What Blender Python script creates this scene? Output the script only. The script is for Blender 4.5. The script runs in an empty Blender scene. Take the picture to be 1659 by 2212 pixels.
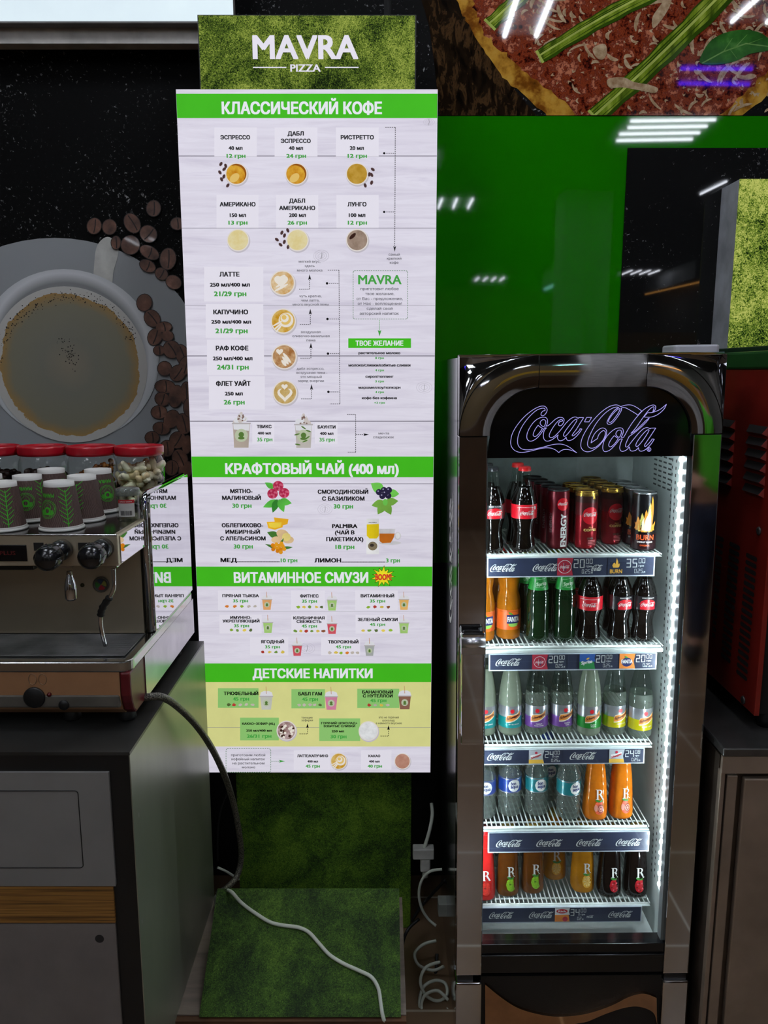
import bpy, math, random
from mathutils import Vector, Matrix
rnd = random.Random(7)
S = bpy.context.scene
COL = S.collection
PI = math.pi

# ---------------------------------------------------------------- camera, world, exposure
EYE = 1.62                    # lens height above the shop floor
F = 1725.0                    # focal length in pixels of the 1659 x 2212 frame
PITCH = math.radians(10.0)
CP, SP = math.cos(PITCH), math.sin(PITCH)
cam_data = bpy.data.cameras.new('camera')
cam_data.sensor_fit = 'VERTICAL'; cam_data.sensor_height = 24.0
cam_data.lens = 24.0 * F / 2212.0
cam_data.clip_start = 0.05; cam_data.clip_end = 60
cam = bpy.data.objects.new('camera', cam_data); COL.objects.link(cam)
cam.location = (0, 0, EYE); cam.rotation_euler = (PI/2 - PITCH, 0, 0)
S.camera = cam
S.view_settings.view_transform = 'Standard'; S.view_settings.look = 'None'
S.view_settings.exposure = 0.0; S.view_settings.gamma = 1.0
S.view_settings.use_curve_mapping = False
S.cycles.use_denoising = True
S.cycles.max_bounces = 10; S.cycles.transparent_max_bounces = 24
S.cycles.sample_clamp_indirect = 4.0
S.cycles.caustics_reflective = False; S.cycles.caustics_refractive = False
w = bpy.data.worlds.new('world'); S.world = w; w.use_nodes = True
w.node_tree.nodes['Background'].inputs[0].default_value = (0.5, 0.52, 0.55, 1)
w.node_tree.nodes['Background'].inputs[1].default_value = 0.02
LAMP = 45.0                  # radiance of the tubes in the hall's ceiling lamps
BOARD = 0.76                 # radiance of the white of the menu light box
LED = 230.0                   # radiance of the LEDs inside the cooler

# measuring: where a ray of the photograph meets a plane of the place
def ray(px, py):
    u, v = (px - 829.5) / F, (py - 1106.0) / F
    return Vector((u, CP - v*SP, -SP - v*CP))
def P(px, py, Y):
    d = ray(px, py); t = Y / d.y
    return Vector((d.x*t, Y, EYE + d.z*t))
def PZ(px, py, z):
    d = ray(px, py); t = (z - EYE) / d.z
    return Vector((d.x*t, d.y*t, z))
def PX(px, py, X):
    d = ray(px, py); t = X / d.x
    return Vector((X, d.y*t, EYE + d.z*t))
def PN(px, py, p0, n):
    d = ray(px, py); o = Vector((0, 0, EYE))
    t = (Vector(p0) - o).dot(n) / d.dot(n)
    return o + d*t

# ---------------------------------------------------------------- materials
def lin(c):
    return tuple((x/12.92 if x <= 0.04045 else ((x+0.055)/1.055)**2.4) for x in (k/255.0 for k in c))
MATS = {}
def new_mat(name):
    m = bpy.data.materials.new(name); m.use_nodes = True
    nt = m.node_tree
    return m, nt, nt.nodes['Principled BSDF'], nt.nodes['Material Output']
def coords(nt, scale=(1, 1, 1)):
    tc = nt.nodes.new('ShaderNodeTexCoord'); mp = nt.nodes.new('ShaderNodeMapping')
    mp.inputs['Scale'].default_value = scale
    nt.links.new(tc.outputs['Object'], mp.inputs[0]); return mp.outputs[0]
def noise(nt, vec, scale, detail=4, rough=0.55, dist=0):
    n = nt.nodes.new('ShaderNodeTexNoise')
    n.inputs['Scale'].default_value = scale; n.inputs['Detail'].default_value = detail
    n.inputs['Roughness'].default_value = rough; n.inputs['Distortion'].default_value = dist
    nt.links.new(vec, n.inputs['Vector']); return n.outputs['Fac']
def ramp(nt, fac, stops, interp='LINEAR'):
    r = nt.nodes.new('ShaderNodeValToRGB'); cr = r.color_ramp; cr.interpolation = interp
    while len(cr.elements) > 1: cr.elements.remove(cr.elements[-1])
    cr.elements[0].position = stops[0][0]; cr.elements[0].color = lin(stops[0][1]) + (1,)
    for p, c in stops[1:]:
        e = cr.elements.new(p); e.color = lin(c) + (1,)
    nt.links.new(fac, r.inputs[0]); return r.outputs[0]
def bump(nt, b, h, strength, dist=0.002):
    n = nt.nodes.new('ShaderNodeBump'); n.inputs['Strength'].default_value = strength
    n.inputs['Distance'].default_value = dist
    nt.links.new(h, n.inputs['Height']); nt.links.new(n.outputs[0], b.inputs['Normal'])
def faint(nt, c, b):
    """a back-lit print also reflects a little room light"""
    s = nt.nodes.new('ShaderNodeVectorMath'); s.operation = 'SCALE'; s.inputs['Scale'].default_value = 0.15
    nt.links.new(c, s.inputs[0]); nt.links.new(s.outputs[0], b.inputs['Base Color']); b.inputs['Specular IOR Level'].default_value = 0.1
def M(name, rgb, rough=0.5, metal=0.0, coat=0.0, emit=0.0, spec=0.5, var=0.12, vs=14.0, bs=0.0, stretch=(1, 1, 1), bscale=None, coat_rough=0.03):
    """A plain material with a little procedural unevenness; emit > 0 for things that give off light."""
    if name in MATS: return MATS[name]
    m, nt, b, out = new_mat(name)
    b.inputs['Roughness'].default_value = rough; b.inputs['Metallic'].default_value = metal
    b.inputs['Coat Weight'].default_value = coat; b.inputs['Coat Roughness'].default_value = coat_rough
    b.inputs['Specular IOR Level'].default_value = spec
    if coat >= 0.7 and not metal: b.inputs['Specular IOR Level'].default_value = 0.0   # the clear coat is the only mirror
    n = noise(nt, coords(nt, stretch), vs, 5)
    lo = tuple(max(0, k*(1-var)) for k in rgb); hi = tuple(min(255, k*(1+var)) for k in rgb)
    c = ramp(nt, n, [(0.3, lo), (0.7, hi)])
    if emit:
        b.inputs['Base Color'].default_value = (0.02, 0.02, 0.02, 1)
        if emit < 1.5: faint(nt, c, b)
        nt.links.new(c, b.inputs['Emission Color']); b.inputs['Emission Strength'].default_value = emit
    else:
        nt.links.new(c, b.inputs['Base Color'])
    if bs:
        bump(nt, b, noise(nt, coords(nt, stretch), bscale or vs*6, 4), bs)
    MATS[name] = m; return m
def R(name, stops, scale, detail=5, nrough=0.6, rough=0.5, metal=0, coat=0, emit=0, stretch=(1, 1, 1), dist=0, bs=0, spec=0.5):
    """A material whose colour runs through a ramp driven by noise."""
    if name in MATS: return MATS[name]
    m, nt, b, out = new_mat(name)
    b.inputs['Roughness'].default_value = rough; b.inputs['Metallic'].default_value = metal
    b.inputs['Coat Weight'].default_value = coat; b.inputs['Specular IOR Level'].default_value = spec
    if coat >= 0.7: b.inputs['Specular IOR Level'].default_value = 0.0
    n = noise(nt, coords(nt, stretch), scale, detail, nrough, dist)
    c = ramp(nt, n, stops)
    if emit:
        faint(nt, c, b)
        nt.links.new(c, b.inputs['Emission Color']); b.inputs['Emission Strength'].default_value = emit
    else: nt.links.new(c, b.inputs['Base Color'])
    if bs: bump(nt, b, n, bs)
    MATS[name] = m; return m
def GLASS(name, tint=(235, 240, 240), rough=0.02, ior=1.45, body=0.0, body_rgb=(200, 210, 200)):
    """Thin see-through glass or plastic: clear by transmission, mirror by Fresnel, optionally a little cloudy."""
    if name in MATS: return MATS[name]
    m = bpy.data.materials.new(name); m.use_nodes = True; nt = m.node_tree; nt.nodes.clear()
    out = nt.nodes.new('ShaderNodeOutputMaterial')
    tr = nt.nodes.new('ShaderNodeBsdfTransparent')
    n = noise(nt, coords(nt), 30, 2)
    c = ramp(nt, n, [(0.3, tint), (0.7, tuple(min(255, k+4) for k in tint))])
    nt.links.new(c, tr.inputs[0])
    src = tr.outputs[0]
    if body:
        d = nt.nodes.new('ShaderNodeBsdfDiffuse'); d.inputs[0].default_value = lin(body_rgb) + (1,)
        mx0 = nt.nodes.new('ShaderNodeMixShader'); mx0.inputs[0].default_value = body
        nt.links.new(src, mx0.inputs[1]); nt.links.new(d.outputs[0], mx0.inputs[2]); src = mx0.outputs[0]
    gl = nt.nodes.new('ShaderNodeBsdfGlossy'); gl.inputs['Roughness'].default_value = rough
    gl.inputs['Color'].default_value = (1, 1, 1, 1)
    fr = nt.nodes.new('ShaderNodeFresnel'); fr.inputs[0].default_value = ior
    geo = nt.nodes.new('ShaderNodeNewGeometry'); mul = nt.nodes.new('ShaderNodeMath'); mul.operation = 'MULTIPLY'
    inv = nt.nodes.new('ShaderNodeMath'); inv.operation = 'SUBTRACT'; inv.inputs[0].default_value = 1
    nt.links.new(geo.outputs['Backfacing'], inv.inputs[1])
    nt.links.new(fr.outputs[0], mul.inputs[0]); nt.links.new(inv.outputs[0], mul.inputs[1])
    mx = nt.nodes.new('ShaderNodeMixShader')
    nt.links.new(mul.outputs[0], mx.inputs[0]); nt.links.new(src, mx.inputs[1]); nt.links.new(gl.outputs[0], mx.inputs[2])
    nt.links.new(mx.outputs[0], out.inputs[0]); MATS[name] = m; return m
def GRASS(name, stops, emit=0, scale=300, big=7, rough=0.9):
    if name in MATS: return MATS[name]
    m, nt, b, out = new_mat(name)
    b.inputs['Roughness'].default_value = rough
    vec = coords(nt)
    n1 = noise(nt, vec, scale, 3, 0.7, 1.6); n2 = noise(nt, vec, big, 9, 0.72, 0.4)
    mx = nt.nodes.new('ShaderNodeMix'); mx.data_type = 'FLOAT'; mx.inputs[0].default_value = 0.46
    nt.links.new(n1, mx.inputs[2]); nt.links.new(n2, mx.inputs[3])
    c = ramp(nt, mx.outputs[0], stops)
    if emit:
        faint(nt, c, b)
        nt.links.new(c, b.inputs['Emission Color']); b.inputs['Emission Strength'].default_value = emit
    else: nt.links.new(c, b.inputs['Base Color'])
    MATS[name] = m; return m
def SLATE(name, coat=1.0):
    if name in MATS: return MATS[name]
    m, nt, b, out = new_mat(name)
    b.inputs['Roughness'].default_value = 0.6; b.inputs['Specular IOR Level'].default_value = 0.05; b.inputs['Coat Weight'].default_value = coat; b.inputs['Coat Roughness'].default_value = 0.02
    vec = coords(nt)
    a = noise(nt, vec, 95, 3, 0.7, 0.6); d = noise(nt, vec, 3.2, 3)
    ad = nt.nodes.new('ShaderNodeMath'); ad.operation = 'MULTIPLY_ADD'
    nt.links.new(d, ad.inputs[0]); ad.inputs[1].default_value = 0.32; nt.links.new(a, ad.inputs[2])
    c = ramp(nt, ad.outputs[0], [(0.0, (10, 10, 10)), (0.77, (15, 15, 15)), (0.81, (44, 44, 44)), (0.88, (150, 150, 150))])
    nt.links.new(c, b.inputs['Base Color']); MATS[name] = m; return m
def RADIAL(name, stops, radius, spread=0.0, scale=60, rough=0.5, coat=0, emit=0):
    """Colour by distance from the object's own centre (round prints of cups seen from above)."""
    if name in MATS: return MATS[name]
    m, nt, b, out = new_mat(name); b.inputs['Roughness'].default_value = rough; b.inputs['Coat Weight'].default_value = coat
    vec = coords(nt)
    ln = nt.nodes.new('ShaderNodeVectorMath'); ln.operation = 'LENGTH'; nt.links.new(vec, ln.inputs[0])
    n = noise(nt, vec, scale, 6, 0.65)
    ma = nt.nodes.new('ShaderNodeMath'); ma.operation = 'MULTIPLY_ADD'; ma.inputs[1].default_value = spread
    dv = nt.nodes.new('ShaderNodeMath'); dv.operation = 'DIVIDE'; dv.inputs[1].default_value = radius
    nt.links.new(ln.outputs['Value'], dv.inputs[0]); nt.links.new(n, ma.inputs[0]); nt.links.new(dv.outputs[0], ma.inputs[2])
    c = ramp(nt, ma.outputs[0], stops)
    if emit:
        nt.links.new(c, b.inputs['Emission Color']); b.inputs['Emission Strength'].default_value = emit; b.inputs['Base Color'].default_value = (0, 0, 0, 1)
    else: nt.links.new(c, b.inputs['Base Color'])
    MATS[name] = m; return m

# ---------------------------------------------------------------- mesh builder
class G:
    def __init__(s): s.v = []; s.f = []; s.m = []; s.sm = []
    def face(s, pts, mi=0, smooth=False):
        b = len(s.v); s.v += [tuple(p) for p in pts]
        s.f.append(tuple(range(b, b+len(pts)))); s.m.append(mi); s.sm.append(smooth)
    def raw(s, verts, faces, mi=0, smooth=False):
        b = len(s.v); s.v += [tuple(p) for p in verts]
        for f in faces:
            s.f.append(tuple(b+i for i in f)); s.m.append(mi); s.sm.append(smooth)
    def box(s, x0, x1, y0, y1, z0, z1, mi=0):
        if x0 > x1: x0, x1 = x1, x0
        if y0 > y1: y0, y1 = y1, y0
        if z0 > z1: z0, z1 = z1, z0
        V = [(x0,y0,z0),(x1,y0,z0),(x1,y1,z0),(x0,y1,z0),(x0,y0,z1),(x1,y0,z1),(x1,y1,z1),(x0,y1,z1)]
        s.raw(V, [(0,3,2,1),(4,5,6,7),(0,1,5,4),(1,2,6,5),(2,3,7,6),(3,0,4,7)], mi)
    def lathe(s, prof, seg=24, c=(0, 0, 0), mi=0, axis=None, power=2.0, smooth=True):
        """prof: (r, z[, mi]) from bottom to top; power 2 round, larger squarer; axis: direction instead of +z."""
        rot = Matrix.Identity(3)
        if axis is not None: rot = Vector(axis).normalized().to_track_quat('Z', 'Y').to_matrix()
        c = Vector(c); b = len(s.v); n = len(prof)
        for k in prof:
            r, z = k[0], k[1]
            for i in range(seg):
                a = 2*PI*(i+0.5)/seg; ca, sa = math.cos(a), math.sin(a)
                q = 1.0 if power == 2 else (abs(ca)**power + abs(sa)**power)**(-1.0/power)
                s.v.append(tuple(c + rot @ Vector((r*q*ca, r*q*sa, z))))
        for j in range(n-1):
            mm = prof[j][2] if len(prof[j]) > 2 else mi
            for i in range(seg):
                i2 = (i+1) % seg
                if prof[j][0] < 1e-6 and prof[j+1][0] < 1e-6: continue
                s.f.append((b+j*seg+i, b+j*seg+i2, b+(j+1)*seg+i2, b+(j+1)*seg+i)); s.m.append(mm); s.sm.append(smooth)
        if prof[0][0] > 1e-5:
            s.f.append(tuple(b+i for i in reversed(range(seg)))); s.m.append(prof[0][2] if len(prof[0]) > 2 else mi); s.sm.append(False)
        if prof[-1][0] > 1e-5:
            s.f.append(tuple(b+(n-1)*seg+i for i in range(seg))); s.m.append(prof[-2][2] if len(prof[-2]) > 2 else mi); s.sm.append(False)
    def shell(s, prof, seg=24, c=(0, 0, 0), mi=0, a0=None, a1=None):
        """open sheet of revolution, from angle a0 to a1 measured from -Y towards +X"""
        c = Vector(c); b = len(s.v); full = a0 is None
        if full: a0, a1 = -PI, PI
        for r, z in prof:
            for i in range(seg+1):
                a = a0 + (a1-a0)*i/seg
                s.v.append((c.x + r*math.sin(a), c.y - r*math.cos(a), c.z + z))
        for j in range(len(prof)-1):
            for i in range(seg):
                k = b + j*(seg+1) + i
                s.f.append((k, k+1, k+seg+2, k+seg+1)); s.m.append(mi); s.sm.append(True)
    def tube(s, pts, r, seg=8, mi=0, closed=False, up=None, radii=None):
        pts = [Vector(p) for p in pts]; n = len(pts); b = len(s.v)
        prev = Vector(up) if up else None
        for i, p in enumerate(pts):
            if closed: t = pts[(i+1) % n] - pts[i-1]
            else: t = pts[min(i+1, n-1)] - pts[max(i-1, 0)]
            if t.length < 1e-9: t = Vector((0, 0, 1))
            t.normalize()
            if prev is None: prev = Vector((0, 0, 1)) if abs(t.z) < 0.9 else Vector((1, 0, 0))
            a = (prev - t*prev.dot(t))
            if a.length < 1e-6: a = t.orthogonal()
            a.normalize(); bb = t.cross(a); prev = a
            rr = radii[i] if radii else r
            for k in range(seg):
                th = 2*PI*k/seg
                s.v.append(tuple(p + a*rr*math.cos(th) + bb*rr*math.sin(th)))
        for i in range(n if closed else n-1):
            i2 = (i+1) % n
            for k in range(seg):
                k2 = (k+1) % seg
                s.f.append((b+i*seg+k, b+i*seg+k2, b+i2*seg+k2, b+i2*seg+k)); s.m.append(mi); s.sm.append(True)
        if not closed:
            s.f.append(tuple(b+k for k in reversed(range(seg)))); s.m.append(mi); s.sm.append(False)
            s.f.append(tuple(b+(n-1)*seg+k for k in range(seg))); s.m.append(mi); s.sm.append(False)
    def slab(s, poly, y0, y1, mi=0):
        """polygon of (x, z) in the facing plane, front at y0, back at y1"""
        ar = sum(poly[i-1][0]*poly[i][1] - poly[i][0]*poly[i-1][1] for i in range(len(poly)))
        if ar < 0: poly = poly[::-1]
        n = len(poly); b = len(s.v)
        s.v += [(x, y0, z) for x, z in poly] + [(x, y1, z) for x, z in poly]
        s.f.append(tuple(b+i for i in range(n))); s.m.append(mi); s.sm.append(False)
        s.f.append(tuple(b+n+i for i in reversed(range(n)))); s.m.append(mi); s.sm.append(False)
        for i in range(n):
            j = (i+1) % n
            s.f.append((b+i, b+n+i, b+n+j, b+j)); s.m.append(mi); s.sm.append(False)
    def sheet(s, poly, y, mi=0):
        ar = sum(poly[i-1][0]*poly[i][1] - poly[i][0]*poly[i-1][1] for i in range(len(poly)))
        if ar < 0: poly = poly[::-1]
        s.face([(x, y, z) for x, z in poly], mi)
    def ball(s, c, rx, ry=None, rz=None, seg=12, rings=8, mi=0, rot=None):
        ry = ry or rx; rz = rz or rx; b = len(s.v); c = Vector(c); rot = rot or Matrix.Identity(3)
        for j in range(rings+1):
            ph = PI*j/rings
            for i in range(seg):
                th = 2*PI*i/seg
                s.v.append(tuple(c + rot @ Vector((rx*math.sin(ph)*math.cos(th), ry*math.sin(ph)*math.sin(th), -rz*math.cos(ph)))))
        for j in range(rings):
            for i in range(seg):
                i2 = (i+1) % seg
                s.f.append((b+j*seg+i, b+j*seg+i2, b+(j+1)*seg+i2, b+(j+1)*seg+i)); s.m.append(mi); s.sm.append(True)
    def obj(s, name, mats, parent=None, world=False, bevel=0.0, segs=2, weld=True):
        me = bpy.data.meshes.new(name)
        off = Vector((0, 0, 0))
        if parent is not None and world: off = origin_of(parent)
        me.from_pydata([tuple(Vector(p)-off) for p in s.v], [], s.f)
        if not isinstance(mats, (list, tuple)): mats = [mats]
        for m in mats: me.materials.append(m)
        for p, mi, sm in zip(me.polygons, s.m, s.sm): p.material_index = mi; p.use_smooth = sm
        me.update()
        o = bpy.data.objects.new(name, me); COL.objects.link(o)
        if parent is not None: o.parent = parent
        if bevel:
            md = o.modifiers.new('bevel', 'BEVEL'); md.width = bevel; md.segments = segs; md.limit_method = 'ANGLE'; md.angle_limit = 0.6
        return o
def origin_of(o):
    v = Vector((0, 0, 0))
    while o is not None: v = v + o.location; o = o.parent
    return v
def tag(o, label=None, cat=None, group=None, kind=None):
    if label: o['label'] = label
    if cat: o['category'] = cat
    if group: o['group'] = group
    if kind: o['kind'] = kind
    return o
def thing(name, label, cat, loc=(0, 0, 0), group=None, rot=(0, 0, 0)):
    o = bpy.data.objects.new(name, None); COL.objects.link(o)
    o.empty_display_size = 0.05; o.location = loc; o.rotation_euler = rot
    return tag(o, label, cat, group)
def copy_tree(o, parent=None):
    c = o.copy(); COL.objects.link(c)
    if parent is not None: c.parent = parent
    for ch in list(o.children): copy_tree(ch, c)
    return c
def smooth_path(pts, n=6, closed=False):
    """Catmull-Rom through the points; a point given twice in a row makes a corner."""
    pts = [Vector(p) for p in pts]; out = []; N = len(pts)
    rng = range(N) if closed else range(N-1)
    for i in rng:
        p1, p2 = pts[i], pts[(i+1) % N]
        if (p1-p2).length < 1e-9: continue
        p0 = pts[i-1] if (closed or i > 0) else p1
        p3 = pts[(i+2) % N] if (closed or i+2 < N) else p2
        for k in range(n):
            t = k/n
            out.append(0.5*((2*p1) + (p2-p0)*t + (2*p0-5*p1+4*p2-p3)*t*t + (3*p1-p0-3*p2+p3)*t**3))
    if not closed: out.append(pts[-1])
    return out
def rrect(x0, x1, z0, z1, r, n=6):
    out = []
    for cx, cz, a in ((x1-r, z1-r, 0), (x0+r, z1-r, 90), (x0+r, z0+r, 180), (x1-r, z0+r, 270)):
        for k in range(n+1):
            t = math.radians(a + 90*k/n); out.append((cx+r*math.cos(t), cz+r*math.sin(t)))
    return out
def disc(cx, cz, r, n=28, rz=None, rot=0.0):
    rz = rz or r; c, s_ = math.cos(rot), math.sin(rot)
    return [(cx + r*math.cos(a)*c - rz*math.sin(a)*s_, cz + r*math.cos(a)*s_ + rz*math.sin(a)*c) for a in (2*PI*k/n for k in range(n))]

# ---------------------------------------------------------------- lettering
from mathutils.geometry import delaunay_2d_cdt
_out, _txt = {}, {}
def area2(p): return sum(p[i-1][0]*p[i][1] - p[i][0]*p[i-1][1] for i in range(len(p)))
def inside(q, p):
    c = False
    for i in range(len(p)):
        (x0, y0), (x1, y1) = p[i-1], p[i]
        if (y0 > q[1]) != (y1 > q[1]) and q[0] < (x1-x0)*(q[1]-y0)/(y1-y0) + x0: c = not c
    return c
def outlines(s, res):
    """closed contours of a line of text"""
    if (s, res) not in _out:
        c = bpy.data.curves.new('t', 'FONT'); c.body = s; c.size = 1; c.resolution_u = res; c.fill_mode = 'NONE'
        o = bpy.data.objects.new('t', c); COL.objects.link(o)
        dg = bpy.context.evaluated_depsgraph_get(); dg.update()
        ev = o.evaluated_get(dg); me = ev.to_mesh()
        nxt = {}
        for e in me.edges: a, b = e.vertices; nxt.setdefault(a, []).append(b); nxt.setdefault(b, []).append(a)
        seen, loops = set(), []
        for v in range(len(me.vertices)):
            if v in seen or v not in nxt: continue
            lp, cur, prev = [], v, None
            while cur not in seen:
                seen.add(cur); lp.append(cur); ns = sorted(n for n in nxt[cur] if n != prev and n not in seen)
                if not ns: break
                prev, cur = cur, ns[0]
            pts = []
            for k in lp:
                q = (me.vertices[k].co.x, me.vertices[k].co.y)
                if not pts or math.hypot(q[0]-pts[-1][0], q[1]-pts[-1][1]) > 1e-4: pts.append(q)
            if len(pts) > 2 and math.hypot(pts[0][0]-pts[-1][0], pts[0][1]-pts[-1][1]) < 1e-4: pts.pop()
            if len(pts) > 2: loops.append(pts)
        ev.to_mesh_clear(); bpy.data.objects.remove(o); bpy.data.curves.remove(c)
        _out[(s, res)] = loops
    return _out[(s, res)]
def glyphs(s, bold=0.0, res=3):
    """triangles of a line of text; letters built of overlapping strokes are filled stroke by stroke"""
    key = (s, bold, res)
    if key not in _txt:
        lps = outlines(s, res); V, Fc, lay = [], [], []
        if lps:
            sgn = [1 if area2(p) > 0 else -1 for p in lps]; par = {}
            for i, h in enumerate(lps):                      # a hole lies wholly inside a contour drawn the other way round
                c = [k for k, p in enumerate(lps) if k != i and sgn[k] != sgn[i] and abs(area2(p)) > abs(area2(h)) and all(inside(q, p) for q in h[::max(1, len(h)//6)])]
                if c: par[i] = min(c, key=lambda k: abs(area2(lps[k])))
            for i, p in enumerate(lps):
                if i in par: continue
                rings = [p] + [lps[k] for k in par if par[k] == i]
                vs, es = [], []
                for r in rings:
                    n0 = len(vs); vs += [Vector(q) for q in r]; es += [(n0+k, n0+(k+1) % len(r)) for k in range(len(r))]
                ov, oe, of, _a, _b, _c = delaunay_2d_cdt(vs, es, [], 0, 1e-7)
                b = len(V); V += [(q.x, q.y) for q in ov]; lay += [i % 3]*len(ov)
                for t in of:
                    a = area2([tuple(ov[k]) for k in t]); q = (sum(ov[k].x for k in t)/3, sum(ov[k].y for k in t)/3)
                    if abs(a) > 1e-12 and inside(q, rings[0]) and not any(inside(q, r) for r in rings[1:]): Fc.append(tuple(b+k for k in (t if a > 0 else t[::-1])))
        xs = [a for a, b in V] or [0]
        _txt[key] = (V, Fc, min(xs), max(xs), lay)
    return _txt[key]
CAP = 0.727
def flat(y):
    return lambda x, z, e=0.0: (x, y-e, z)
def around(rad, ang=0.0, cx=0.0, cy=0.0):
    return lambda x, z, e=0.0: (cx + (rad+e)*math.sin(ang + x/rad), cy - (rad+e)*math.cos(ang + x/rad), z)
def write(g, s, x0, x1, z0, cap, mapf, mi=0, bold=0.012, res=3, flip=False, turn=False):
    """lettering fitted between x0 and x1, baseline z0, capital height cap"""
    V, Fc, a, b, lay = glyphs(s, 0.0, res)
    if b - a < 1e-9: return
    k = bold*1.25 if bold > 0.005 else 0.0; a -= k; b += k
    sx = (x1-x0)/(b-a); sz = cap/(CAP+k)
    layered = mapf.__defaults__ is not None
    for c, (dx, dz) in enumerate(((-k, 0), (k, 0), (-k*0.9, k), (k*0.9, k)) if k else ((0, 0),)):
        pts = []
        for (x, z), ly in zip(V, lay):
            X, Z = x0 + (x+dx-a)*sx, z0 + (z+dz)*sz
            if turn: X, Z = x0 + x1 - X, 2*z0 + cap - Z
            pts.append(mapf(X, Z, (ly+3*c)*1.2e-5) if layered else mapf(X, Z))
        g.raw(pts, Fc, mi)

# ================================================================ the hall
WY = 2.36                     # face of the back wall
def struct(name, g, m, bevel=0):
    o = g.obj(name, m, bevel=bevel); o['kind'] = 'structure'; return o
TILE = None
def floor_material():
    m, nt, b, out = new_mat('brown_floor_tiles')
    b.inputs['Roughness'].default_value = 0.25
    vec = coords(nt)
    br = nt.nodes.new('ShaderNodeTexBrick'); br.offset = 0.0
    br.inputs['Color1'].default_value = lin((136, 110, 84)) + (1,); br.inputs['Color2'].default_value = lin((124, 100, 76)) + (1,)
    br.inputs['Mortar'].default_value = lin((190, 176, 156)) + (1,); br.inputs['Scale'].default_value = 1.0
    br.inputs['Mortar Size'].default_value = 0.004; br.inputs['Brick Width'].default_value = 0.45; br.inputs['Row Height'].default_value = 0.45
    nt.links.new(vec, br.inputs['Vector']); nt.links.new(br.outputs['Color'], b.inputs['Base Color'])
    return m
CEIL = 3.30
g = G(); g.box(-5, 5, -12, WY+0.2, -0.1, 0); struct('floor', g, floor_material())
g = G(); g.box(-5, 5, -12, WY+0.2, CEIL, CEIL+0.1); struct('ceiling', g, M('dark_ceiling', (58, 58, 60), 0.9))
g = G(); g.box(-5, 5, WY, WY+0.2, 0, CEIL); struct('wall_back', g, M('near_black_wall', (14, 13, 12), 0.8))
g = G(); g.box(-5.1, -5, -12, WY+0.2, 0, CEIL); struct('wall_left', g, M('grey_paint', (120, 116, 110), 0.8))
g = G(); g.box(5, 5.1, -12, WY+0.2, 0, CEIL); struct('wall_right', g, MATS['grey_paint'])
g = G(); g.box(-5, 5, -12.1, -12, 0, CEIL); struct('wall_front', g, M('warm_far_wall', (150, 128, 92), 0.8))
wp = M('white_pillar', (215, 213, 210), 0.6)
for k, (x0, x1, y) in enumerate(((1.70, 1.92, -3.2), (1.95, 2.18, -3.3), (-2.3, -1.8, -3.8))):
    g = G(); g.box(x0, x1, y-0.4, y, 0, CEIL); struct('trim_%d' % (k+1), g, wp)
g = G(); g.box(0.9, 1.66, -3.7, -3.5, 1.52, 1.72); struct('trim_4', g, M('yellow_sign_band', (214, 170, 40), 0.5))
g = G(); g.box(2.25, 3.3, -3.7, -3.5, 1.35, 2.0); struct('trim_5', g, M('amber_panel', (190, 140, 50), 0.5))
g = G(); g.box(-4.5, 4.5, -5.2, -4.7, 0, 1.1); struct('trim_6', g, M('brown_counter_front', (92, 66, 44), 0.5))

# lamps under the ceiling: placed where the glossy wall mirrors them
def mirror_on_ceiling(px, py, z=CEIL-0.05):
    q = PZ(px, py, z); return Vector((q.x, 2*(WY-0.012) - q.y, z))
tube_m = M('lamp_tube_light', (240, 245, 255), 0.5, emit=LAMP, var=0.0)
cas_m = M('lamp_casing', (190, 192, 195), 0.5)
def tube_lamp(label, quads, z=CEIL-0.05, mat=None, cat='ceiling lamp', r=0.009, group=None):
    """quads: list of pixel pairs, one per tube, as mirrored in the wall"""
    ends = [(mirror_on_ceiling(*a, z), mirror_on_ceiling(*b, z)) for a, b in quads]
    xs = [p.x for e in ends for p in e]; ys = [p.y for e in ends for p in e]
    t = thing('ceiling_lamp', label, cat, ((min(xs)+max(xs))/2, (min(ys)+max(ys))/2, z), group)
    g = G(); g.box(min(xs)-0.03, max(xs)+0.03, min(ys)-0.03, max(ys)+0.03, z+0.012, CEIL-0.001)
    g.obj('casing', cas_m, t, world=True)
    for a, b in ends:
        g = G(); g.tube([a, b], r, 8); g.obj('tube', mat or tube_m, t, world=True)
LG = 'ceiling lamps mirrored in the wall panels'
tube_lamp('four-tube ceiling lamp mirrored at the top of the green wall panel', [((1362, 262), (1546, 259)), ((1356, 276), (1528, 273)), ((1338, 290), (1512, 287)), ((1332, 304), (1496, 301))], group=LG)
tube_lamp('two-tube ceiling lamp mirrored over the asparagus of the pizza picture', [((1090, 78), (1122, -20)), ((1158, 78), (1198, -20))], group=LG, r=0.012)
tube_lamp('three-tube ceiling lamp mirrored at the left edge of the green wall panel', [((947, 450), (955, 430)), ((979, 450), (987, 430)), ((1011, 450), (1021, 430))], group=LG)
tube_lamp('two-tube ceiling lamp mirrored in the top right corner of the pizza picture', [((1580, 48), (1640, -6)), ((1655, 50), (1720, -6))], group=LG)
tube_lamp('single-tube ceiling lamp mirrored in the black slate wall panel', [((1512, 420), (1568, 393))], group=LG)
vio = M('violet_tube_light', (50, 24, 255), 0.5, emit=14.0, var=0.0)
tube_lamp('violet two-tube insect lamp mirrored under the basil leaf of the pizza picture', [((1470, 149), (1624, 150)), ((1466, 181), (1618, 183))], z=CEIL-0.12, mat=vio, cat='insect lamp')
teal = M('teal_strip_light', (150, 235, 225), 0.5, emit=9.0, var=0.0)
amb = M('amber_strip_light', (255, 180, 90), 0.5, emit=7.0, var=0.0)
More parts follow.
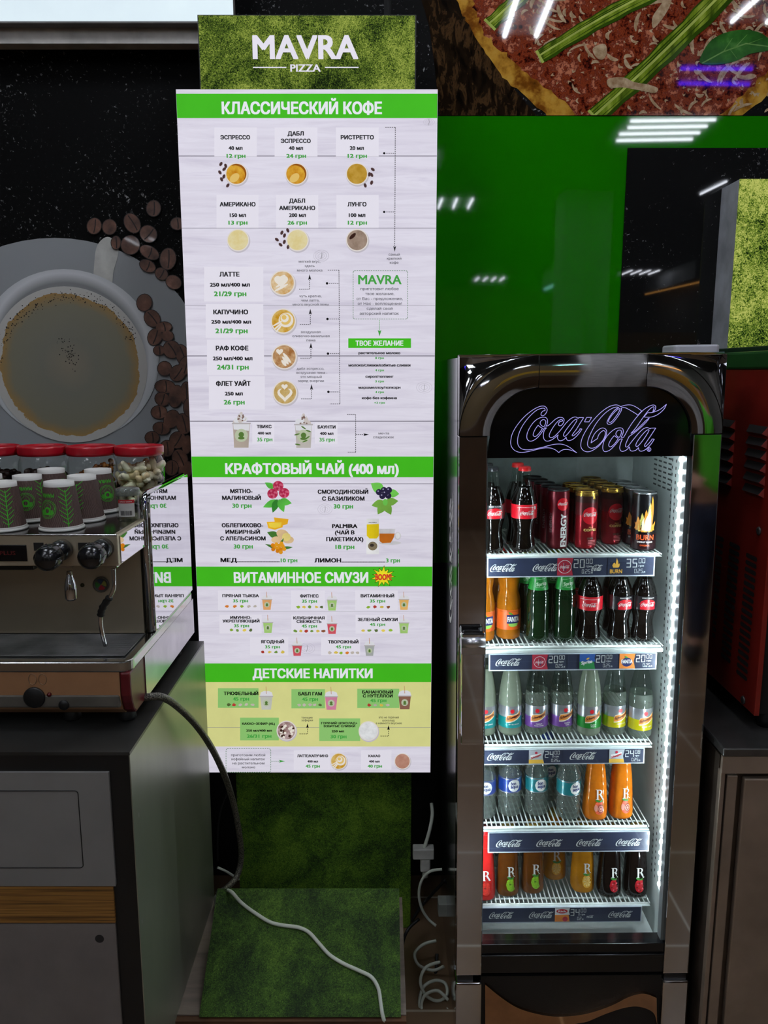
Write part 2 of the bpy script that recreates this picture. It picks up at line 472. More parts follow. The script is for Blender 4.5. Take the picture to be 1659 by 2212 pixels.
tube_lamp('pale green strip lamp mirrored low on the green wall panel', [((1178, 624), (1256, 592))], z=CEIL-0.3, mat=teal, r=0.03)
tube_lamp('amber strip lamp mirrored low on the black slate wall panel', [((1394, 636), (1536, 604))], z=CEIL-0.3, mat=amb, r=0.014)
# unseen lamps added under the ceiling to brighten the whole scene
def fill_lamp(x, y, label):
    t = thing('ceiling_lamp', label, 'ceiling lamp', (x, y, CEIL-0.05), 'added ceiling lamps over the hall')
    g = G(); g.box(x-0.31, x+0.31, y-0.31, y+0.31, CEIL-0.038, CEIL-0.001); g.obj('casing', cas_m, t, world=True)
    for k in range(4):
        xx = x - 0.225 + 0.15*k
        g = G(); g.tube([(xx, y-0.28, CEIL-0.05), (xx, y+0.28, CEIL-0.05)], 0.009, 8); g.obj('tube', tube_m, t, world=True)
fill_lamp(-1.6, -1.2, 'added four-tube ceiling lamp over the hall in front of the coffee machine')
fill_lamp(-2.9, -3.0, 'added four-tube ceiling lamp over the hall far left of the photographer')
fill_lamp(3.4, -3.2, 'added four-tube ceiling lamp over the hall far right of the photographer')
fill_lamp(-0.9, 1.2, 'added four-tube ceiling lamp above the coffee machine')
fill_lamp(0.42, 1.42, 'added four-tube ceiling lamp above the drinks cooler')  # added here so its reflection whitens the door handle's cap
fill_lamp(-1.0, -0.2, 'added four-tube ceiling lamp above the photographer, to the left')
fill_lamp(0.15, -2.0, 'added four-tube ceiling lamp in the middle of the hall')
for k, (x, y) in enumerate(((-3.0, -6.0), (-0.6, -6.2), (1.9, -10.2), (4.3, -9.2), (-1.8, -9.2), (-0.2, -10.6))):  # rows added to brighten the far hall that the chrome mirrors
    fill_lamp(x, y, 'added four-tube ceiling lamp deep in the hall, number %s from the left in the %s row' % ('one two three four one two'.split()[k], 'nearer' if k < 2 else 'farther'))

# ================================================================ printed wall panels
PY = WY - 0.012
zb = P(1300, 250, PY).z       # lower edge of the pizza picture
def X_at(px, py): return P(px, py, PY).x
# green glass panel
t = thing('glass_wall_panel', 'glossy plain green glass wall panel below the pizza picture', 'wall panel', (0.5, PY, 0.7))
g = G(); g.box(-0.2, 3.0, PY, WY-0.001, 1.05, zb-0.001)
g.obj('glass_sheet', M('green_backpainted_glass', (22, 116, 0), 0.5, coat=0.7, var=0.03, vs=3), t, world=True)
# black slate panel
x_s = P(1345, 540, PY-0.004).x
g = G(); g.box(x_s, 3.0, PY-0.006, PY-0.001, 1.05, P(1500, 320, PY-0.004).z)
tag(g.obj('slate_wall_panel', SLATE('printed_slate', 0.5)), 'black speckled slate-look wall panel on the right of the green glass', 'wall panel')
# pizza picture
PT = 2.95
t = thing('pizza_mural', 'large glossy pizza picture with asparagus on the upper wall', 'wall picture', (1.2, PY, zb))
g = G(); g.box(0.02, 3.0, PY, WY-0.001, zb, PT); g.obj('glass_sheet', SLATE('pizza_slate'), t, world=True)
def pz(pts): return [(lambda q: (q.x, q.z))(P(x, y, PY)) for x, y in pts]
def clip(poly, z0=None, z1=None):
    """keep the part of a polygon inside the picture's lower and upper edges"""
    def cut(po, inside, cross):
        out = []
        for i in range(len(po)):
            a, b = po[i-1], po[i]
            ia, ib = inside(a), inside(b)
            if ia != ib:
                s = cross(a, b); out.append((a[0]+(b[0]-a[0])*s, a[1]+(b[1]-a[1])*s))
            if ib: out.append(b)
        return out
    z0 = zb+0.0005; z1 = PT-0.0005
    poly = cut(poly, lambda p: p[1] >= z0, lambda a, b: (z0-a[1])/(b[1]-a[1]))
    if len(poly) > 2: poly = cut(poly, lambda p: p[1] <= z1, lambda a, b: (z1-a[1])/(b[1]-a[1]))
    return poly
def crop_sheet(g, poly, y, mi=0):
    poly = clip(poly)
    if len(poly) > 2: g.sheet(poly, y, mi)
def sm(pts, n=5, closed=True): return [(v.x, v.y) for v in smooth_path([(a, b, 0) for a, b in pts], n, closed)]
crust_out = [(930, -140), (955, -60), (985, 0), (1003, 40), (1030, 85), (1058, 130), (1105, 185), (1170, 240), (1215, 290), (1320, 345), (1450, 340), (1570, 272), (1659, 206), (1760, 110), (1830, 0), (1860, -140)]
crust_in = [(968, -140), (990, -60), (1018, 0), (1034, 40), (1052, 80), (1092, 120), (1150, 168), (1208, 212), (1262, 262), (1330, 300), (1450, 305), (1560, 240), (1640, 170), (1720, 90), (1780, 0), (1810, -140)]
wob = random.Random(3)
def rough(pts, a): return [(x+wob.uniform(-a, a), y+wob.uniform(-a, a)) for x, y in sm(pts, 6, False)]
g = G(); crop_sheet(g, pz([(880, -140), (905, -20), (928, 60), (940, 150), (948, 240), (965, 275), (1180, 275), (1100, 180), (1040, 100), (990, 0), (935, -140)]), PY-0.0010)
g.obj('wooden_board_print', R('printed_dark_wood', [(0.38, (12, 8, 5)), (0.5, (34, 23, 13)), (0.58, (74, 52, 30)), (0.66, (28, 19, 11))], 8, 7, 0.7, coat=1, stretch=(5, 1, 2), dist=0.5, rough=0.6), t, world=True)
g = G(); crop_sheet(g, pz(rough(crust_out, 3)), PY-0.0016)
g.obj('crust_print', R('printed_crust', [(0.25, (50, 24, 6)), (0.42, (120, 70, 18)), (0.55, (190, 140, 50)), (0.75, (212, 172, 84))], 16, 6, 0.6, coat=1, rough=0.6), t, world=True)
g = G(); crop_sheet(g, pz(rough(crust_in, 6)), PY-0.0022)
g.obj('sauce_print', R('printed_sauce', [(0.37, (24, 7, 5)), (0.44, (84, 24, 14)), (0.49, (140, 62, 32)), (0.53, (84, 24, 22)), (0.59, (190, 116, 84))], 30, 8, 0.75, coat=1, rough=0.6), t, world=True)
m_asp = R('printed_asparagus', [(0.3, (40, 62, 12)), (0.5, (116, 140, 34)), (0.68, (158, 176, 66))], 30, 4, 0.5, coat=1, rough=0.6, stretch=(1, 1, 0.25))
m_asp2 = M('printed_asparagus_cut', (176, 190, 92), 0.6, coat=1)
for k, (ax, ay, bx, by, hw) in enumerate(((1168, 122, 1440, -30, 15), (1287, 252, 1590, -40, 19), (1060, 52, 1180, -70, 15))):
    dx, dy = bx-ax, by-ay; L = math.hypot(dx, dy); nx, ny = -dy/L*hw, dx/L*hw
    a1 = []; a2 = []
    for q in range(13):
        s = q/12; ww = 1.0 + 0.10*math.sin(q*2.1+k) + 0.35*s
        bow = 10*math.sin(PI*s)*(1 if k else -1)
        cx, cy = ax+dx*s-ny/hw*0, ay+dy*s+bow*0.6
        a1.append((cx+nx*ww, cy+ny*ww)); a2.append((cx-nx*ww, cy-ny*ww))
    g = G(); crop_sheet(g, pz(a1 + a2[::-1]), PY-0.0034)
    crop_sheet(g, pz([a1[0], (a1[0][0]-6*dx/L, a1[0][1]-6*dy/L), (a2[0][0]-6*dx/L, a2[0][1]-6*dy/L), a2[0]]), PY-0.0035, 1)
    for e0, e1, mi in ((0.62, 1.0, 2), (-1.0, -0.86, 2), (-0.30, -0.05, 1)):
        crop_sheet(g, pz([(x1_+(x2_-x1_)*(1-e0)/2, y1_+(y2_-y1_)*(1-e0)/2) for (x1_, y1_), (x2_, y2_) in zip(a1, a2)] + [(x1_+(x2_-x1_)*(1-e1)/2, y1_+(y2_-y1_)*(1-e1)/2) for (x1_, y1_), (x2_, y2_) in list(zip(a1, a2))[::-1]]), PY-0.0036, mi)
    for e in (0.35, -0.45, -0.7):
        crop_sheet(g, pz([(ax+dx*s+nx*(e+0.06*math.sin(9*s)), ay+dy*s+ny*(e+0.06*math.sin(9*s))+6*math.sin(PI*s)*(1 if k else -1)) for s in [i/12 for i in range(13)]] +
                         [(ax+dx*s+nx*(e+0.10), ay+dy*s+ny*(e+0.10)+6*math.sin(PI*s)*(1 if k else -1)) for s in [i/12 for i in range(12, -1, -1)]]), PY-0.0037, 2)
    g.obj('asparagus_print', [m_asp, m_asp2, M('printed_asparagus_groove', (48, 74, 14), 0.6, coat=1)], t, world=True)
g = G()
for k in range(420):
    cx = wob.uniform(1040, 1659); cy = wob.uniform(-30, 246)
    if cx < 1060 + (cy)*0.75: continue
    L = wob.choice((1.5, 2, 2, 3, 3, 4, 4, 6, 9, 14, 22)); wd = wob.uniform(1.5, 4.0) if L > 8 else wob.uniform(0.8, 2.6); an = wob.uniform(0, PI)
    pts = []
    for q in range(9):
        s = q/8*2-1; pts.append((cx+math.cos(an)*L*s + 4*math.sin(an)*s*s, cy+math.sin(an)*L*s - 4*math.cos(an)*s*s, wd*(1-s*s)**0.5 + 0.8))
    po = [(x-math.sin(an)*v, y+math.cos(an)*v) for x, y, v in pts] + [(x+math.sin(an)*v*wob.uniform(0.7, 1.1), y-math.cos(an)*v) for x, y, v in pts[::-1]]
    crop_sheet(g, pz(po), PY-0.0026-0.000002*k, 0)
for po in ([(1312, 172), (1345, 168), (1368, 178), (1400, 184), (1420, 192), (1412, 202), (1380, 196), (1345, 190), (1316, 190)], [(1420, 20), (1436, 0), (1450, -10), (1446, 14), (1428, 44), (1410, 62), (1408, 40)], [(1280, 105), (1305, 96), (1310, 116), (1300, 130), (1286, 124)]):
    crop_sheet(g, pz(sm(po)), PY-0.0040, 0)
g.obj('cheese_print', R('printed_cheese', [(0.3, (150, 118, 84)), (0.7, (206, 182, 148))], 60, 3, coat=1, rough=0.6), t, world=True)
leaf = sm([(1512, 138), (1518, 112), (1538, 86), (1572, 70), (1612, 66), (1648, 76), (1672, 104), (1650, 112), (1618, 118), (1590, 132), (1555, 140)])
g = G(); crop_sheet(g, pz(leaf), PY-0.0042)
vein = R('printed_basil_vein', [(0.3, (120, 160, 90)), (0.7, (90, 140, 60))], 30, 2, coat=1, rough=0.6)
crop_sheet(g, pz([(1514, 137), (1560, 112), (1610, 94), (1668, 102), (1668, 104), (1610, 97), (1560, 115), (1516, 139)]), PY-0.0045, 1)
for a, b in (((1560, 113), (1580, 84)), ((1585, 104), (1612, 76)), ((1612, 96), (1645, 84)), ((1575, 108), (1590, 128))):
    crop_sheet(g, pz([a, (a[0]+2, a[1]+1), (b[0]+1, b[1]), b]), PY-0.0045, 1)
g.obj('basil_print', [R('printed_basil', [(0.3, (22, 60, 18)), (0.6, (52, 110, 40)), (0.75, (96, 150, 70))], 14, 4, coat=1, rough=0.6), vein], t, world=True)

# coffee picture on the left wall
CY = PY - 0.002
t = thing('coffee_mural', 'dark wall picture of a white coffee cup with beans behind the coffee machine', 'wall picture', (-0.7, CY, 1.0))
g = G(); g.box(-1.6, 0.0, CY, WY-0.001, 0.95, 2.95); g.obj('wall_sheet', SLATE('coffee_slate', 0.0), t, world=True)
def pc(pts): return [(lambda q: (q.x, q.z))(P(x, y, CY)) for x, y in pts]
def ell(cx, cy, rx, ry, n=56, rot=0): return disc(cx, cy, rx, n, ry, rot)
cup_c = P(150, 770, CY)
g = G(); g.sheet(pc(ell(118, 790, 322, 276)), CY-0.001)
g.obj('saucer_print', RADIAL('printed_saucer', [(0.0, (130, 132, 132)), (0.75, (166, 168, 168)), (1.1, (156, 160, 162))], 0.45, 0.1), t, world=True)
g = G(); g.sheet(pc(sm([(205, 560), (212, 528), (232, 512), (252, 524), (256, 548), (246, 585), (238, 625), (205, 620)])), CY-0.0022)
g.obj('cup_handle_print', M('printed_handle', (206, 206, 200), 0.5), t, world=True)
def round_part(name, px, py, rx, ry, y, mat):
    q = P(px, py, y); o = thing_part(name, t, Vector((q.x, q.y, q.z)))
    return o
def centred_sheet(name, cx, cy, rx, ry, y, mat, parent, world_parent):
    q = P(cx, cy, y); e = P(cx+rx, cy, y).x - q.x; h = q.z - P(cx, cy+ry, y).z
    g = G(); g.sheet([(e*math.cos(a), h*math.sin(a)) for a in (2*PI*k/64 for k in range(64))], 0)
    o = g.obj(name, mat, parent); o.location = q - origin_of(world_parent); return o, e
o, e = centred_sheet('cup_rim_print', 150, 770, 193, 182, CY-0.0034, None or RADIAL('printed_cup_rim', [(0.0, (120, 120, 118)), (0.80, (140, 142, 142)), (0.90, (226, 228, 230)), (0.97, (210, 214, 216)), (1.0, (176, 180, 182))], 0.257, 0.0), t, t)
o, e = centred_sheet('coffee_print', 150, 790, 168, 166, CY-0.0046, RADIAL('printed_coffee', [(0.0, (150, 138, 118)), (0.45, (128, 126, 112)), (0.86, (132, 128, 108)), (1.04, (168, 132, 72)), (1.12, (206, 194, 168)), (1.2, (206, 204, 198))], 0.224, 0.20, 14), t, t)
g = G(); wb = random.Random(5)
for k in range(230):
    a = wb.uniform(PI*0.12, PI*0.98); rr = wb.gauss(150, 6) if k < 190 else wb.gauss(160, 3)
    x, y = 150 + rr*math.cos(a)*1.0, 792 - rr*math.sin(a); r = wb.uniform(0.6, 1.6)
    g.sheet(pc(disc(x, y, r, 7)), CY-0.0052)
for k in range(70):
    x, y = wb.gauss(153, 9), wb.gauss(765, 15); g.sheet(pc(disc(x + (y-765)*0.4, y, wb.uniform(0.6, 1.5), 7)), CY-0.0052)
g.obj('bubble_print', M('printed_bubbles', (22, 18, 12), 0.6), t, world=True)
beans = [(205, 489, 15, 17, .2), (238, 491, 15, 16, 0), (287, 483, 16, 22, -.5), (333, 451, 15, 17, .1), (322, 506, 19, 17, .8), (283, 530, 20, 20, .4), (324, 546, 22, 13, .5),
         (364, 560, 17, 23, .1), (350, 592, 14, 12, .6), (376, 610, 17, 14, .5), (384, 484, 14, 13, 0), (320, 575, 18, 12, .5), (252, 525, 10, 14, 0), (313, 654, 16, 18, .2), (330, 688, 16, 19, -.6), (355, 707, 17, 11, -.1),
         (336, 728, 15, 18, .4), (363, 726, 13, 11, .1), (372, 755, 18, 19, -.5), (345, 757, 12, 10, 0), (396, 768, 14, 24, -.3), (357, 796, 15, 15, 0), (385, 806, 16, 18, .7), (402, 790, 14, 20, .3),
         (358, 835, 22, 14, .1), (381, 856, 15, 24, .2), (403, 850, 12, 25, 0), (352, 862, 16, 14, .4), (345, 890, 17, 14, 0), (372, 905, 16, 20, .5), (398, 915, 16, 22, -.2), (350, 925, 18, 13, .2), (385, 950, 17, 18, .6),
         (405, 960, 10, 20, .1), (362, 968, 15, 17, 0), (390, 990, 16, 20, -.4), (330, 945, 15, 13, 0), (402, 1015, 14, 20, .3), (372, 1010, 14, 16, .1), (340, 985, 16, 16, .3), (410, 880, 12, 20, 0)]
g = G()
for k, (x, y, a, b, r) in enumerate(beans):
    yy = CY-0.0058-0.00004*k
    g.sheet(pc(ell(x, y, a+1.5, b+1.5, 18, r)), yy, 2); g.sheet(pc(ell(x, y, a, b, 18, r)), yy-0.0001, 0)
    c, s_ = math.cos(r), math.sin(r)
    if k % 4 != 1:
        ln = [(w_*math.sin(q*2.2), -b*0.85 + 1.7*b*q) for q in [i/8 for i in range(9)] for w_ in (a*0.16,)]
        po = [(u-1.3, v) for u, v in ln] + [(u+1.3, v) for u, v in ln[::-1]]
        g.sheet(pc([(x+u*c-v*s_, y+u*s_+v*c) for u, v in po]), yy-0.0002, 1)
g.obj('bean_pattern', [R('printed_beans', [(0.3, (60, 36, 26)), (0.6, (112, 74, 56)), (0.75, (142, 100, 80))], 25, 4, rough=0.5, coat=0.2), M('printed_bean_crease', (34, 20, 14), 0.6), M('printed_bean_edge', (30, 18, 13), 0.6)], t, world=True)

# lit screen high on the left, an upright bar standing in for its underside
t = thing('menu_screen', 'bright white lit screen high in the top left corner', 'screen', (-0.8, 2.22, 2.49))
zs = P(200, 48, 2.22).z; xr = P(503, 20, 2.22).x
g = G(); g.box(-1.9, xr, 2.225, 2.255, zs, 3.0); g.obj('housing', M('dark_grey_metal', (116, 110, 106), 0.5), t, world=True)
g = G(); g.box(-1.9, P(440, 70, 2.26).x, 2.26, 2.30, P(200, 94, 2.26).z, zs+0.01); g.obj('underside_bar', M('underside_grey', (206, 202, 196), 0.6), t, world=True)  # underside shaped as an upright bar so that hall light reaches it
g = G(); g.box(-1.9, xr, 2.22, 2.2245, zs+0.004, 3.0)
g.obj('lit_face', M('screen_white', (226, 242, 252), 0.5, emit=0.9, var=0.03, vs=3), t, world=True)

# ================================================================ menu stand: grass-clad tower, light box, sloping foot
TY, BY = 2.11, 2.04
tx0, tx1 = P(428, 100, TY).x, P(899, 100, TY).x
bx0, bx1 = P(380, 195, BY).x, P(945.5, 195, BY).x
bz0, bz1 = P(690, 1668.5, BY).z, P(690, 193, BY).z
tz1 = P(660, 30.5, TY).z; tzh = bz1 - 0.06
t = thing('menu_stand', 'tall grass-printed stand with white illuminated drinks menu in the middle', 'menu stand', ((tx0+tx1)/2, TY, 0))
gr_dark = GRASS('printed_grass', [(0.38, (8, 16, 4)), (0.46, (40, 72, 12)), (0.53, (90, 136, 26)), (0.64, (150, 186, 56))])
gr_lit = GRASS('lit_grass', [(0.41, (10, 20, 8)), (0.46, (52, 76, 24)), (0.51, (116, 142, 46)), (0.57, (184, 198, 92))], emit=0.60)
g = G(); g.box(tx0+0.03, tx1, TY, TY+0.2, 0, tzh); g.obj('tower', gr_dark, t, world=True, bevel=0.002)
g = G(); g.box(tx0, tx1, TY+0.004, TY+0.2, tzh, tz1); g.obj('header_housing', M('black_sheet_metal', (24, 24, 26), 0.5), t, world=True)
g = G(); g.box(tx0+0.003, tx1-0.003, TY, TY+0.004, tzh, tz1-0.003); hd = g.obj('header_face', gr_lit, t, world=True)
def CA(x, y): return 370 + x/2.812, y/2.812
def CB(x, y): return 400 + x/2.9625, 540 + y/2.9625
def CC(x, y): return 400 + x/2.9625, 970 + y/2.9625
def CD(x, y): return 400 + x/2.9625, 1420 + y/2.9625
def at(Cm, x, y, Y=BY):
    q = P(*Cm(x, y), Y); return q.x, q.z
def put(g, Cm, s, x0, x1, yc, yb, Y, mi=0, bold=0.014, res=2):
    a, zt_ = at(Cm, x0, yc, BY if Y < 2.06 else TY); b, z0 = at(Cm, x1, yb, BY if Y < 2.06 else TY)
    write(g, s, a, b, z0, zt_-z0, flat(Y), mi, bold, res)
def seg(g, Cm, pts, wd, Y, mi=0, dash=None, plane=None):
    """line print; width and dash in crop pixels"""
    for (x0, y0), (x1, y1) in zip(pts, pts[1:]):
        L = math.hypot(x1-x0, y1-y0)
        if L < 1e-6: continue
        dx, dy = (x1-x0)/L, (y1-y0)/L; s = 0
        while s < L:
            e = min(L, s + (dash[0] if dash else L))
            po = [(x0+dx*s-dy*wd/2, y0+dy*s+dx*wd/2), (x0+dx*e-dy*wd/2, y0+dy*e+dx*wd/2), (x0+dx*e+dy*wd/2, y0+dy*e-dx*wd/2), (x0+dx*s+dy*wd/2, y0+dy*s-dx*wd/2)]
            g.sheet([at(Cm, a, b, plane or BY) for a, b in po], Y, mi)
            s = e + (dash[1] if dash else 1)
hl = M('header_letter_light', (236, 232, 244), 0.5, emit=0.82, var=0.01)
g = G(); put(g, CA, 'MAVRA', 492, 1137, 208, 362, TY-0.003, 0, 0.024, 4); put(g, CA, 'PIZZA', 723, 908, 391, 438, TY-0.003, 0, 0.022, 4)
seg(g, CA, [(497, 412), (700, 412)], 7, TY-0.003, 0, None, TY); seg(g, CA, [(934, 412), (1138, 412)], 7, TY-0.003, 0, None, TY)
g.obj('header_lettering', hl, hd, world=True)
# light box
box = G(); box.box(bx0, bx1, BY+0.004, TY-0.001, bz0, bz1)
box.obj('light_box_housing', M('light_box_dark_frame', (30, 28, 40), 0.4), t, world=True)
def EMI(name, rgb, var=0.0): return M(name, rgb, 0.6, emit=BOARD, var=var)
def board_wood():
    m, nt, b, out = new_mat('lit_white_planks'); b.inputs['Roughness'].default_value = 0.25
    vec = coords(nt, (1.2, 1, 16)); n1 = noise(nt, vec, 3.0, 8, 0.6, 0.9)
    c = ramp(nt, n1, [(0.26, (218, 212, 230)), (0.44, (232, 227, 242)), (0.60, (240, 236, 250)), (0.75, (224, 218, 236))])
    faint(nt, c, b)
    nt.links.new(c, b.inputs['Emission Color']); b.inputs['Emission Strength'].default_value = BOARD
    return m
g = G(); g.box(bx0, bx1, BY, BY+0.004, bz0, bz1); face = g.obj('light_box_face', board_wood(), t, world=True)
L1, L2, L3, L4, L5 = BY-0.0004, BY-0.0008, BY-0.0012, BY-0.0016, BY-0.0020
green = EMI('lit_green', (72, 196, 36), 0.02); card_m = EMI('lit_card', (244, 240, 252)); pale = EMI('lit_pale_yellow', (228, 228, 150), 0.02)
pgreen = EMI('lit_pale_green', (150, 208, 120)); grey_l = EMI('lit_gap_grey', (140, 136, 150)); wht = EMI('lit_white', (246, 248, 255))
ink = M('menu_ink', (20, 18, 26), 0.5, var=0); inkg = M('menu_grey_ink', (92, 90, 100), 0.5, var=0); gtext = EMI('lit_green_lettering', (74, 172, 74))
def rect(g, Cm, x0, y0, x1, y1, Y, mi=0):
    g.sheet([at(Cm, x0, y0), at(Cm, x1, y0), at(Cm, x1, y1), at(Cm, x0, y1)], Y, mi)
def fullband(g, Cm, y0, y1, Y, mi=0):
    za, zc = at(Cm, 600, y0)[1], at(Cm, 600, y1)[1]
    g.sheet([(bx0+0.0005, za), (bx1-0.0005, za), (bx1-0.0005, zc), (bx0+0.0005, zc)], Y, mi)
g = G(); fullband(g, CD, 157, 570, L1); g.obj('yellow_zone', pale, face, world=True)
for nm, Cm, y0, y1, s, x0, x1, yc, yb in (('coffee', CA, 570, 718, 'КЛАССИЧЕСКИЙ КОФЕ', 305, 1280, 618, 695), ('tea', CC, 48, 180, 'КРАФТОВЫЙ ЧАЙ (400 мл)', 255, 1367, 90, 160),
                                      ('smoothie', CC, 752, 878, 'ВИТАМИННОЕ СМУЗИ', 310, 1172, 787, 856), ('children', CD, 38, 157, 'ДЕТСКИЕ НАПИТКИ', 430, 1200, 70, 132)):
    g = G(); fullband(g, Cm, y0, y1, L2); put(g, Cm, s, x0, x1, yc, yb, L3, 1, 0.035, 3)
    g.obj('heading_band', [green, wht], face, world=True)
g = G()
for Cm, y, h in ((CA, 948, 5), (CA, 1386, 3), (CB, 355, 1.5), (CB, 678, 6), (CB, 1096, 6), (CC, 222, 3.5), (CC, 1040, 1.2), (CD, 448, 3)):
    fullband(g, Cm, y-h/2, y+h/2, L1-0.0001, 0)
g.obj('plank_gap_print', grey_l, face, world=True)
g = G()
for Cm, rs in ((CA, ((262,775,520,950),(628,775,888,950),(1000,775,1260,950),(275,1185,530,1385),(637,1185,893,1385),(1003,1185,1260,1385))),
               (CB, ((122,108,500,330),(132,345,500,562),(140,575,505,800),(152,808,510,1020),(430,1105,570,1240),(830,1105,975,1240))),
               (CC, ((210,905,480,1030),(678,905,895,1030),(1088,905,1360,1030),(220,1060,490,1180),(680,1060,905,1180),(1090,1060,1370,1180),(415,1205,660,1320),(870,1205,1120,1320))),
               (CD, ((695,595,925,718),(1125,595,1320,718)))):
    for r_ in rs:
        g = G(); rect(g, Cm, *r_, L2); g.obj('card_print', card_m, face, world=True)
g = G()
for r_ in ((210,197,470,322),(680,202,895,325),(1101,200,1370,323),(352,385,600,530),(858,390,1120,535)):
    g = G(); rect(g, CD, *r_, L2); g.obj('green_card_print', pgreen, face, world=True)
BL = [(CA, 'ЭСПРЕССО', 298, 480, 822, 848), (CA, '40 мл', 348, 434, 888, 912), (CA, 'ДАБЛ', 706, 806, 799, 825), (CA, 'ЭСПРЕССО', 665, 848, 844, 870), (CA, '40 мл', 714, 801, 888, 912),
 (CA, 'РИСТРЕТТО', 1029, 1231, 822, 848), (CA, '20 мл', 1084, 1170, 888, 912), (CA, 'АМЕРИКАНО', 294, 513, 1228, 1255), (CA, '150 мл', 355, 455, 1295, 1319), (CA, 'ДАБЛ', 715, 814, 1207, 1233), (CA, 'АМЕРИКАНО', 655, 875, 1251, 1277),
 (CA, '200 мл', 715, 818, 1295, 1319), (CA, 'ЛУНГО', 1070, 1186, 1228, 1255), (CA, '100 мл', 1078, 1179, 1295, 1319),
 (CB, 'ЛАТТЕ', 219, 349, 140, 171), (CB, '250 мл/400 мл', 158, 415, 209, 235), (CB, 'КАПУЧИНО', 180, 404, 382, 412), (CB, '250 мл/400 мл', 167, 423, 447, 472), (CB, 'РАФ КОФЕ', 196, 406, 613, 643), (CB, '250 мл/400 мл', 177, 432, 681, 706),
 (CB, 'ФЛЕТ УАЙТ', 197, 420, 839, 870), (CB, '250 мл', 254, 370, 906, 931), (CB, 'растительное молоко', 1109, 1377, 650, 667), (CB, 'молоко/сливки/взбитые сливки', 1045, 1442, 728, 746), (CB, 'сироп/топпинг', 1153, 1333, 801, 818),
 (CB, 'маршмеллоу/попкорн', 1109, 1378, 871, 888), (CB, 'кофе без кофеина', 1131, 1355, 938, 955), (CB, 'ТВИКС', 458, 554, 1119, 1140), (CB, '400 мл', 464, 550, 1162, 1181), (CB, 'БАУНТИ', 848, 963, 1122, 1143), (CB, '400 мл', 862, 949, 1164, 1183),
 (CC, 'МЯТНО-', 288, 432, 255, 282), (CC, 'МАЛИНОВЫЙ', 236, 486, 298, 325), (CC, 'СМОРОДИНОВЫЙ', 848, 1172, 259, 286), (CC, 'С БАЗИЛИКОМ', 876, 1148, 303, 330), (CC, 'ОБЛЕПИХОВО-', 234, 500, 474, 500), (CC, 'ИМБИРНЫЙ', 258, 480, 516, 542), (CC, 'С АПЕЛЬСИНОМ', 224, 516, 558, 584),
 (CC, 'PALMIRA', 940, 1103, 478, 505), (CC, '(ЧАЙ В', 958, 1084, 520, 546), (CC, 'ПАКЕТИКАХ)', 903, 1141, 562, 589), (CC, 'МЕД...........................', 226, 606, 696, 723), (CC, 'ЛИМОН.............................', 827, 1282, 698, 725),
 (CC, 'ПРЯНАЯ ТЫКВА', 238, 473, 928, 947), (CC, 'ФИТНЕС', 735, 855, 929, 949), (CC, 'ВИТАМИННЫЙ', 1123, 1338, 928, 948), (CC, 'ИМУННО-', 288, 426, 1067, 1086), (CC, 'УКРЕПЛЯЮЩИЙ', 239, 477, 1090, 1109), (CC, 'КЛУБНИЧНАЯ', 692, 893, 1070, 1089), (CC, 'СВЕЖЕСТЬ', 713, 873, 1093, 1112),
 (CC, 'ЗЕЛЕНЫЙ СМУЗИ', 1104, 1360, 1079, 1100), (CC, 'ЯГОДНЫЙ', 485, 634, 1221, 1242), (CC, 'ТВОРОЖНЫЙ', 914, 1109, 1222, 1243),
 (CD, 'ТРЮФЕЛЬНЫЙ', 247, 469, 218, 240), (CD, 'БАБЛ ГАМ', 725, 876, 220, 242), (CD, 'БАНАНОВЫЙ', 1133, 1331, 210, 230), (CD, 'С НУТЕЛЛОЙ', 1137, 1328, 235, 255), (CD, 'КАКАО+ЗЕФИР (XL)', 364, 575, 415, 430), (CD, '250 мл/400 мл', 390, 556, 459, 474),
 (CD, 'ГОРЯЧИЙ ШОКОЛАД+', 870, 1102, 412, 427), (CD, 'ВЗБИТЫЕ СЛИВКИ', 887, 1088, 431, 445), (CD, '250 мл', 938, 1017, 463, 478), (CD, 'ЛАТТЕ/КАПУЧИНО', 717, 915, 620, 637), (CD, '400 мл', 782, 851, 656, 671), (CD, 'КАКАО', 1173, 1249, 621, 637), (CD, '400 мл', 1176, 1245, 656, 671)]
g = G()
for b_ in BL: put(g, *b_[:4], *b_[4:], L4, 0, 0.04)
g.obj('lettering', ink, face, world=True)
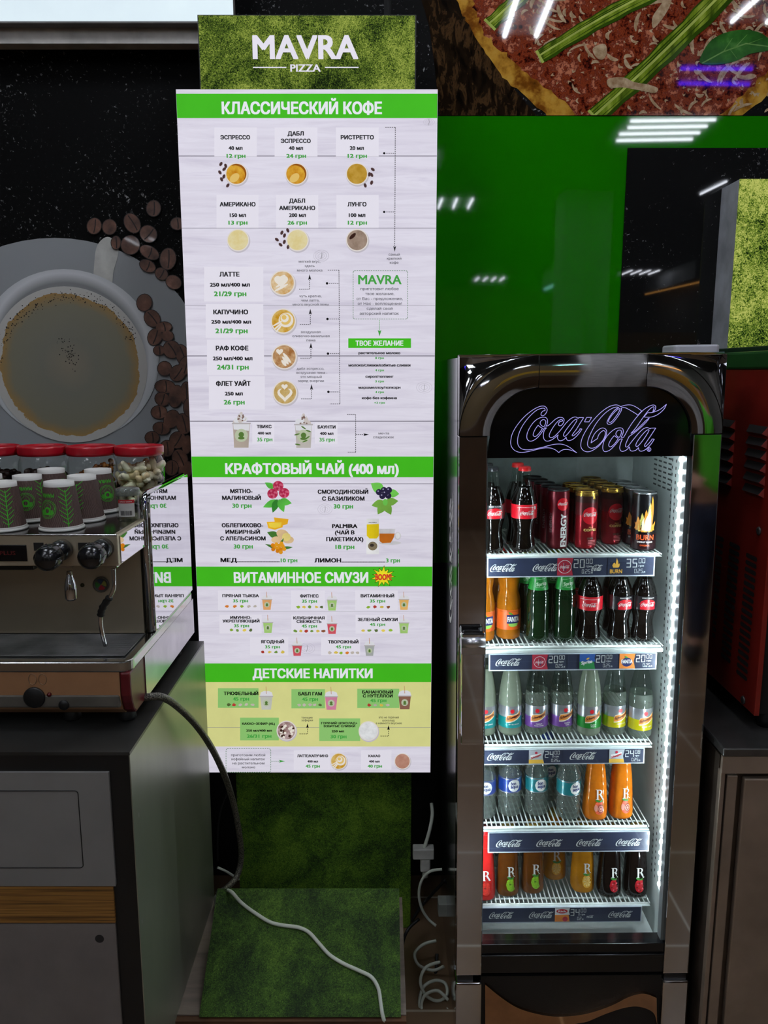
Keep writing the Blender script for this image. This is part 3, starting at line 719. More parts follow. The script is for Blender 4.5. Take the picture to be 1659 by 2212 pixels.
GL = [(CA, '12 грн', 336, 452, 935, 960), (CA, '24 грн', 699, 819, 935, 960), (CA, '12 грн', 1071, 1189, 935, 960), (CA, '13 грн', 347, 464, 1340, 1365), (CA, '26 грн', 706, 825, 1340, 1365), (CA, '12 грн', 1072, 1189, 1340, 1365),
 (CB, '21/29 грн', 184, 393, 264, 296), (CB, '21/29 грн', 193, 401, 501, 533), (CB, '24/31 грн', 203, 408, 733, 765), (CB, '26 грн', 247, 382, 958, 989), (CB, 'MAVRA', 1107, 1385, 157, 220), (CB, '8 грн', 1216, 1272, 684, 698), (CB, '4 грн', 1216, 1272, 762, 776), (CB, '3 грн', 1216, 1272, 833, 847),
 (CB, '4 грн', 1216, 1272, 902, 916), (CB, '+3 грн', 1209, 1278, 970, 984), (CB, '35 грн', 461, 559, 1200, 1224), (CB, '35 грн', 859, 957, 1201, 1225), (CC, '30 грн', 301, 426, 347, 376), (CC, '30 грн', 950, 1075, 351, 380), (CC, '30 грн', 310, 434, 608, 636), (CC, '18 грн', 961, 1083, 611, 639),
 (CC, '10 грн', 611, 719, 698, 724), (CC, '3 грн', 1285, 1374, 698, 725), (CC, '35 грн', 306, 404, 959, 980), (CC, '35 грн', 747, 844, 961, 982), (CC, '35 грн', 1182, 1280, 960, 981), (CC, '35 грн', 312, 410, 1119, 1139), (CC, '45 грн', 745, 844, 1121, 1141), (CC, '45 грн', 1182, 1280, 1111, 1131),
 (CC, '35 грн', 511, 608, 1254, 1274), (CC, '45 грн', 963, 1062, 1254, 1274), (CD, '45 грн', 306, 410, 252, 275), (CD, '45 грн', 748, 851, 254, 277), (CD, '45 грн', 1184, 1288, 263, 285), (CD, '26/31 грн', 395, 553, 490, 513), (CD, '30 грн', 930, 1033, 493, 516), (CD, '45 грн', 771, 863, 683, 704), (CD, '40 грн', 1168, 1260, 683, 704)]
g = G()
for b_ in GL: put(g, *b_[:4], *b_[4:], L4, 0, 0.036 if b_[1] != 'MAVRA' else 0.02)
rect(g, CB, 1044, 566, 1445, 627, L3, 1); put(g, CB, 'ТВОЕ ЖЕЛАНИЕ', 1090, 1396, 580, 613, L4, 2, 0.03)
g.obj('price_lettering', [gtext, green, wht], face, world=True)
SL = [(CA, 'самый', 1320, 1388, 1538, 1554), (CA, 'крепкий', 1310, 1397, 1562, 1578), (CA, 'кофе', 1327, 1380, 1587, 1603), (CB, 'мягкий вкус,', 727, 865, 66, 82), (CB, 'здесь', 765, 829, 94, 110), (CB, 'много молока', 716, 878, 122, 138), (CB, 'чуть крепче,', 731, 873, 287, 303), (CB, 'чем латте,', 742, 860, 314, 330),
 (CB, 'много вкусной пены', 688, 918, 340, 356), (CB, 'воздушная', 742, 866, 516, 532), (CB, 'сливочно-ванильная', 686, 924, 542, 558), (CB, 'пена', 777, 833, 569, 585), (CB, 'дабл эспрессо,', 714, 890, 751, 767), (CB, 'воздушная пена -', 712, 910, 777, 793), (CB, 'это мощный', 738, 874, 803, 819), (CB, 'заряд энергии', 722, 888, 829, 845),
 (CB, 'приготовит любое', 1122, 1366, 239, 257), (CB, 'твое желание,', 1152, 1338, 271, 289), (CB, 'от Вас - предложение,', 1097, 1392, 303, 320), (CB, 'от Нас - воплощение!', 1104, 1387, 334, 352), (CB, 'сделай свой', 1162, 1327, 366, 383), (CB, 'авторский напиток', 1117, 1367, 397, 415), (CB, 'мечта', 1237, 1305, 1165, 1180), (CB, 'сладкоежек', 1203, 1336, 1189, 1205),
 (CD, 'тающие', 744, 816, 376, 390), (CD, 'зефирки', 744, 818, 393, 407), (CD, 'это не горячий', 1238, 1367, 375, 389), (CD, 'шоколад', 1262, 1340, 394, 408), (CD, 'а намного вкуснее', 1220, 1386, 412, 426), (CD, 'приготовим любой', 295, 513, 615, 631), (CD, 'кофейный напиток', 297, 511, 641, 657), (CD, 'на растительном', 303, 508, 667, 683), (CD, 'молоке', 363, 449, 693, 708)]
g = G()
for b_ in SL: put(g, *b_[:4], *b_[4:], L4, 0, 0.008)
g.obj('note_lettering', inkg, face, world=True)
g = G()
D = (8, 5)
seg(g, CA, [(1300, 775), (1361, 775), (1357, 1500)], 4, L4, 0, D); seg(g, CA, [(1293, 932), (1361, 932)], 4, L4, 0, D); seg(g, CA, [(1293, 1288), (1359, 1288)], 4, L4, 0, D)
seg(g, CB, [(913, 130), (984, 130), (991, 985), (925, 985)], 4, L4, 0, D)
for x, y in ((908, 214), (911, 442), (914, 663), (917, 908)):
    seg(g, CB, [(x, y), (987, y)], 4, L4, 0, D); g.sheet([at(CB, a, b) for a, b in disc(x, y, 8, 12)], L4)
for x, y in ((1293, 932), (1293, 1288)): g.sheet([at(CA, a, b) for a, b in disc(x, y, 7, 12)], L4)
for x0, x1, y0, y1 in ((730, 797, 252, 155), (735, 801, 476, 376), (738, 805, 692, 594), (743, 809, 953, 858)):
    seg(g, CB, [(x0, y0), (x1, y0), (x1, y1+30)], 4, L4, 0, D); g.sheet([at(CB, a, b) for a, b in ((x1, y1), (x1+10, y1+38), (x1, y1+30), (x1-10, y1+38))], L4)
g.sheet([at(CA, a, b) for a, b in ((1357, 1530), (1366, 1494), (1357, 1502), (1348, 1494))], L4)
seg(g, CB, [(1037, 1052), (1091, 1052), (1091, 1294), (1037, 1294)], 4, L4, 0, D); seg(g, CB, [(1091, 1181), (1150, 1181)], 4, L4, 0, D)
g.sheet([at(CB, a, b) for a, b in ((1176, 1181), (1140, 1190), (1148, 1181), (1140, 1172))], L4)
for x0, x1, y0, y1 in ((732, 783, 488, 420), (1250, 1301, 502, 432)):
    seg(g, CD, [(x0, y0), (x1, y0), (x1, y1+24)], 4, L4, 0, D); g.sheet([at(CD, a, b) for a, b in ((x1, y1), (x1+9, y1+32), (x1, y1+25), (x1-9, y1+32))], L4)
def dashed_box(Cm, x0, y0, x1, y1): seg(g, Cm, [(x0+8, y0), (x1-8, y0), (x1, y0+8), (x1, y1-8), (x1-8, y1), (x0+8, y1), (x0, y1-8), (x0, y0+8), (x0+8, y0)], 3.5, L4, 1, (9, 6))
dashed_box(CB, 1075, 133, 1423, 442); dashed_box(CD, 262, 582, 548, 733)
seg(g, CB, [(1244, 450), (1244, 522)], 4, L4, 2, D); g.sheet([at(CB, a, b) for a, b in ((1244, 553), (1256, 512), (1244, 520), (1232, 512))], L4, 2)
seg(g, CD, [(552, 663), (610, 663)], 4, L4, 1, D); g.sheet([at(CD, a, b) for a, b in ((640, 663), (600, 672), (608, 663), (600, 654))], L4, 2)
g.obj('dashed_line_print', [ink, EMI('lit_box_green', (96, 140, 104)), gtext], face, world=True)
# cups seen from above
pic = dict(rim=EMI('lit_cup_rim', (238, 230, 224)), shade=EMI('lit_cup_shadow', (206, 200, 210)))
COF = {'amber': ((204, 132, 20), (232, 180, 60)), 'gold': ((184, 140, 34), (206, 164, 70)), 'cream': ((232, 214, 150), (238, 226, 178)), 'lungo': ((150, 128, 112), (176, 154, 138)),
       'latte': ((214, 164, 92), (236, 214, 176)), 'cap': ((206, 150, 24), (232, 200, 120)), 'raf': ((168, 112, 62), (222, 186, 140)), 'flat': ((196, 158, 84), (216, 190, 134)), 'marsh': ((120, 76, 64), (214, 190, 190)), 'white': ((222, 224, 226), (246, 248, 250)), 'cocoa': ((186, 132, 112), (204, 154, 134))}
def cofmat(k):
    lo, hi = COF[k]; nm = 'lit_drink_' + k
    return R(nm, [(0.35, lo), (0.65, hi)], 55, 4, rough=0.6, emit=BOARD)
def heart(cx, cy, r, rot=0):
    return [(cx + r*0.062*16*math.sin(a)**3, cy - r*0.062*(13*math.cos(a)-5*math.cos(2*a)-2*math.cos(3*a)-math.cos(4*a))) for a in (2*PI*k/28 for k in range(28))]
def drink(Cm, cx, cy, r, kind, art=None):
    g = G(); dd = lambda po, Y, mi: g.sheet([at(Cm, a, b) for a, b in po], Y, mi)
    dd(disc(cx+r*0.05, cy+r*0.09, r*1.04, 40), L2-0.0001, 2); dd(disc(cx, cy, r, 40), L3, 0); dd(disc(cx, cy, r*0.9, 40), L4, 1)
    mats = [pic['rim'], cofmat(kind), pic['shade'], EMI('lit_milk', (246, 238, 226)), EMI('lit_dark_coffee', (60, 34, 26)), EMI('lit_crema_dark', (156, 88, 16)), EMI('lit_crema_pale', (238, 200, 112))]
    if art == 'shine': dd(disc(cx-r*0.25, cy+r*0.25, r*0.45, 16, r*0.6, 0.7), L5, 3)
    if art == 'crescent':
        po = [(cx+r*0.89*math.cos(a), cy+r*0.89*math.sin(a)) for a in [(-1.9+2.6*k/16) for k in range(17)]]
        po += [(cx-r*0.12+r*0.89*math.cos(a), cy+r*0.1+r*0.85*math.sin(a)) for a in [(0.7-2.6*k/16) for k in range(17)]]
        dd(po, L5, 5); dd(disc(cx-r*0.16, cy+r*0.36, r*0.50, 18, r*0.34, 2.4), L5, 6)
    if art == 'hole': dd(disc(cx-r*0.4, cy-r*0.35, r*0.16, 12, r*0.38, 0.8), L5, 4)
    if art == 'rosetta':
        for k in range(4): dd(disc(cx-r*0.1+r*0.02*k, cy+r*(0.38-0.28*k), r*(0.62-0.1*k), 16, r*0.1, -0.5), L5-0.0001*k, 3)
        dd(heart(cx-r*0.1, cy-r*0.15, r*0.55), L5-0.0005, 3)
    if art == 'swirl':
        for k in range(4): dd(disc(cx+r*(0.22-0.05*k), cy-r*(0.08+0.07*k), r*(0.58-0.13*k), 24), L5-0.0001*k, 3 if k % 2 == 0 else 6)
        for k in range(3): dd(disc(cx-r*(0.45-0.05*k), cy+r*(0.2+0.2*k), r*0.42, 14, r*0.07, -0.5-0.2*k), L5-0.0006, 3)
    if art == 'tulip':
        dd(heart(cx-r*0.36, cy-r*0.4, r*0.28), L5-0.0004, 3)
        for k in range(3): dd(disc(cx+r*(0.22-0.12*k), cy+r*(0.1+0.2*k), r*(0.5-0.1*k), 16, r*0.12, 0.9), L5-0.0001*k, 3)
    if art == 'hearts':
        dd(heart(cx-r*0.03, cy-r*0.48, r*0.26), L5-0.0004, 3); dd(heart(cx, cy+r*0.15, r*0.62), L5, 3); dd(heart(cx, cy+r*0.02, r*0.42), L5-0.0003, 1)
    if art == 'cubes':
        q = random.Random(2)
        for k in range(26):
            a, b = q.uniform(0, 2*PI), r*0.72*math.sqrt(q.random()); x, y = cx+b*math.cos(a), cy+b*math.sin(a); h = r*0.12; th = q.uniform(0, 1.5)
            dd([(x+h*1.4*math.cos(th+i*PI/2), y+h*1.4*math.sin(th+i*PI/2)) for i in range(4)], L5-0.00002*k, 3 if k % 3 else 4)
    g.obj('cup_print', mats, face, world=True)
for a in ((CA,396,1057,68,'amber','crescent'),(CA,760,1057,68,'amber','crescent'),(CA,1128,1057,68,'gold','shine0'),(CA,406,1459,68,'cream'),(CA,767,1459,68,'cream'),(CA,1129,1459,68,'lungo','hole'),
          (CB,623,211,81,'latte','rosetta'),(CB,628,455,81,'cap','swirl'),(CB,634,683,81,'raf','tulip'),(CB,639,912,79,'flat','hearts'),(CD,648,467,63,'marsh','cubes'),(CD,1173,470,63,'white'),(CD,983,663,54,'cap','swirl'),(CD,1390,663,52,'cocoa')): drink(*a)
g = G()
for Cm, x, y, r_ in ((CA,302,997,.5),(CA,331,1008,-.3),(CA,322,1028,.8),(CA,296,1048,-.6),(CA,320,1073,.3),(CA,306,1090,-.4),(CA,344,1127,.6),(CA,1224,1030,-.9),(CA,1203,1060,.2),(CA,1217,1063,-.5),(CA,1217,1110,.3),(CA,1178,1127,-.3),
                    (CA,672,1414,.4),(CA,708,1400,-.4),(CA,688,1431,.3),(CA,642,1456,-.9),(CA,687,1470,.3),(CA,664,1487,-.8),(CA,710,1500,.2)):
    g.sheet([at(Cm, a, b) for a, b in disc(x, y, 9, 14, 14, r_)], L3, 0); g.sheet([at(Cm, a, b) for a, b in disc(x, y, 1.6, 8, 12, r_)], L4, 1)
g.obj('coffee_bean_print', [EMI('lit_bean', (92, 66, 66)), EMI('lit_bean_crease', (40, 26, 28))], face, world=True)
# takeaway cups seen from the side
def side_cup(Cm, cx, y0, y1, wt, wb_, rgb, key, tall=False):
    g = G(); dd = lambda po, Y, mi: g.sheet([at(Cm, a, b) for a, b in po], Y, mi)
    h = y1-y0; yl = y0+h*(0.30 if tall else 0.42)
    mats = [EMI('lit_cup_'+key, rgb, 0.06), EMI('lit_plastic_dome', (232, 232, 238)), EMI('lit_cup_badge', (196, 206, 176)), EMI('lit_badge_green', (92, 128, 60)), EMI('lit_cup_line', (190, 184, 186)), EMI('lit_straw', (206, 150, 110)), EMI('lit_cream', (214, 204, 200)), EMI('lit_crumb', (134, 108, 100) if key != 'bounty' else (60, 60, 66))]
    if tall:
        q_ = random.Random(len(key))
        for k in range(16):
            v_ = k/15; yy = yl - (yl-y0)*0.92*v_; ww = wt*0.46*(1-v_)**0.8; dd(disc(cx+q_.uniform(-ww, ww)*0.8, yy, wt*(0.20-0.12*v_), 12), L3-0.00002*k, 6 if k % 2 else 1)
        for k in range(9):
            v_ = q_.random(); dd(disc(cx+q_.uniform(-0.3, 0.3)*wt*(1-v_*0.6), yl-(yl-y0)*0.8*v_, wt*0.05, 8), L4, 7)
    else:
        dd([(cx-wt*0.5, yl), (cx-wt*0.42, yl-h*0.16), (cx-wt*0.2, yl-h*0.22), (cx+wt*0.2, yl-h*0.22), (cx+wt*0.42, yl-h*0.16), (cx+wt*0.5, yl)], L3, 1)
        dd([(cx-2, yl-h*0.1), (cx-4, y0), (cx-1, y0), (cx+2, yl-h*0.1)], L4, 5)
    dd([(cx-wt*0.47, yl), (cx+wt*0.47, yl), (cx+wb_*0.5, y1), (cx-wb_*0.5, y1)], L4, 0)
    dd([(cx-wt*0.52, yl-2), (cx+wt*0.52, yl-2), (cx+wt*0.52, yl+h*0.03), (cx-wt*0.52, yl+h*0.03)], L4-0.0001, 4)
    r = wt*(0.36 if tall else 0.26); yc = yl + (y1-yl)*0.5
    if tall: dd([(cx-wt*0.45, yl+h*0.03), (cx+wt*0.45, yl+h*0.03), (cx+wt*0.42, yl+h*0.22), (cx-wt*0.42, yl+h*0.18)], L4-0.0001, 1)
    dd(disc(cx, yc, r, 20), L5, 2); dd(disc(cx, yc-r*0.12, r*0.42, 14), L5-0.0002, 3); dd(disc(cx, yc+r*0.4, r*0.5, 14, r*0.22), L5-0.0002, 3)
    if key == 'bounty':
        for k in range(6): dd(disc(cx+wt*(0.36*math.sin(k*2.3)), yl+h*(0.1+0.1*k), wt*0.16, 10, h*0.022, 0.6*math.cos(k)), L5-0.0004, 3)
    g.obj('takeaway_cup_print', mats, face, world=True)
side_cup(CB, 360, 1040, 1265, 116, 92, (186, 172, 160), 'twix', True); side_cup(CB, 758, 1050, 1266, 116, 92, (196, 190, 184), 'bounty', True)
for Cm, cx, y0, y1, rgb, key in ((CC,524,912,1028,(232,170,112),'pumpkin'),(CC,940,915,1032,(166,206,120),'lime'),(CC,1400,912,1028,(234,184,104),'amber'),(CC,530,1060,1175,(164,196,124),'lime'),(CC,940,1068,1182,(222,90,104),'berry'),(CC,1400,1062,1178,(154,192,106),'lime'),
                                 (CC,717,1206,1322,(204,88,104),'berry'),(CC,1180,1208,1322,(176,180,178),'grey'),(CD,520,185,333,(204,206,196),'truffle'),(CD,935,187,334,(222,138,170),'pink'),(CD,1405,181,331,(140,100,82),'choc')):
    side_cup(Cm, cx, y0, y1, 66 if Cm is CC else 84, 46 if Cm is CC else 60, rgb, key)
# fruit and tea pictures, small ingredient pictures, comic star
def cols(*rgbs): return [EMI('lit_pic_%d_%d_%d' % c, c, 0.10) for c in rgbs]
def pic_obj(name, Cm, shapes, mats):
    g = G()
    for k, (po, mi) in enumerate(shapes): g.sheet([at(Cm, a, b) for a, b in po], L3-0.00005*k, mi)
    g.obj(name, mats, face, world=True)
def leafp(cx, cy, L, wd, an):
    c, s_ = math.cos(an), math.sin(an); po = []
    for k in range(11): q = k/10; po.append((q*L, wd*math.sin(PI*q**0.8)))
    for k in range(10, -1, -1): q = k/10; po.append((q*L, -wd*math.sin(PI*q**0.8)))
    return [(cx+x*c-y*s_, cy+x*s_+y*c) for x, y in po]
gl_, gd_ = (92, 190, 74), (56, 140, 52)
sh = [(leafp(570, 250, 70, 18, -2.6), 0), (leafp(600, 330, 110, 24, 2.75), 0), (leafp(600, 330, 84, 24, 0.2), 0), (leafp(590, 320, 92, 22, 1.9), 1), (leafp(600, 320, 90, 22, 1.2), 0)]
for cx, cy in ((560, 285), (634, 280), (596, 235)):
    sh.append((disc(cx, cy, 34, 20, 32), 2))
    for k in range(14): a = k*2.4; r = 9*math.sqrt(k)*0.8; sh.append((disc(cx+r*math.cos(a), cy+r*math.sin(a), 7, 9), 3 if k % 2 else 4))
pic_obj('raspberry_print', CC, sh, cols(gl_, gd_, (206, 58, 96), (226, 104, 134), (190, 44, 84)))
sh = [(leafp(1270, 270, 96, 34, 3.7), 0), (leafp(1300, 280, 70, 26, 0.1), 0), (leafp(1280, 340, 90, 26, 2.9), 1), (leafp(1280, 340, 84, 26, -0.1), 1), (leafp(1275, 345, 84, 26, 2.1), 1), (leafp(1280, 345, 84, 26, 1.1), 1), (disc(1280, 340, 16, 12, 22), 0)]
for cx, cy in ((1240, 275), (1272, 262), (1304, 262), (1262, 300), (1300, 298), (1280, 282)): sh += [(disc(cx, cy, 20, 16), 2), (disc(cx-5, cy-6, 5, 8), 3)]
pic_obj('currant_print', CC, sh, cols((110, 196, 82), (118, 170, 70), (40, 34, 62), (150, 146, 178)))
sh = [([(568, 437), (662, 448), (655, 480), (610, 492), (575, 475)], 0), ([(522, 465), (628, 462), (624, 500), (575, 516), (532, 506)], 0), ([(532, 472), (618, 468), (612, 496), (575, 505), (542, 498)], 1), (leafp(600, 560, 80, 22, 3.5), 4),
      (disc(625, 545, 42, 18, 30, .4), 2), (disc(585, 580, 34, 16, 22), 2), (disc(660, 580, 36, 16, 24), 2), (disc(648, 562, 28, 16, 26), 5), (leafp(600, 640, 95, 10, 3.5), 4), (leafp(610, 635, 80, 10, -.1), 4), (leafp(600, 630, 70, 9, -1.1), 4)]
for k in range(13): a = k*2.4; r = 13*math.sqrt(k); sh.append((disc(600+r*1.0*math.cos(a), 630+r*0.7*math.sin(a), 13, 12), 3 if k % 3 else 6))
pic_obj('orange_ginger_print', CC, sh, cols((244, 176, 40), (250, 206, 70), (222, 190, 146), (240, 160, 36), (70, 120, 50), (238, 214, 130), (224, 134, 22)))
sh = [([(1160, 445), (1240, 445), (1240, 672), (1160, 672)], 0), ([(1162, 482), (1240, 478), (1240, 555), (1225, 572), (1180, 572), (1162, 555)], 1), (disc(1200, 620, 30, 16, 28), 4), (disc(1195, 615, 14, 10, 10), 5),
      (disc(1310, 600, 72, 24, 12), 2), (disc(1360, 555, 22, 16, 26), 2), (disc(1360, 555, 14, 16, 18), 0), ([(1240, 510), (1345, 510), (1338, 560), (1318, 600), (1262, 604), (1244, 590)], 2), ([(1242, 540), (1341, 540), (1334, 566), (1316, 598), (1262, 602), (1244, 588)], 3)]
pic_obj('tea_print', CC, sh, cols((240, 240, 244), (240, 208, 30), (214, 212, 216), (204, 112, 34), (130, 118, 92), (60, 52, 44)))
g = G(); put(g, CC, 'PALMIRA', 1175, 1226, 466, 473, L5, 0, 0.02); g.obj('lettering', ink, face, world=True)
star = []
for k in range(26):
    r = (66 if k % 4 == 0 else 54) if k % 2 == 0 else 34
    star.append((1264 + r*1.15*math.cos(2*PI*k/26), 815 + r*math.sin(2*PI*k/26)))
g = G(); g.sheet([at(CC, 1264+(a-1264)*1.12, 815+(b-815)*1.12) for a, b in star], L3, 2); g.sheet([at(CC, a, b) for a, b in star], L4, 0)
put(g, CC, 'BOOM!', 1216, 1322, 796, 838, L5, 1, 0.06)
g.obj('comic_star_print', cols((246, 222, 40), (206, 60, 44), (40, 44, 20)), face, world=True)
ic = random.Random(9); g = G()
pal = [(222,130,50),(150,190,60),(236,206,90),(120,160,70),(196,70,60),(200,190,180),(90,110,60),(150,90,60)]
for Cm, y, xs, seq in ((CC,1006,(268,318,364,406,447),'001557'),(CC,1010,(722,760,798,840,872),'12326'),(CC,1010,(1172,1214,1257,1300),'1427'),(CC,1158,(296,335,378,420),'1326'),(CC,1164,(704,740,775,811,848,885),'324327'),(CC,1160,(1140,1180,1222,1268,1314),'23621'),(CC,1298,(497,540,582,624),'4232'),(CC,1302,(924,966,999,1036,1070,1105),'521055'),
                   (CD,302,(279,313,354,392,433),'64555'),(CD,303,(730,763,800,828,862),'55556'),(CD,304,(1178,1216,1254,1296),'4525')):
    for x, c in zip(xs, seq):
        g.sheet([at(Cm, a, b) for a, b in sm([(x+ic.uniform(8, 15)*math.cos(q), y+ic.uniform(6, 11)*math.sin(q)) for q in (0, 0.9, 1.8, 2.7, 3.6, 4.5, 5.4)], 3)], L3, int(c))
g.obj('ingredient_print', cols(*pal), face, world=True)
# faint knots of the printed planks
g = G()
for Cm, x, y, rx, ry in ((CA, 910, 1555, 46, 36), (CB, 875, 35, 45, 34), (CC, 895, 385, 46, 34), (CB, 1530, 880, 50, 36), (CA, 1565, 742, 34, 20), (CC, 780, 1275, 50, 34)):
    for k in range(3):
        q = 1-k*0.3; seg(g, Cm, disc(x, y, rx*q, 24, ry*q) + [disc(x, y, rx*q, 24, ry*q)[0]], 2.2, L1-0.0002, 0)
    seg(g, Cm, [(x, y-20), (x+2, y), (x-3, y+20)], 2.5, L1-0.0002, 1)
g.obj('knot_print', [EMI('lit_knot', (206, 201, 216)), EMI('lit_knot_crack', (130, 128, 138))], face, world=True)
# sloping foot of the stand on a low wooden platform
FZ = 0.21
p0 = PZ(430, 2197, FZ); p1 = PZ(866, 2197, FZ)
foot_y, foot_x0, foot_x1 = p0.y, p0.x, p1.x
slope = math.radians(34.5); fl_ = 0.275
fn = Vector((0, -math.sin(slope), math.cos(slope)))
fy, fz = foot_y + fl_*math.cos(slope), FZ + fl_*math.sin(slope)
g = G(); n_ = [(foot_x0, foot_y, FZ), (foot_x1, foot_y, FZ), (foot_x1, fy, fz), (foot_x0, fy, fz), (foot_x0, fy+0.02, FZ), (foot_x1, fy+0.02, FZ)]
g.raw(n_, [(0,1,2,3), (3,2,5,4), (0,3,4), (1,5,2), (0,4,5,1)])
tag(g.obj('display_wedge', GRASS('printed_grass_dense', [(0.36, (8, 16, 6)), (0.45, (26, 46, 12)), (0.53, (58, 90, 24)), (0.64, (104, 136, 46))], 0, 300, 9)), 'sloping grass-printed foot in front of the stand, under the white cable', 'stand foot')
t = thing('floor_platform', 'low brown wooden platform under the sloping grass foot', 'platform', (-0.2, foot_y-0.008, 0))
g = G(); g.box(-0.60, foot_x1+0.012, foot_y-0.008, foot_y+0.008, 0, FZ-0.004); g.obj('front_board', R('brown_stained_wood', [(0.3, (52, 32, 20)), (0.6, (92, 58, 36))], 8, 5, rough=0.5, stretch=(1, 1, 9)), t, world=True)
g = G(); g.box(-0.60, foot_x1+0.012, foot_y+0.008, 1.96, FZ-0.02, FZ-0.001); g.obj('deck', R('pale_worn_boards', [(0.3, (112, 100, 90)), (0.6, (142, 128, 116))], 6, 5, rough=0.7, stretch=(1, 6, 1)), t, world=True)
g = G(); g.box(-0.59, foot_x1, foot_y+0.008, 1.95, 0, FZ-0.02); g.obj('core', M('black_sheet_metal', (24, 24, 26)), t, world=True)

# lit grass box on the right and its grey side
t = thing('grass_light_box', 'lit yellow-green grass sign with grey side on the right wall', 'light box', (1.2, 2.27, 1.65))
q0 = P(1571, 754, WY-0.06); gx0 = q0.x - 0.005; gyf = 2.225
gx0 = P(1599, 386, gyf).x; gz0, gz1 = P(1590, 753, gyf).z, P(1610, 386.5, gyf).z
g = G(); g.box(gx0, 1.8, gyf+0.004, PY-0.007, gz0, gz1); g.obj('housing', M('mid_grey_side', (176, 178, 184), 0.6), t, world=True)
g = G(); g.box(gx0, 1.8, gyf, gyf+0.004, gz0, gz1); g.obj('lit_face', GRASS('lit_bright_grass', [(0.42, (8, 22, 8)), (0.465, (60, 92, 28)), (0.51, (140, 166, 56)), (0.57, (214, 220, 116))], emit=0.62, scale=170), t, world=True)

# ================================================================ script lettering of the cooler's header, traced once
def EE(pts): return [(1090 + x/9.2167, 860 + y/9.2167) for x, y in pts]
def FF(pts): return [(1240 + x/7.9, 860 + y/7.9) for x, y in pts]
def dup(s):
    """'x,y x,y* ...' -> points; * marks a corner (given twice)"""
    out = []
    for tok in s.split():
        c = tok.endswith('*'); a, b = tok.rstrip('*').split(','); out.append((float(a), float(b)))
        if c: out.append((float(a), float(b)))
    return out
LOGO = [
 [EE(dup('805,250* 770,255 735,290 725,330 755,352 800,330 840,270 845,215 810,170 760,157 690,170 600,212 500,280 400,365 300,475 210,600 150,720 125,830 122,910 145,980 200,1040 280,1075 370,1080 480,1062 600,1033 700,1008 790,992 860,990 930,998 1000,1025 1045,1055 1078,1085* 1120,1050 1170,1028 1240,1022 1320,1037 1390,1063 1437,1090* 1380,1045 1310,990 1240,950 1160,922 1080,914 980,922 880,945 760,977 640,1005 540,1023 440,1030 360,1018 300,980 265,920 258,840 275,740 320,620 390,500 480,385 570,295 650,235 730,205 780,202 805,220'))],
 [EE(dup('800,382 845,410 855,470 845,520 820,562* 870,545 930,495 1000,430 1060,393 1110,382 1160,395 1185,430 1175,480 1145,530 1105,552 1075,535 1075,500 1105,465 1150,460* 1155,440 1130,425 1090,440 1030,495 960,590 905,690 888,750 905,780 950,782 1010,745 1080,675 1150,590 1230,490 1310,415 1370,382 1410,375 1440,385 1465,405* 1475,388* 1575,388* 1500,505 1430,620 1370,700 1345,740 1365,752 1420,710 1490,640 1500,610* 1540,615* 1490,690 1420,770 1350,825 1290,845 1250,838 1228,800 1228,775* 1180,825 1120,848 1080,840 1055,800 1060,750 1070,730* 1010,780 940,830 870,855 820,850 785,815 772,750 780,680 800,630 835,592* 795,590* 740,680 660,780 580,840 510,857 460,830 442,770 455,690 500,590 570,490 650,420 730,385')),
  EE(dup('780,568 735,545 708,505 720,460 760,430 800,435 820,470 810,520')), EE(dup('668,540* 700,570 755,600* 710,670 650,740 605,765 570,745 575,700 610,620')),
  EE(dup('1440,425 1410,425 1350,475 1270,570 1200,670 1172,735 1190,762 1230,740 1300,660 1370,560 1430,465'))],
 [FF(dup('215,330* 300,328* 255,405* 178,405*'))],
 [FF(dup('795,145* 740,118 680,120 590,150 480,225 380,320 280,440 200,560 140,680 115,790 130,860 180,905 250,915 330,885 420,820 480,750 530,680 555,600 550,545 510,512 460,515 400,555 350,610 310,690 290,765* 340,730 400,690* 420,630 460,580 500,555 530,570 535,610 510,690 450,770 380,830 310,855 255,840 230,790 245,700 290,590 360,460 450,340 550,240 650,175 720,153 765,158* 700,200 640,270 590,350 565,410 575,440 610,447 660,420 720,350 775,270 810,200 805,170* 850,160 900,175 980,220 1050,262 1090,290* 1155,220* 1080,165 1000,125 940,115 870,122')),
  FF(dup('785,180 730,205 660,275 605,350 590,395 610,415 650,395 710,320 760,245'))],
 [FF(dup('780,507 820,515 840,550 835,600 805,670* 845,670* 880,610 930,520 1010,400 1090,300 1180,205 1260,150 1330,120 1375,122 1395,150 1380,205 1345,235* 1365,160 1345,150 1290,190 1230,260 1150,370 1060,500 970,605* 1060,545 1150,460 1230,380 1285,338* 1240,400 1150,490 1050,575 940,655* 900,740 880,800 885,832 920,825 970,760 1050,660 1120,580 1190,520 1250,503 1300,525* 1310,512* 1395,510* 1330,610 1250,730 1205,800 1215,828 1260,790 1320,720 1330,697* 1370,700* 1310,790 1230,870 1160,905 1115,895 1100,845* 1060,885 1000,905 960,890 945,830* 900,880 840,908 800,900 780,850 795,770 825,695* 780,700* 700,800 620,880 550,912 505,900 490,840 510,740 570,640 650,560 720,518')),
  FF(dup('770,668 725,640 715,600 745,555 790,545 808,570 800,620')), FF(dup('685,640* 755,690* 700,770 640,825 600,825 595,780 630,710')), FF(dup('1280,545 1240,550 1160,630 1080,740 1055,800 1070,828 1110,800 1190,700 1255,600'))],
 [FF(dup('1255,250* 1330,245 1400,225 1480,185 1578,105* 1540,180 1470,250 1390,300 1300,325 1190,322*'))],
]
LX0, LX1, LY0, LY1 = 1103.0, 1440.0, 873.0, 978.5
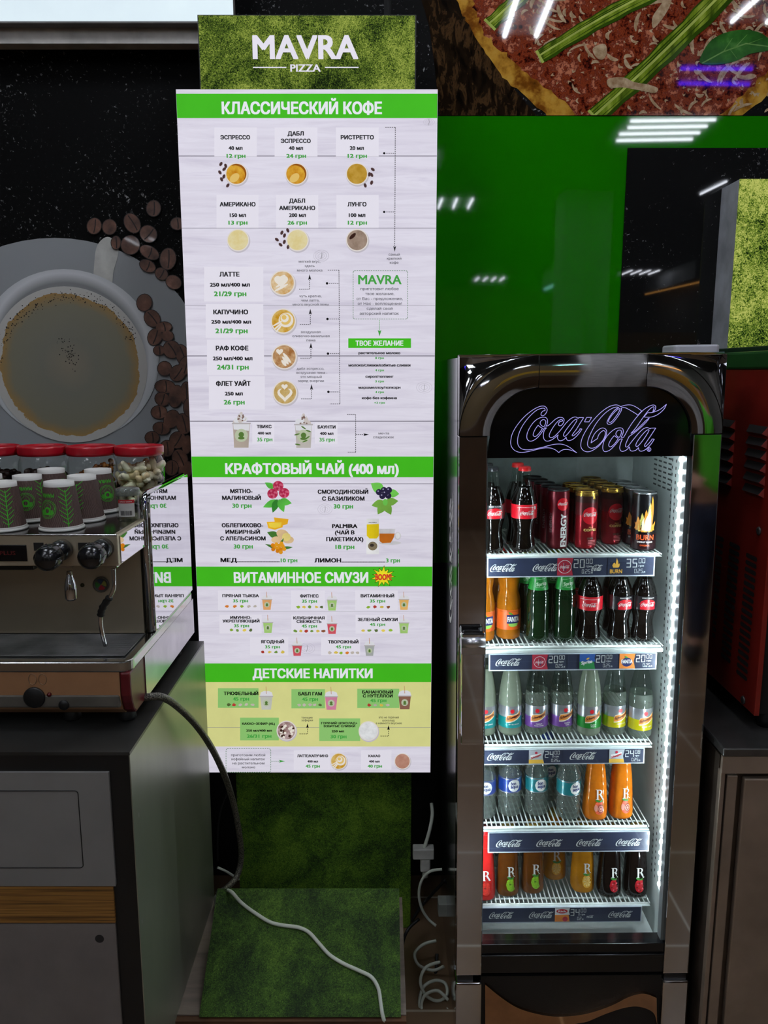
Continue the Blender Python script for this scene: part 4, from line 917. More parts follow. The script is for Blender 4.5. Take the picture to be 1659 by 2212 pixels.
def contours(n):
    out = []
    for grp in LOGO:
        out.append([smooth_path([(x, y, 0) for x, y in c], n, True) for c in grp])
    return out
def logo_fill(n=3):
    """filled script as flat triangles in units of its own width, origin at the lower left"""
    V, Fc = [], []
    for grp in contours(n):
        c = bpy.data.curves.new('l', 'CURVE'); c.dimensions = '2D'; c.fill_mode = 'BOTH'
        for pts in grp:
            sp = c.splines.new('POLY'); sp.points.add(len(pts)-1); sp.use_cyclic_u = True
            for k, p in enumerate(pts): sp.points[k].co = ((p.x-LX0)/(LX1-LX0), (LY1-p.y)/(LX1-LX0), 0, 1)
        o = bpy.data.objects.new('l', c); COL.objects.link(o)
        dg = bpy.context.evaluated_depsgraph_get(); dg.update(); ev = o.evaluated_get(dg); me = ev.to_mesh()
        b = len(V); V += [(v.co.x, v.co.y) for v in me.vertices]
        for p in me.polygons:
            ids = list(p.vertices)
            a = sum(me.vertices[ids[i-1]].co.x*me.vertices[ids[i]].co.y - me.vertices[ids[i]].co.x*me.vertices[ids[i-1]].co.y for i in range(len(ids)))
            if a < 0: ids = ids[::-1]
            Fc.append(tuple(b+i for i in ids))
        ev.to_mesh_clear(); bpy.data.objects.remove(o); bpy.data.curves.remove(c)
    return V, Fc
LOGO_V, LOGO_F = logo_fill(3)
LASP = (LY1-LY0)/(LX1-LX0)
def script(g, x0, x1, z0, mapf, mi=0, squash=1.0):
    wd = x1-x0
    g.raw([mapf(x0+x*wd, z0+y*wd*squash) for x, y in LOGO_V], LOGO_F, mi)

# ================================================================ glass-door cooler
CX, CYF, ROLL = 0.4535, 1.693, math.radians(-0.62)
cooler = thing('drinks_cooler', 'tall chrome-framed glass-door drinks cooler with arched black header', 'fridge', (CX, CYF, 0), rot=(0, ROLL, 0))
RM = Matrix.Rotation(ROLL, 3, 'Y'); RI = RM.inverted()
def to_local(q): return RI @ (Vector(q) - Vector((CX, CYF, 0)))
def to_world(q): return Vector((CX, CYF, 0)) + RM @ Vector(q)
def L(px, py, y=0.0): return to_local(P(px, py, CYF+y))
HW = 0.2785; TOPZ = L(1270, 767).z; SEAM = L(1000, 942).z; HBOT = L(1270, 988).z
DBOT = L(1000, 2108).z; GB = L(1200, 2042).z
COLW = 0.0605; IR = 0.106; IX = HW-COLW; BT = 0.066
DEPTH = 0.52
chrome = M('chrome', (205, 205, 208), 0.05, 1.0, var=0.02, bs=0.02, bscale=5)
chrome2 = M('chrome_side', (214, 214, 222), 0.16, 1.0, var=0.03)
white_in = M('cooler_liner', (196, 204, 202), 0.45, var=0.04)
blackg = M('black_gloss_plastic', (14, 14, 16), 0.18)
blackp = M('black_plastic', (20, 20, 20), 0.45)
steel = M('brushed_steel', (150, 144, 134), 0.32, 1.0, var=0.08, stretch=(1, 1, 30))
# cabinet: outer shell and liner (five sheets each)
g = G()
g.box(-HW, -HW+0.003, 0.045, DEPTH, 0.02, TOPZ-0.002)
g.obj('left_side_panel', chrome2, cooler)
g = G(); script(g, 0.0, 0.34, 0, lambda x, z: (-HW-0.0006, 0.235-z, 1.12+x-0.11)); g.obj('side_script_print', M('side_print_white', (226, 226, 230), 0.4), cooler)
g = G(); g.box(HW-0.003, HW, 0.045, DEPTH, 0.02, TOPZ-0.002); g.obj('right_side_panel', chrome2, cooler)
g = G(); g.box(-HW+0.003, HW-0.003, DEPTH-0.01, DEPTH, 0.02, TOPZ-0.002); g.box(-HW+0.003, HW-0.003, 0.045, DEPTH-0.01, TOPZ-0.012, TOPZ-0.002); g.box(-HW+0.003, HW-0.003, 0.045, DEPTH-0.01, 0.02, 0.03)
g.obj('rear_and_top_panels', M('dark_grey_metal', (116, 110, 106)), cooler)
IW, IWL = 0.236, 0.264; LZ0, LZ1 = L(1200, 2016, 0.10).z - 0.015, HBOT+0.06
g = G(); g.box(-IWL, -IWL+0.01, 0.042, 0.44, LZ0, LZ1); g.obj('left_inner_wall', white_in, cooler)
g = G(); g.box(IW-0.01, IW, 0.042, 0.44, LZ0, LZ1); rw = g.obj('right_inner_wall', white_in, cooler)
g = G()
for y in (0.112, 0.135):
    z = LZ0+0.16
    while z < LZ1-0.04: g.face([(IW-0.0106, y+0.0028, z), (IW-0.0106, y-0.0028, z), (IW-0.0106, y-0.0028, z+0.007), (IW-0.0106, y+0.0028, z+0.007)]); z += 0.0165
g.obj('bracket_slots', M('slot_black', (18, 20, 20), 0.6), rw)
g = G(); g.box(-IWL, IW, 0.43, 0.44, LZ0, LZ1); g.obj('inner_back_wall', M('cooler_back', (118, 126, 124), 0.5), cooler)
g = G(); g.box(-IWL, IW, 0.042, 0.44, LZ0, LZ0+0.012); g.obj('inner_floor', M('inner_floor_white', (240, 246, 244), 0.4, var=0.02), cooler)
g = G(); g.box(-IWL, IW, 0.042, 0.44, LZ1-0.01, LZ1); g.obj('inner_ceiling', white_in, cooler)
# sticker on the inner wall
g = G(); a, b, c = IW-0.0108, 0.26, HBOT-0.02
for k in range(7):
    for j in range(4): g.face([(a, b-0.055*j*0.6, c-0.012*k), (a, b-0.055*j*0.6-0.022, c-0.012*k), (a, b-0.055*j*0.6-0.022, c-0.012*k-0.004), (a, b-0.055*j*0.6, c-0.012*k-0.004)])
g.obj('sticker_print', M('sticker_ink', (60, 64, 64), 0.6), rw)
# door frame columns
for s_, nm in ((-1, 'left'), (1, 'right')):
    g = G(); x0, x1 = (-HW, -IX) if s_ < 0 else (IX, HW)
    g.box(x0, x1, 0, 0.042, DBOT, SEAM-0.001); g.obj('door_column', chrome, cooler, bevel=0.002)
    g = G(); zf = L(1000, 2122).z
    g.box(x0-0.001, x1+0.001, -0.004, 0.06, 0.02, zf); g.obj('base_column', chrome, cooler, bevel=0.004)
    g = G(); g.box(x0+0.004, x1-0.02 if s_ < 0 else x1-0.004, 0.004, 0.05, zf, DBOT); g.obj('hinge_block', blackp, cooler)
# arched top of the door frame, three convex chrome pieces
R_out = HW - 0.110; Zc = SEAM; XC = HW - (TOPZ-SEAM); R_out = TOPZ-SEAM; R_in = R_out - BT
def convex_band(path_o, path_i, name):
    g = G(); n = 6; N = len(path_o); b = 0; V = []
    for (xo, zo), (xi, zi) in zip(path_o, path_i):
        for k in range(n+1):
            t = k/n; V.append((xo+(xi-xo)*t, -0.0025*(1-(2*t-1)**2)-0.001, zo+(zi-zo)*t))
    Fc = []
    for i in range(N-1):
        for k in range(n): a = i*(n+1)+k; Fc.append((a, a+1, a+n+2, a+n+1))
    g.raw(V, Fc, 0, True)
    # back and rims
    for i in range(N-1):
        (xo, zo), (xi, zi) = path_o[i], path_i[i]; (xp, zp), (xj, zj) = path_o[i+1], path_i[i+1]
        g.face([(xo, -0.001, zo), (xp, -0.001, zp), (xp, 0.04, zp), (xo, 0.04, zo)]); g.face([(xi, 0.04, zi), (xj, 0.04, zj), (xj, -0.001, zj), (xi, -0.001, zi)])
    for (xo, zo), (xi, zi) in ((path_o[0], path_i[0]), (path_o[-1], path_i[-1])): g.face([(xo, -0.001, zo), (xi, -0.001, zi), (xi, 0.04, zi), (xo, 0.04, zo)])
    return g.obj(name, chrome, cooler)
A = [math.radians(k*5) for k in range(19)]
gap = 0.0012
convex_band([(-XC-R_out*math.cos(a), Zc+R_out*math.sin(a)) for a in A], [(-XC-R_in*math.cos(a), Zc+R_in*math.sin(a)) for a in A], 'arch_corner')
convex_band([(XC+R_out*math.cos(a), Zc+R_out*math.sin(a)) for a in A][::-1], [(XC+R_in*math.cos(a), Zc+R_in*math.sin(a)) for a in A][::-1], 'arch_corner')
convex_band([(-XC+gap, Zc+R_out), (0, Zc+R_out), (XC-gap, Zc+R_out)], [(-XC+gap, Zc+R_in), (0, Zc+R_in), (XC-gap, Zc+R_in)], 'arch_top')
for s_ in (-1, 1):            # domed chrome plates filling the square corners
    g = G(); V = []; Fc = []; n = 8
    for i, a in enumerate(A):
        ax, az = XC+R_out*math.cos(a), Zc+R_out*math.sin(a)
        m_ = max(math.cos(a), math.sin(a)); ox, oz = XC+R_out*math.cos(a)/m_, Zc+R_out*math.sin(a)/m_
        for k in range(n+1):
            t = k/n; V.append((s_*(ax+(ox-ax)*t), 0.002+0.028*(t**2)*math.hypot(ox-ax, oz-az)/(R_out*0.414), az+(oz-az)*t))
    for i in range(len(A)-1):
        for k in range(n):
            q = i*(n+1)+k; f = (q, q+1, q+n+2, q+n+1); Fc.append(f if s_ < 0 else f[::-1])
    g.raw(V, Fc, 0, True)
    ring = [(s_*HW, Zc), (s_*HW, TOPZ), (s_*XC, TOPZ)]
    for p, q in zip(ring, ring[1:]): g.face([(p[0], 0.0, p[1]), (q[0], 0.0, q[1]), (q[0], 0.045, q[1]), (p[0], 0.045, p[1])])
    g.obj('corner_plate', chrome, cooler)
seam_m = M('frame_seam', (16, 15, 14), 0.3, 0.5)
g = G()
for rr_ in (R_out, R_in):
    for s_ in (-1, 1): g.tube([(s_*(XC+rr_*math.cos(a)), -0.0008, Zc+rr_*math.sin(a)) for a in A], 0.0011, 6, up=(0, 1, 0))
for s_ in (-1, 1):
    for z0_, z1_, xq in ((Zc+R_in, Zc+R_out, XC),): g.tube([(s_*xq, -0.0012, z0_), (s_*xq, -0.0030, (z0_+z1_)/2), (s_*xq, -0.0012, z1_)], 0.0008, 6, up=(1, 0, 0))
    g.tube([(s_*IX, -0.0008, Zc), (s_*HW, -0.0008, Zc)], 0.0010, 6, up=(0, 1, 0))
g.obj('frame_seam', seam_m, cooler)
g = G(); g.box(-HW, HW, 0.012, 0.05, TOPZ-0.002, TOPZ+0.004); g.obj('top_trim', chrome, cooler, bevel=0.001)
# header sign
inner = [(-XC-R_in*math.cos(a), Zc+R_in*math.sin(a)) for a in A] + [(XC+R_in*math.cos(a), Zc+R_in*math.sin(a)) for a in A[::-1]]
g = G(); g.slab([(IX, HBOT)] + [(x, z) for x, z in inner[::-1]] + [(-IX, HBOT)], 0.006, 0.040)
hdr = g.obj('header_sign', M('black_header_glass', (9, 11, 13), 0.06), cooler)
neon = M('script_light', (176, 168, 244), 0.5, emit=0.95, var=0.0)
g = G()
for grp in contours(6):
    for c in grp: g.tube([L(p.x, p.y, 0.0045) for p in c], 0.00062, 6, closed=True, up=(0, 1, 0))
pr = [L(1402+4.2*math.cos(a), 971+4.2*math.sin(a), 0.0045) for a in [2*PI*k/16 for k in range(16)]]; g.tube(pr, 0.0006, 5, closed=True, up=(0, 1, 0))
a_, b_ = L(1400, 974, 0.0048), L(1404, 968, 0.0048); write(g, 'R', a_.x, b_.x, a_.z, b_.z-a_.z, flat(0.0048))
g.obj('script_neon', neon, hdr)
# glass pane, gaskets, sill
pane = GLASS('door_glass', (242, 247, 245), 0.0, 1.5)
g = G(); V = [(-IX, 0.012, GB), (IX, 0.012, GB), (IX, 0.012, HBOT), (-IX, 0.012, HBOT)]
g.face(V); g.obj('door_glass', pane, cooler)
gask = M('grey_gasket', (120, 126, 130), 0.4, var=0.03)
g = G(); g.box(IX-0.006, IX, 0.014, 0.036, GB, HBOT); g.obj('door_gasket', gask, cooler)
g = G(); g.box(-IX, -IX+0.003, 0.014, 0.036, GB, HBOT); g.obj('door_gasket', gask, cooler)
zs1 = L(1200, 2068).z
g = G(); g.box(-IX, IX, 0.004, 0.042, zs1, GB); g.tube([(-IX, 0.001, zs1+0.004), (IX, 0.001, zs1+0.004)], 0.003, 8); g.obj('door_sill', blackg, cooler, bevel=0.003)
g = G(); g.box(-IX, IX, 0.008, 0.042, DBOT, zs1); g.obj('door_lower_panel', M('black_lower_panel', (12, 12, 13), 0.35), cooler)
# kick panel with the wave
zk = L(1200, 2124).z
g = G(); g.box(-IX, IX, 0.010, 0.05, 0.02, zk+0.012); kp = g.obj('kick_panel', M('black_kick_panel', (11, 11, 12), 0.45, bs=0.4, bscale=500), cooler)
top_c = [(250,1265),(330,1330),(420,1385),(540,1418),(640,1425),(760,1410),(880,1370),(960,1330),(1020,1312),(1060,1314),(1105,1332)]
bot_c = [(1108,1500),(1105,1450),(1085,1402),(1020,1376),(950,1380),(850,1412),(760,1450),(700,1462),(640,1500),(250,1500)]
def k3(x, y): q = L(940 + x/2.3074, 1580 + y/2.3074); return (q.x, q.z)
po = [(v.x, v.y) for v in smooth_path([k3(*p)+(0,) for p in top_c], 4)] + [(v.x, v.y) for v in smooth_path([k3(*p)+(0,) for p in bot_c], 4)]
g = G(); g.slab(po, 0.002, 0.010); g.obj('wave_ribbon', M('wave_chrome', (190, 150, 118), 0.12, 1.0, var=0.1), kp)
# handle on the left column
hz0, hz1 = L(1015, 1606, -0.025).z, L(1015, 1365, -0.025).z
hp = thing_h = G(); x0, x1 = -HW+0.004, -IX-0.004
hp.box(x0+0.001, x1-0.001, -0.034, -0.016, hz0, hz1); hp.box(x0+0.006, x1-0.006, -0.02, 0.002, hz1-0.03, hz1-0.006); hp.box(x0+0.006, x1-0.006, -0.02, 0.002, hz0+0.006, hz0+0.03)
hd_ = hp.obj('door_handle', chrome, cooler, bevel=0.004); hch = M('handle_chrome', (232, 232, 236), 0.3, 1.0, var=0.02)
zc1 = L(1015, 1390, -0.025).z
g = G(); g.lathe([(0.0, -0.026), (0.014, -0.026), (0.014, 0.026), (0.0, 0.026)], 20, ((x0+x1)/2, -0.030, zc1+0.004), axis=(1, 0, 0)); g.raw([(x0, -0.020, hz1-0.004), (x1, -0.020, hz1-0.004), (x1, -0.040, hz1-0.020), (x0, -0.040, hz1-0.020), (x0, -0.040, hz1-0.046), (x1, -0.040, hz1-0.046), (x1, -0.018, hz1-0.046), (x0, -0.018, hz1-0.046)], [(0, 3, 2, 1), (3, 4, 5, 2), (4, 7, 6, 5), (0, 1, 6, 7), (0, 7, 4, 3), (1, 2, 5, 6)])
g.obj('handle_cap', hch, hd_)
# LED strips inside, left and right
led = M('led_light', (232, 246, 255), 0.5, emit=LED, var=0.0)
ledb = M('led_strip_body', (215, 225, 228), 0.4, emit=4.0, var=0.0)
q0, q1 = L(1471, 992, 0.052), L(1424, 1908, 0.052)
for s_ in (1, -1):
    a = Vector((-0.2245 if s_ < 0 else q0.x, 0.052, q0.z)); b = Vector((-0.2245 if s_ < 0 else q1.x, 0.052, q1.z))
    g = G(); g.tube([a, b], 0.0022, 8); st = g.obj('led_strip', ledb, cooler)
    g = G()
    n = 38
    for k in range(n):
        p = a.lerp(b, k/(n-1)) + Vector((-0.001*s_, -0.002, 0)); g.ball(p, 0.0046, 0.004, 0.0062, 8, 6)
    g.obj('led_lights', led, st); st.children[0]['kind'] = 'stuff'
    g = G(); g.box(a.x+0.004*s_, a.x+0.0085*s_, 0.043, 0.062, b.z-0.03, a.z+0.01); g.obj('led_carrier', white_in, cooler)
# ---------------------------------------------------------------- shelves
SH = []
wire = M('white_shelf_wire', (214, 220, 216), 0.4)
plas = M('white_shelf_rail', (206, 214, 212), 0.35)
rail = M('clear_price_rail', (188, 198, 206), 0.2, coat=1.0)
strip = M('navy_price_strip', (40, 48, 70), 0.35, coat=0.6)
sl = M('strip_script', (206, 210, 206), 0.4)
SF = 0.100
SPX = [(1198, 1204, 1247, 1052, 1414, 1429), (1396, 1412, 1449, 1056, 1418, 1432), (1608, 1618, 1652, 1040, 1392, 1408), (1786, 1797, 1842, 1054, 1402, 1402), (1953, 1959, 1994, 1036, 1386, 1404)]
def lcd(g, s, x0, z0, h, mapf, mi=0, wd=0.5, gapr=0.16, th=0.10):
    """seven-segment figures"""
    segs = {'0': 'abcdef', '1': 'bc', '2': 'abged', '3': 'abgcd', '4': 'fgbc', '5': 'afgcd', '6': 'afgedc', '7': 'abc', '8': 'abcdefg', '9': 'abcdfg'}
    x = x0; t = h*th; w_ = h*wd
    def bar(a, b, c, d): g.raw([mapf(a, b), mapf(c, b), mapf(c, d), mapf(a, d)], [(0, 1, 2, 3)], mi)
    for ch in s:
        if ch == '.': bar(x-w_*0.1, z0, x-w_*0.1+t, z0+t); x += t*1.2; continue
        e = t*0.25
        for q in segs.get(ch, ''):
            if q == 'a': bar(x+e, z0+h-t, x+w_-e, z0+h)
            if q == 'd': bar(x+e, z0, x+w_-e, z0+t)
            if q == 'g': bar(x+e, z0+h/2-t/2, x+w_-e, z0+h/2+t/2)
            if q == 'f': bar(x, z0+h/2+e, x+t, z0+h-e)
            if q == 'b': bar(x+w_-t, z0+h/2+e, x+w_, z0+h-e)
            if q == 'e': bar(x, z0+e, x+t, z0+h/2-e)
            if q == 'c': bar(x+w_-t, z0+e, x+w_, z0+h/2-e)
        x += w_ + h*gapr
    return x
tagm = {'cola': M('tag_red', (176, 40, 62), 0.4, coat=0.6), 'orange': M('tag_orange', (232, 136, 60), 0.4, coat=0.6), 'blue': M('tag_blue', (44, 88, 160), 0.4, coat=0.6), 'green': M('tag_green', (40, 130, 70), 0.4, coat=0.6),
        'silver': M('tag_silver', (178, 184, 190), 0.4, coat=0.6), 'yellow': M('tag_yellow', (226, 178, 70), 0.4, coat=0.6), 'white': M('tag_white', (230, 230, 228), 0.4), 'navy': M('tag_navy', (34, 44, 96), 0.4), 'tred': M('tag_deep_red', (190, 30, 40), 0.4), 'flame': M('tag_flame', (236, 176, 70), 0.4), 'grn': M('tag_leaf', (80, 160, 60), 0.4)}
TM = list(tagm.values()); TI = {k: i for i, k in enumerate(tagm)}
for k, (yt, ys0, ys1, xl, xr, xc) in enumerate(SPX):
    zt_ = L(1200, yt, SF).z
    xr_s = L(xc, yt, SF).x; xl_s = -IWL+0.014
    g = G(); y1 = 0.42; n = 40
    g.tube([(xl_s+0.004, SF+0.004, zt_-0.003), (xr_s-0.004, SF+0.004, zt_-0.003)], 0.0035, 8)
    for yy in (SF+0.03, 0.26, y1): g.tube([(xl_s, yy, zt_-0.0052), (xr_s, yy, zt_-0.0052)], 0.0026, 6)
    for j in range(n+1):
        x = xl_s + (xr_s-xl_s)*j/n; g.tube([(x, SF+0.002, zt_-0.0018), (x, y1, zt_-0.0018)], 0.0018, 6)
    sh = g.obj('shelf', wire, cooler)
    g = G(); za, zb_ = zt_-0.0065, L(1200, ys0, SF-0.006).z
    g.box(xl_s, xr_s, SF-0.004, SF+0.008, zb_, za); g.obj('front_rail', plas, sh, bevel=0.002)
    zs0_, zs1_ = L(1200, ys1, SF-0.010).z, zb_
    X0, X1 = L(xl, ys1, SF-0.010).x, L(xr, ys1, SF-0.010).x
    g = G(); g.box(X0, X1, SF-0.008, SF-0.002, zs0_, zs1_); g.obj('price_rail', rail, sh)
    bw = 0.003; Y = SF-0.0085
    g = G(); g.box(X0+bw, X1-bw, Y, SF-0.0079, zs0_+bw, zs1_-0.001); ps = g.obj('price_strip', strip, sh)
    g = G(); Hh = zs1_-zs0_-bw; zb0 = zs0_+bw
    def xx(px): return L(px, ys1, SF-0.0088).x
    def zz(f): return zb0 + Hh*f
    y2, y3, y4 = Y-0.0004, Y-0.0008, Y-0.0012
    lg = G()
    logos = {0: [(1058, 1116), (1150, 1207), (1256, 1302)], 1: [(1070, 1126)], 2: [(1052, 1110), (1230, 1288)], 3: [(1071, 1128), (1158, 1215), (1244, 1301), (1329, 1386)], 4: [(1056, 1110), (1142, 1196), (1260, 1282), (1313, 1366)]}[k]
    for a, b in logos: script(lg, xx(a), xx(b), zz(0.24), flat(y2), 0)
    mats = TM + [sl, strip]; SLI, STI = len(TM), len(TM)+1
    def tagblock(x0, x1, kind, price, small='0.25'):
        """product picture, price panel with figures"""
        a, b = xx(x0), xx(x1); top, bot = zz(0.98), zz(0.02)
        e = (top-bot)*0.32; wd = b-a
        g.sheet([(a, bot), (b+wd*1.15, bot), (b+wd*1.15, top), (a, top)], y3, STI)
        def left(mi, z0=bot, z1=top): g.sheet([(a, z0), (b, z0), (b-wd*0.10*(1 if z0 == bot else 0.6), (z0+z1)/2), (b, z1), (a, z1)], y4, mi)
        cxm = (a+b)/2 - wd*0.03; czm = (top+bot)/2
        if kind == 'cola':
            left(TI['cola']); rr = (top-bot)*0.38
            for q in range(32):
                t0, t1 = 2*PI*q/32, 2*PI*(q+1)/32
                g.raw([(cxm+rr*math.cos(t0), y4-0.0003, czm+rr*math.sin(t0)), (cxm+rr*math.cos(t1), y4-0.0003, czm+rr*math.sin(t1)), (cxm+rr*0.93*math.cos(t1), y4-0.0003, czm+rr*0.93*math.sin(t1)), (cxm+rr*0.93*math.cos(t0), y4-0.0003, czm+rr*0.93*math.sin(t0))], [(3, 2, 1, 0)], TI['white'])
            for dx, mi in ((-0.08, TI['silver']), (0.06, TI['navy'])): g.sheet([(cxm+wd*dx-0.0008, czm-rr*0.6), (cxm+wd*dx+0.0012, czm-rr*0.6), (cxm+wd*dx+0.0008, czm+rr*0.6), (cxm+wd*dx, czm+rr*0.6)], y4-0.0004, mi)
            script(g, cxm-rr*0.75, cxm+rr*0.75, czm-rr*0.25, flat(y4-0.0006), TI['white'])
        if kind == 'flame':
            hgt = top-bot
            fl = [(-.16,.42),(-.22,.55),(-.12,.72),(-.04,.62),(0.02,.98),(.1,.74),(.12,.62),(.2,.66),(.18,.5),(.12,.42)]
            g.sheet([(cxm+hgt*x, bot+hgt*z) for x, z in fl], y4, TI['flame']); write(g, 'BURN', cxm-hgt*0.34, cxm+hgt*0.34, bot+hgt*0.1, hgt*0.24, flat(y4), TI['flame'], 0.02)
        if kind == 'lime':
            left(TI['blue'], (top+bot)/2, top); g.sheet([(a, bot), (b, bot), (b-wd*0.1, czm), (a, czm)], y4, TI['green'])
            write(g, 'Sprite', cxm-wd*0.36, cxm+wd*0.34, czm-e*0.45, e*0.75, lambda x, z, e=0.0: (x, y4-0.0004-e, z+(x-cxm)*0.18), TI['white'], 0.04)
            g.sheet(disc(cxm+wd*0.05, czm+e*0.62, wd*0.11, 10, wd*0.05, 0.5), y4-0.0005, TI['yellow'])
        if kind == 'orange':
            left(TI['orange']); g.sheet(disc(cxm, czm-e*0.2, wd*0.33, 20, e*0.95), y4-0.0003, TI['navy']); g.sheet(disc(cxm-wd*0.05, czm+e*0.85, wd*0.12, 12, wd*0.05, -0.4), y4-0.0004, TI['grn'])
            write(g, 'FANTA', cxm-wd*0.36, cxm+wd*0.36, czm-e*0.45, e*0.85, flat(y4-0.0006), TI['white'], 0.05)
        if kind == 'tonic':
            left(TI['silver']); g.sheet([(a, bot), (b, bot), (b-wd*0.08, bot+e*0.9), (a, bot+e*0.9)], y4-0.0001, TI['yellow'])
            sw = [(cxm-wd*0.34, czm-e*0.5), (cxm-wd*0.1, czm-e*0.15), (cxm+wd*0.34, czm+e*0.5), (cxm+wd*0.34, czm+e*0.95), (cxm, czm+e*0.6), (cxm-wd*0.38, czm+e*0.35)]
            g.sheet(sw, y4-0.0003, TI['white']); write(g, 'Schweppes', cxm-wd*0.34, cxm+wd*0.32, czm-e*0.2, e*0.55, lambda x, z, e_=0.0: (x, y4-0.0005-e_, z+(x-cxm)*0.42+e*0.1), TI['tred'], 0.03); g.sheet(disc(cxm, czm+e*0.95, e*0.3, 14), y4-0.0006, TI['cola'])
        if kind == 'juice':
            left(TI['white'], czm, top); g.sheet([(a, bot), (b, bot), (b-wd*0.08, czm), (a, czm)], y4, TI['orange'])
            g.sheet(disc(cxm, czm+e*0.85, wd*0.38, 18, e*0.5), y4-0.0003, TI['tred']); write(g, 'Rich', cxm-wd*0.26, cxm+wd*0.26, czm+e*0.6, e*0.5, flat(y4-0.0005), TI['white'], 0.03)
            g.sheet(disc(cxm-wd*0.2, bot+e*0.7, wd*0.2, 14), y4-0.0003, TI['orange']); g.sheet(disc(cxm+wd*0.22, bot+e*0.6, wd*0.18, 14), y4-0.0003, TI['cola'])
        hgt = top-bot; xs = b + wd*0.04
        nx = lcd(g, price[:2], xs, bot+hgt*0.42, hgt*0.50, flat(y4), SLI, 0.52)
        lcd(g, price[2:], nx, bot+hgt*0.66, hgt*0.28, flat(y4), SLI, 0.56)
        write(g, 'грн', nx, nx+hgt*0.30, bot+hgt*0.46, hgt*0.12, flat(y4), SLI, 0.02)
        ex = lcd(g, small, xs+hgt*0.46, bot+hgt*0.10, hgt*0.24, flat(y4), SLI, 0.5)
        write(g, 'л', ex, ex+hgt*0.1, bot+hgt*0.10, hgt*0.14, flat(y4), SLI, 0.02)
    if k == 0: tagblock(1203, 1237, 'cola', '2000'); tagblock(1312, 1350, 'flame', '3500')
    if k == 1: tagblock(1149, 1183, 'cola', '2000'); tagblock(1251, 1285, 'lime', '2000'); tagblock(1337, 1371, 'orange', '2000')
    if k == 2: tagblock(1142, 1175, 'tonic', '2400'); tagblock(1315, 1348, 'tonic', '2408')
    if k == 4: tagblock(1198, 1230, 'juice', '3400', '02')
    lg.obj('strip_lettering', sl, sh)
    if g.f: g.obj('price_tag_print', mats, sh)
    SH.append(dict(z=zt_, x0=xl_s, x1=xr_s))

# ================================================================ bottles and cans
def spot(bx, by, r, k):
    """axis of a bottle whose base shows its lowest point at pixel (bx, by) on shelf k (cooler coordinates)"""
    z = SH[k]['z']
    lo, hi = 0.0, 0.45
    for _ in range(50):
        m = (lo+hi)/2
        if L(bx, by, m).z > z: lo = m
        else: hi = m
    yb = (lo+hi)/2; y = yb + r*0.96
    return Vector((L(bx, by, y).x, y, z + 0.0002))
def place(o, v):
    o.location = to_world(v); o.rotation_euler = (0, ROLL, o.rotation_euler[2])
cola_l = M('dark_cola', (10, 6, 5), 0.04, coat=0.5, var=0.1)
clearg = GLASS('clear_bottle_glass', (225, 232, 228), 0.03, 1.5)
greeng = M('green_bottle', (7, 34, 13), 0.04, coat=0.6, var=0.1)
fant_l = M('orange_drink', (176, 102, 16), 0.08, coat=0.7, var=0.06)
redcap = M('red_cap', (200, 24, 28), 0.35); blkcap = M('black_cap', (22, 22, 26), 0.3)
lab_red = M('red_label', (206, 20, 38), 0.35, coat=0.3, var=0.03); lab_blk = M('black_label', (20, 20, 26), 0.35, coat=0.3)
ltr = M('label_white', (228, 226, 222), 0.4, var=0.03)
def label_on(prof, z0, z1, off=0.0005):
    out = [(r, z) for r, z in prof if z0 < z < z1]
    def rad(z):
        for (r0, a), (r1, b) in zip(prof, prof[1:]):
            if a <= z <= b and b > a: return r0 + (r1-r0)*(z-a)/(b-a)
        return prof[-1][0]
    return [(rad(z0)+off, z0)] + [(r+off, z) for r, z in out] + [(rad(z1)+off, z1)]
def rounded(prof, n=4):
    v = smooth_path([(r, z, 0) for r, z in prof], n); return [(max(p.x, 0), p.y) for p in v]
COLA_P = rounded([(0.0, 0), (0.0, 0), (0.0225, 0), (0.0225, 0), (0.0265, 0.004), (0.0272, 0.015), (0.0248, 0.03), (0.0230, 0.046), (0.0246, 0.061), (0.0284, 0.076), (0.0293, 0.086), (0.0293, 0.110), (0.0280, 0.122), (0.0236, 0.137), (0.0178, 0.152), (0.0148, 0.167), (0.0134, 0.182), (0.0134, 0.194), (0.0134, 0.194)])
def bottle(name, label, cat, group, prof, fill, liquid, cap, capr=0.0148, power=2.0, seg=28, glass=None):
    t = thing(name, label, cat, (0, 0, 0), group)
    full = [(r, z, 0 if z < fill else 1) for r, z in prof]
    g = G(); g.lathe(full, seg, power=power); g.obj('bottle_body', [liquid, glass or clearg], t)
    top = prof[-1][1]
    if cap:
        g = G(); g.lathe([(capr*0.98, top-0.005), (capr, top-0.003), (capr*0.93, top+0.004), (capr*0.8, top+0.0055), (0.0, top+0.006)], 22); g.obj('cap', cap, t)
    return t
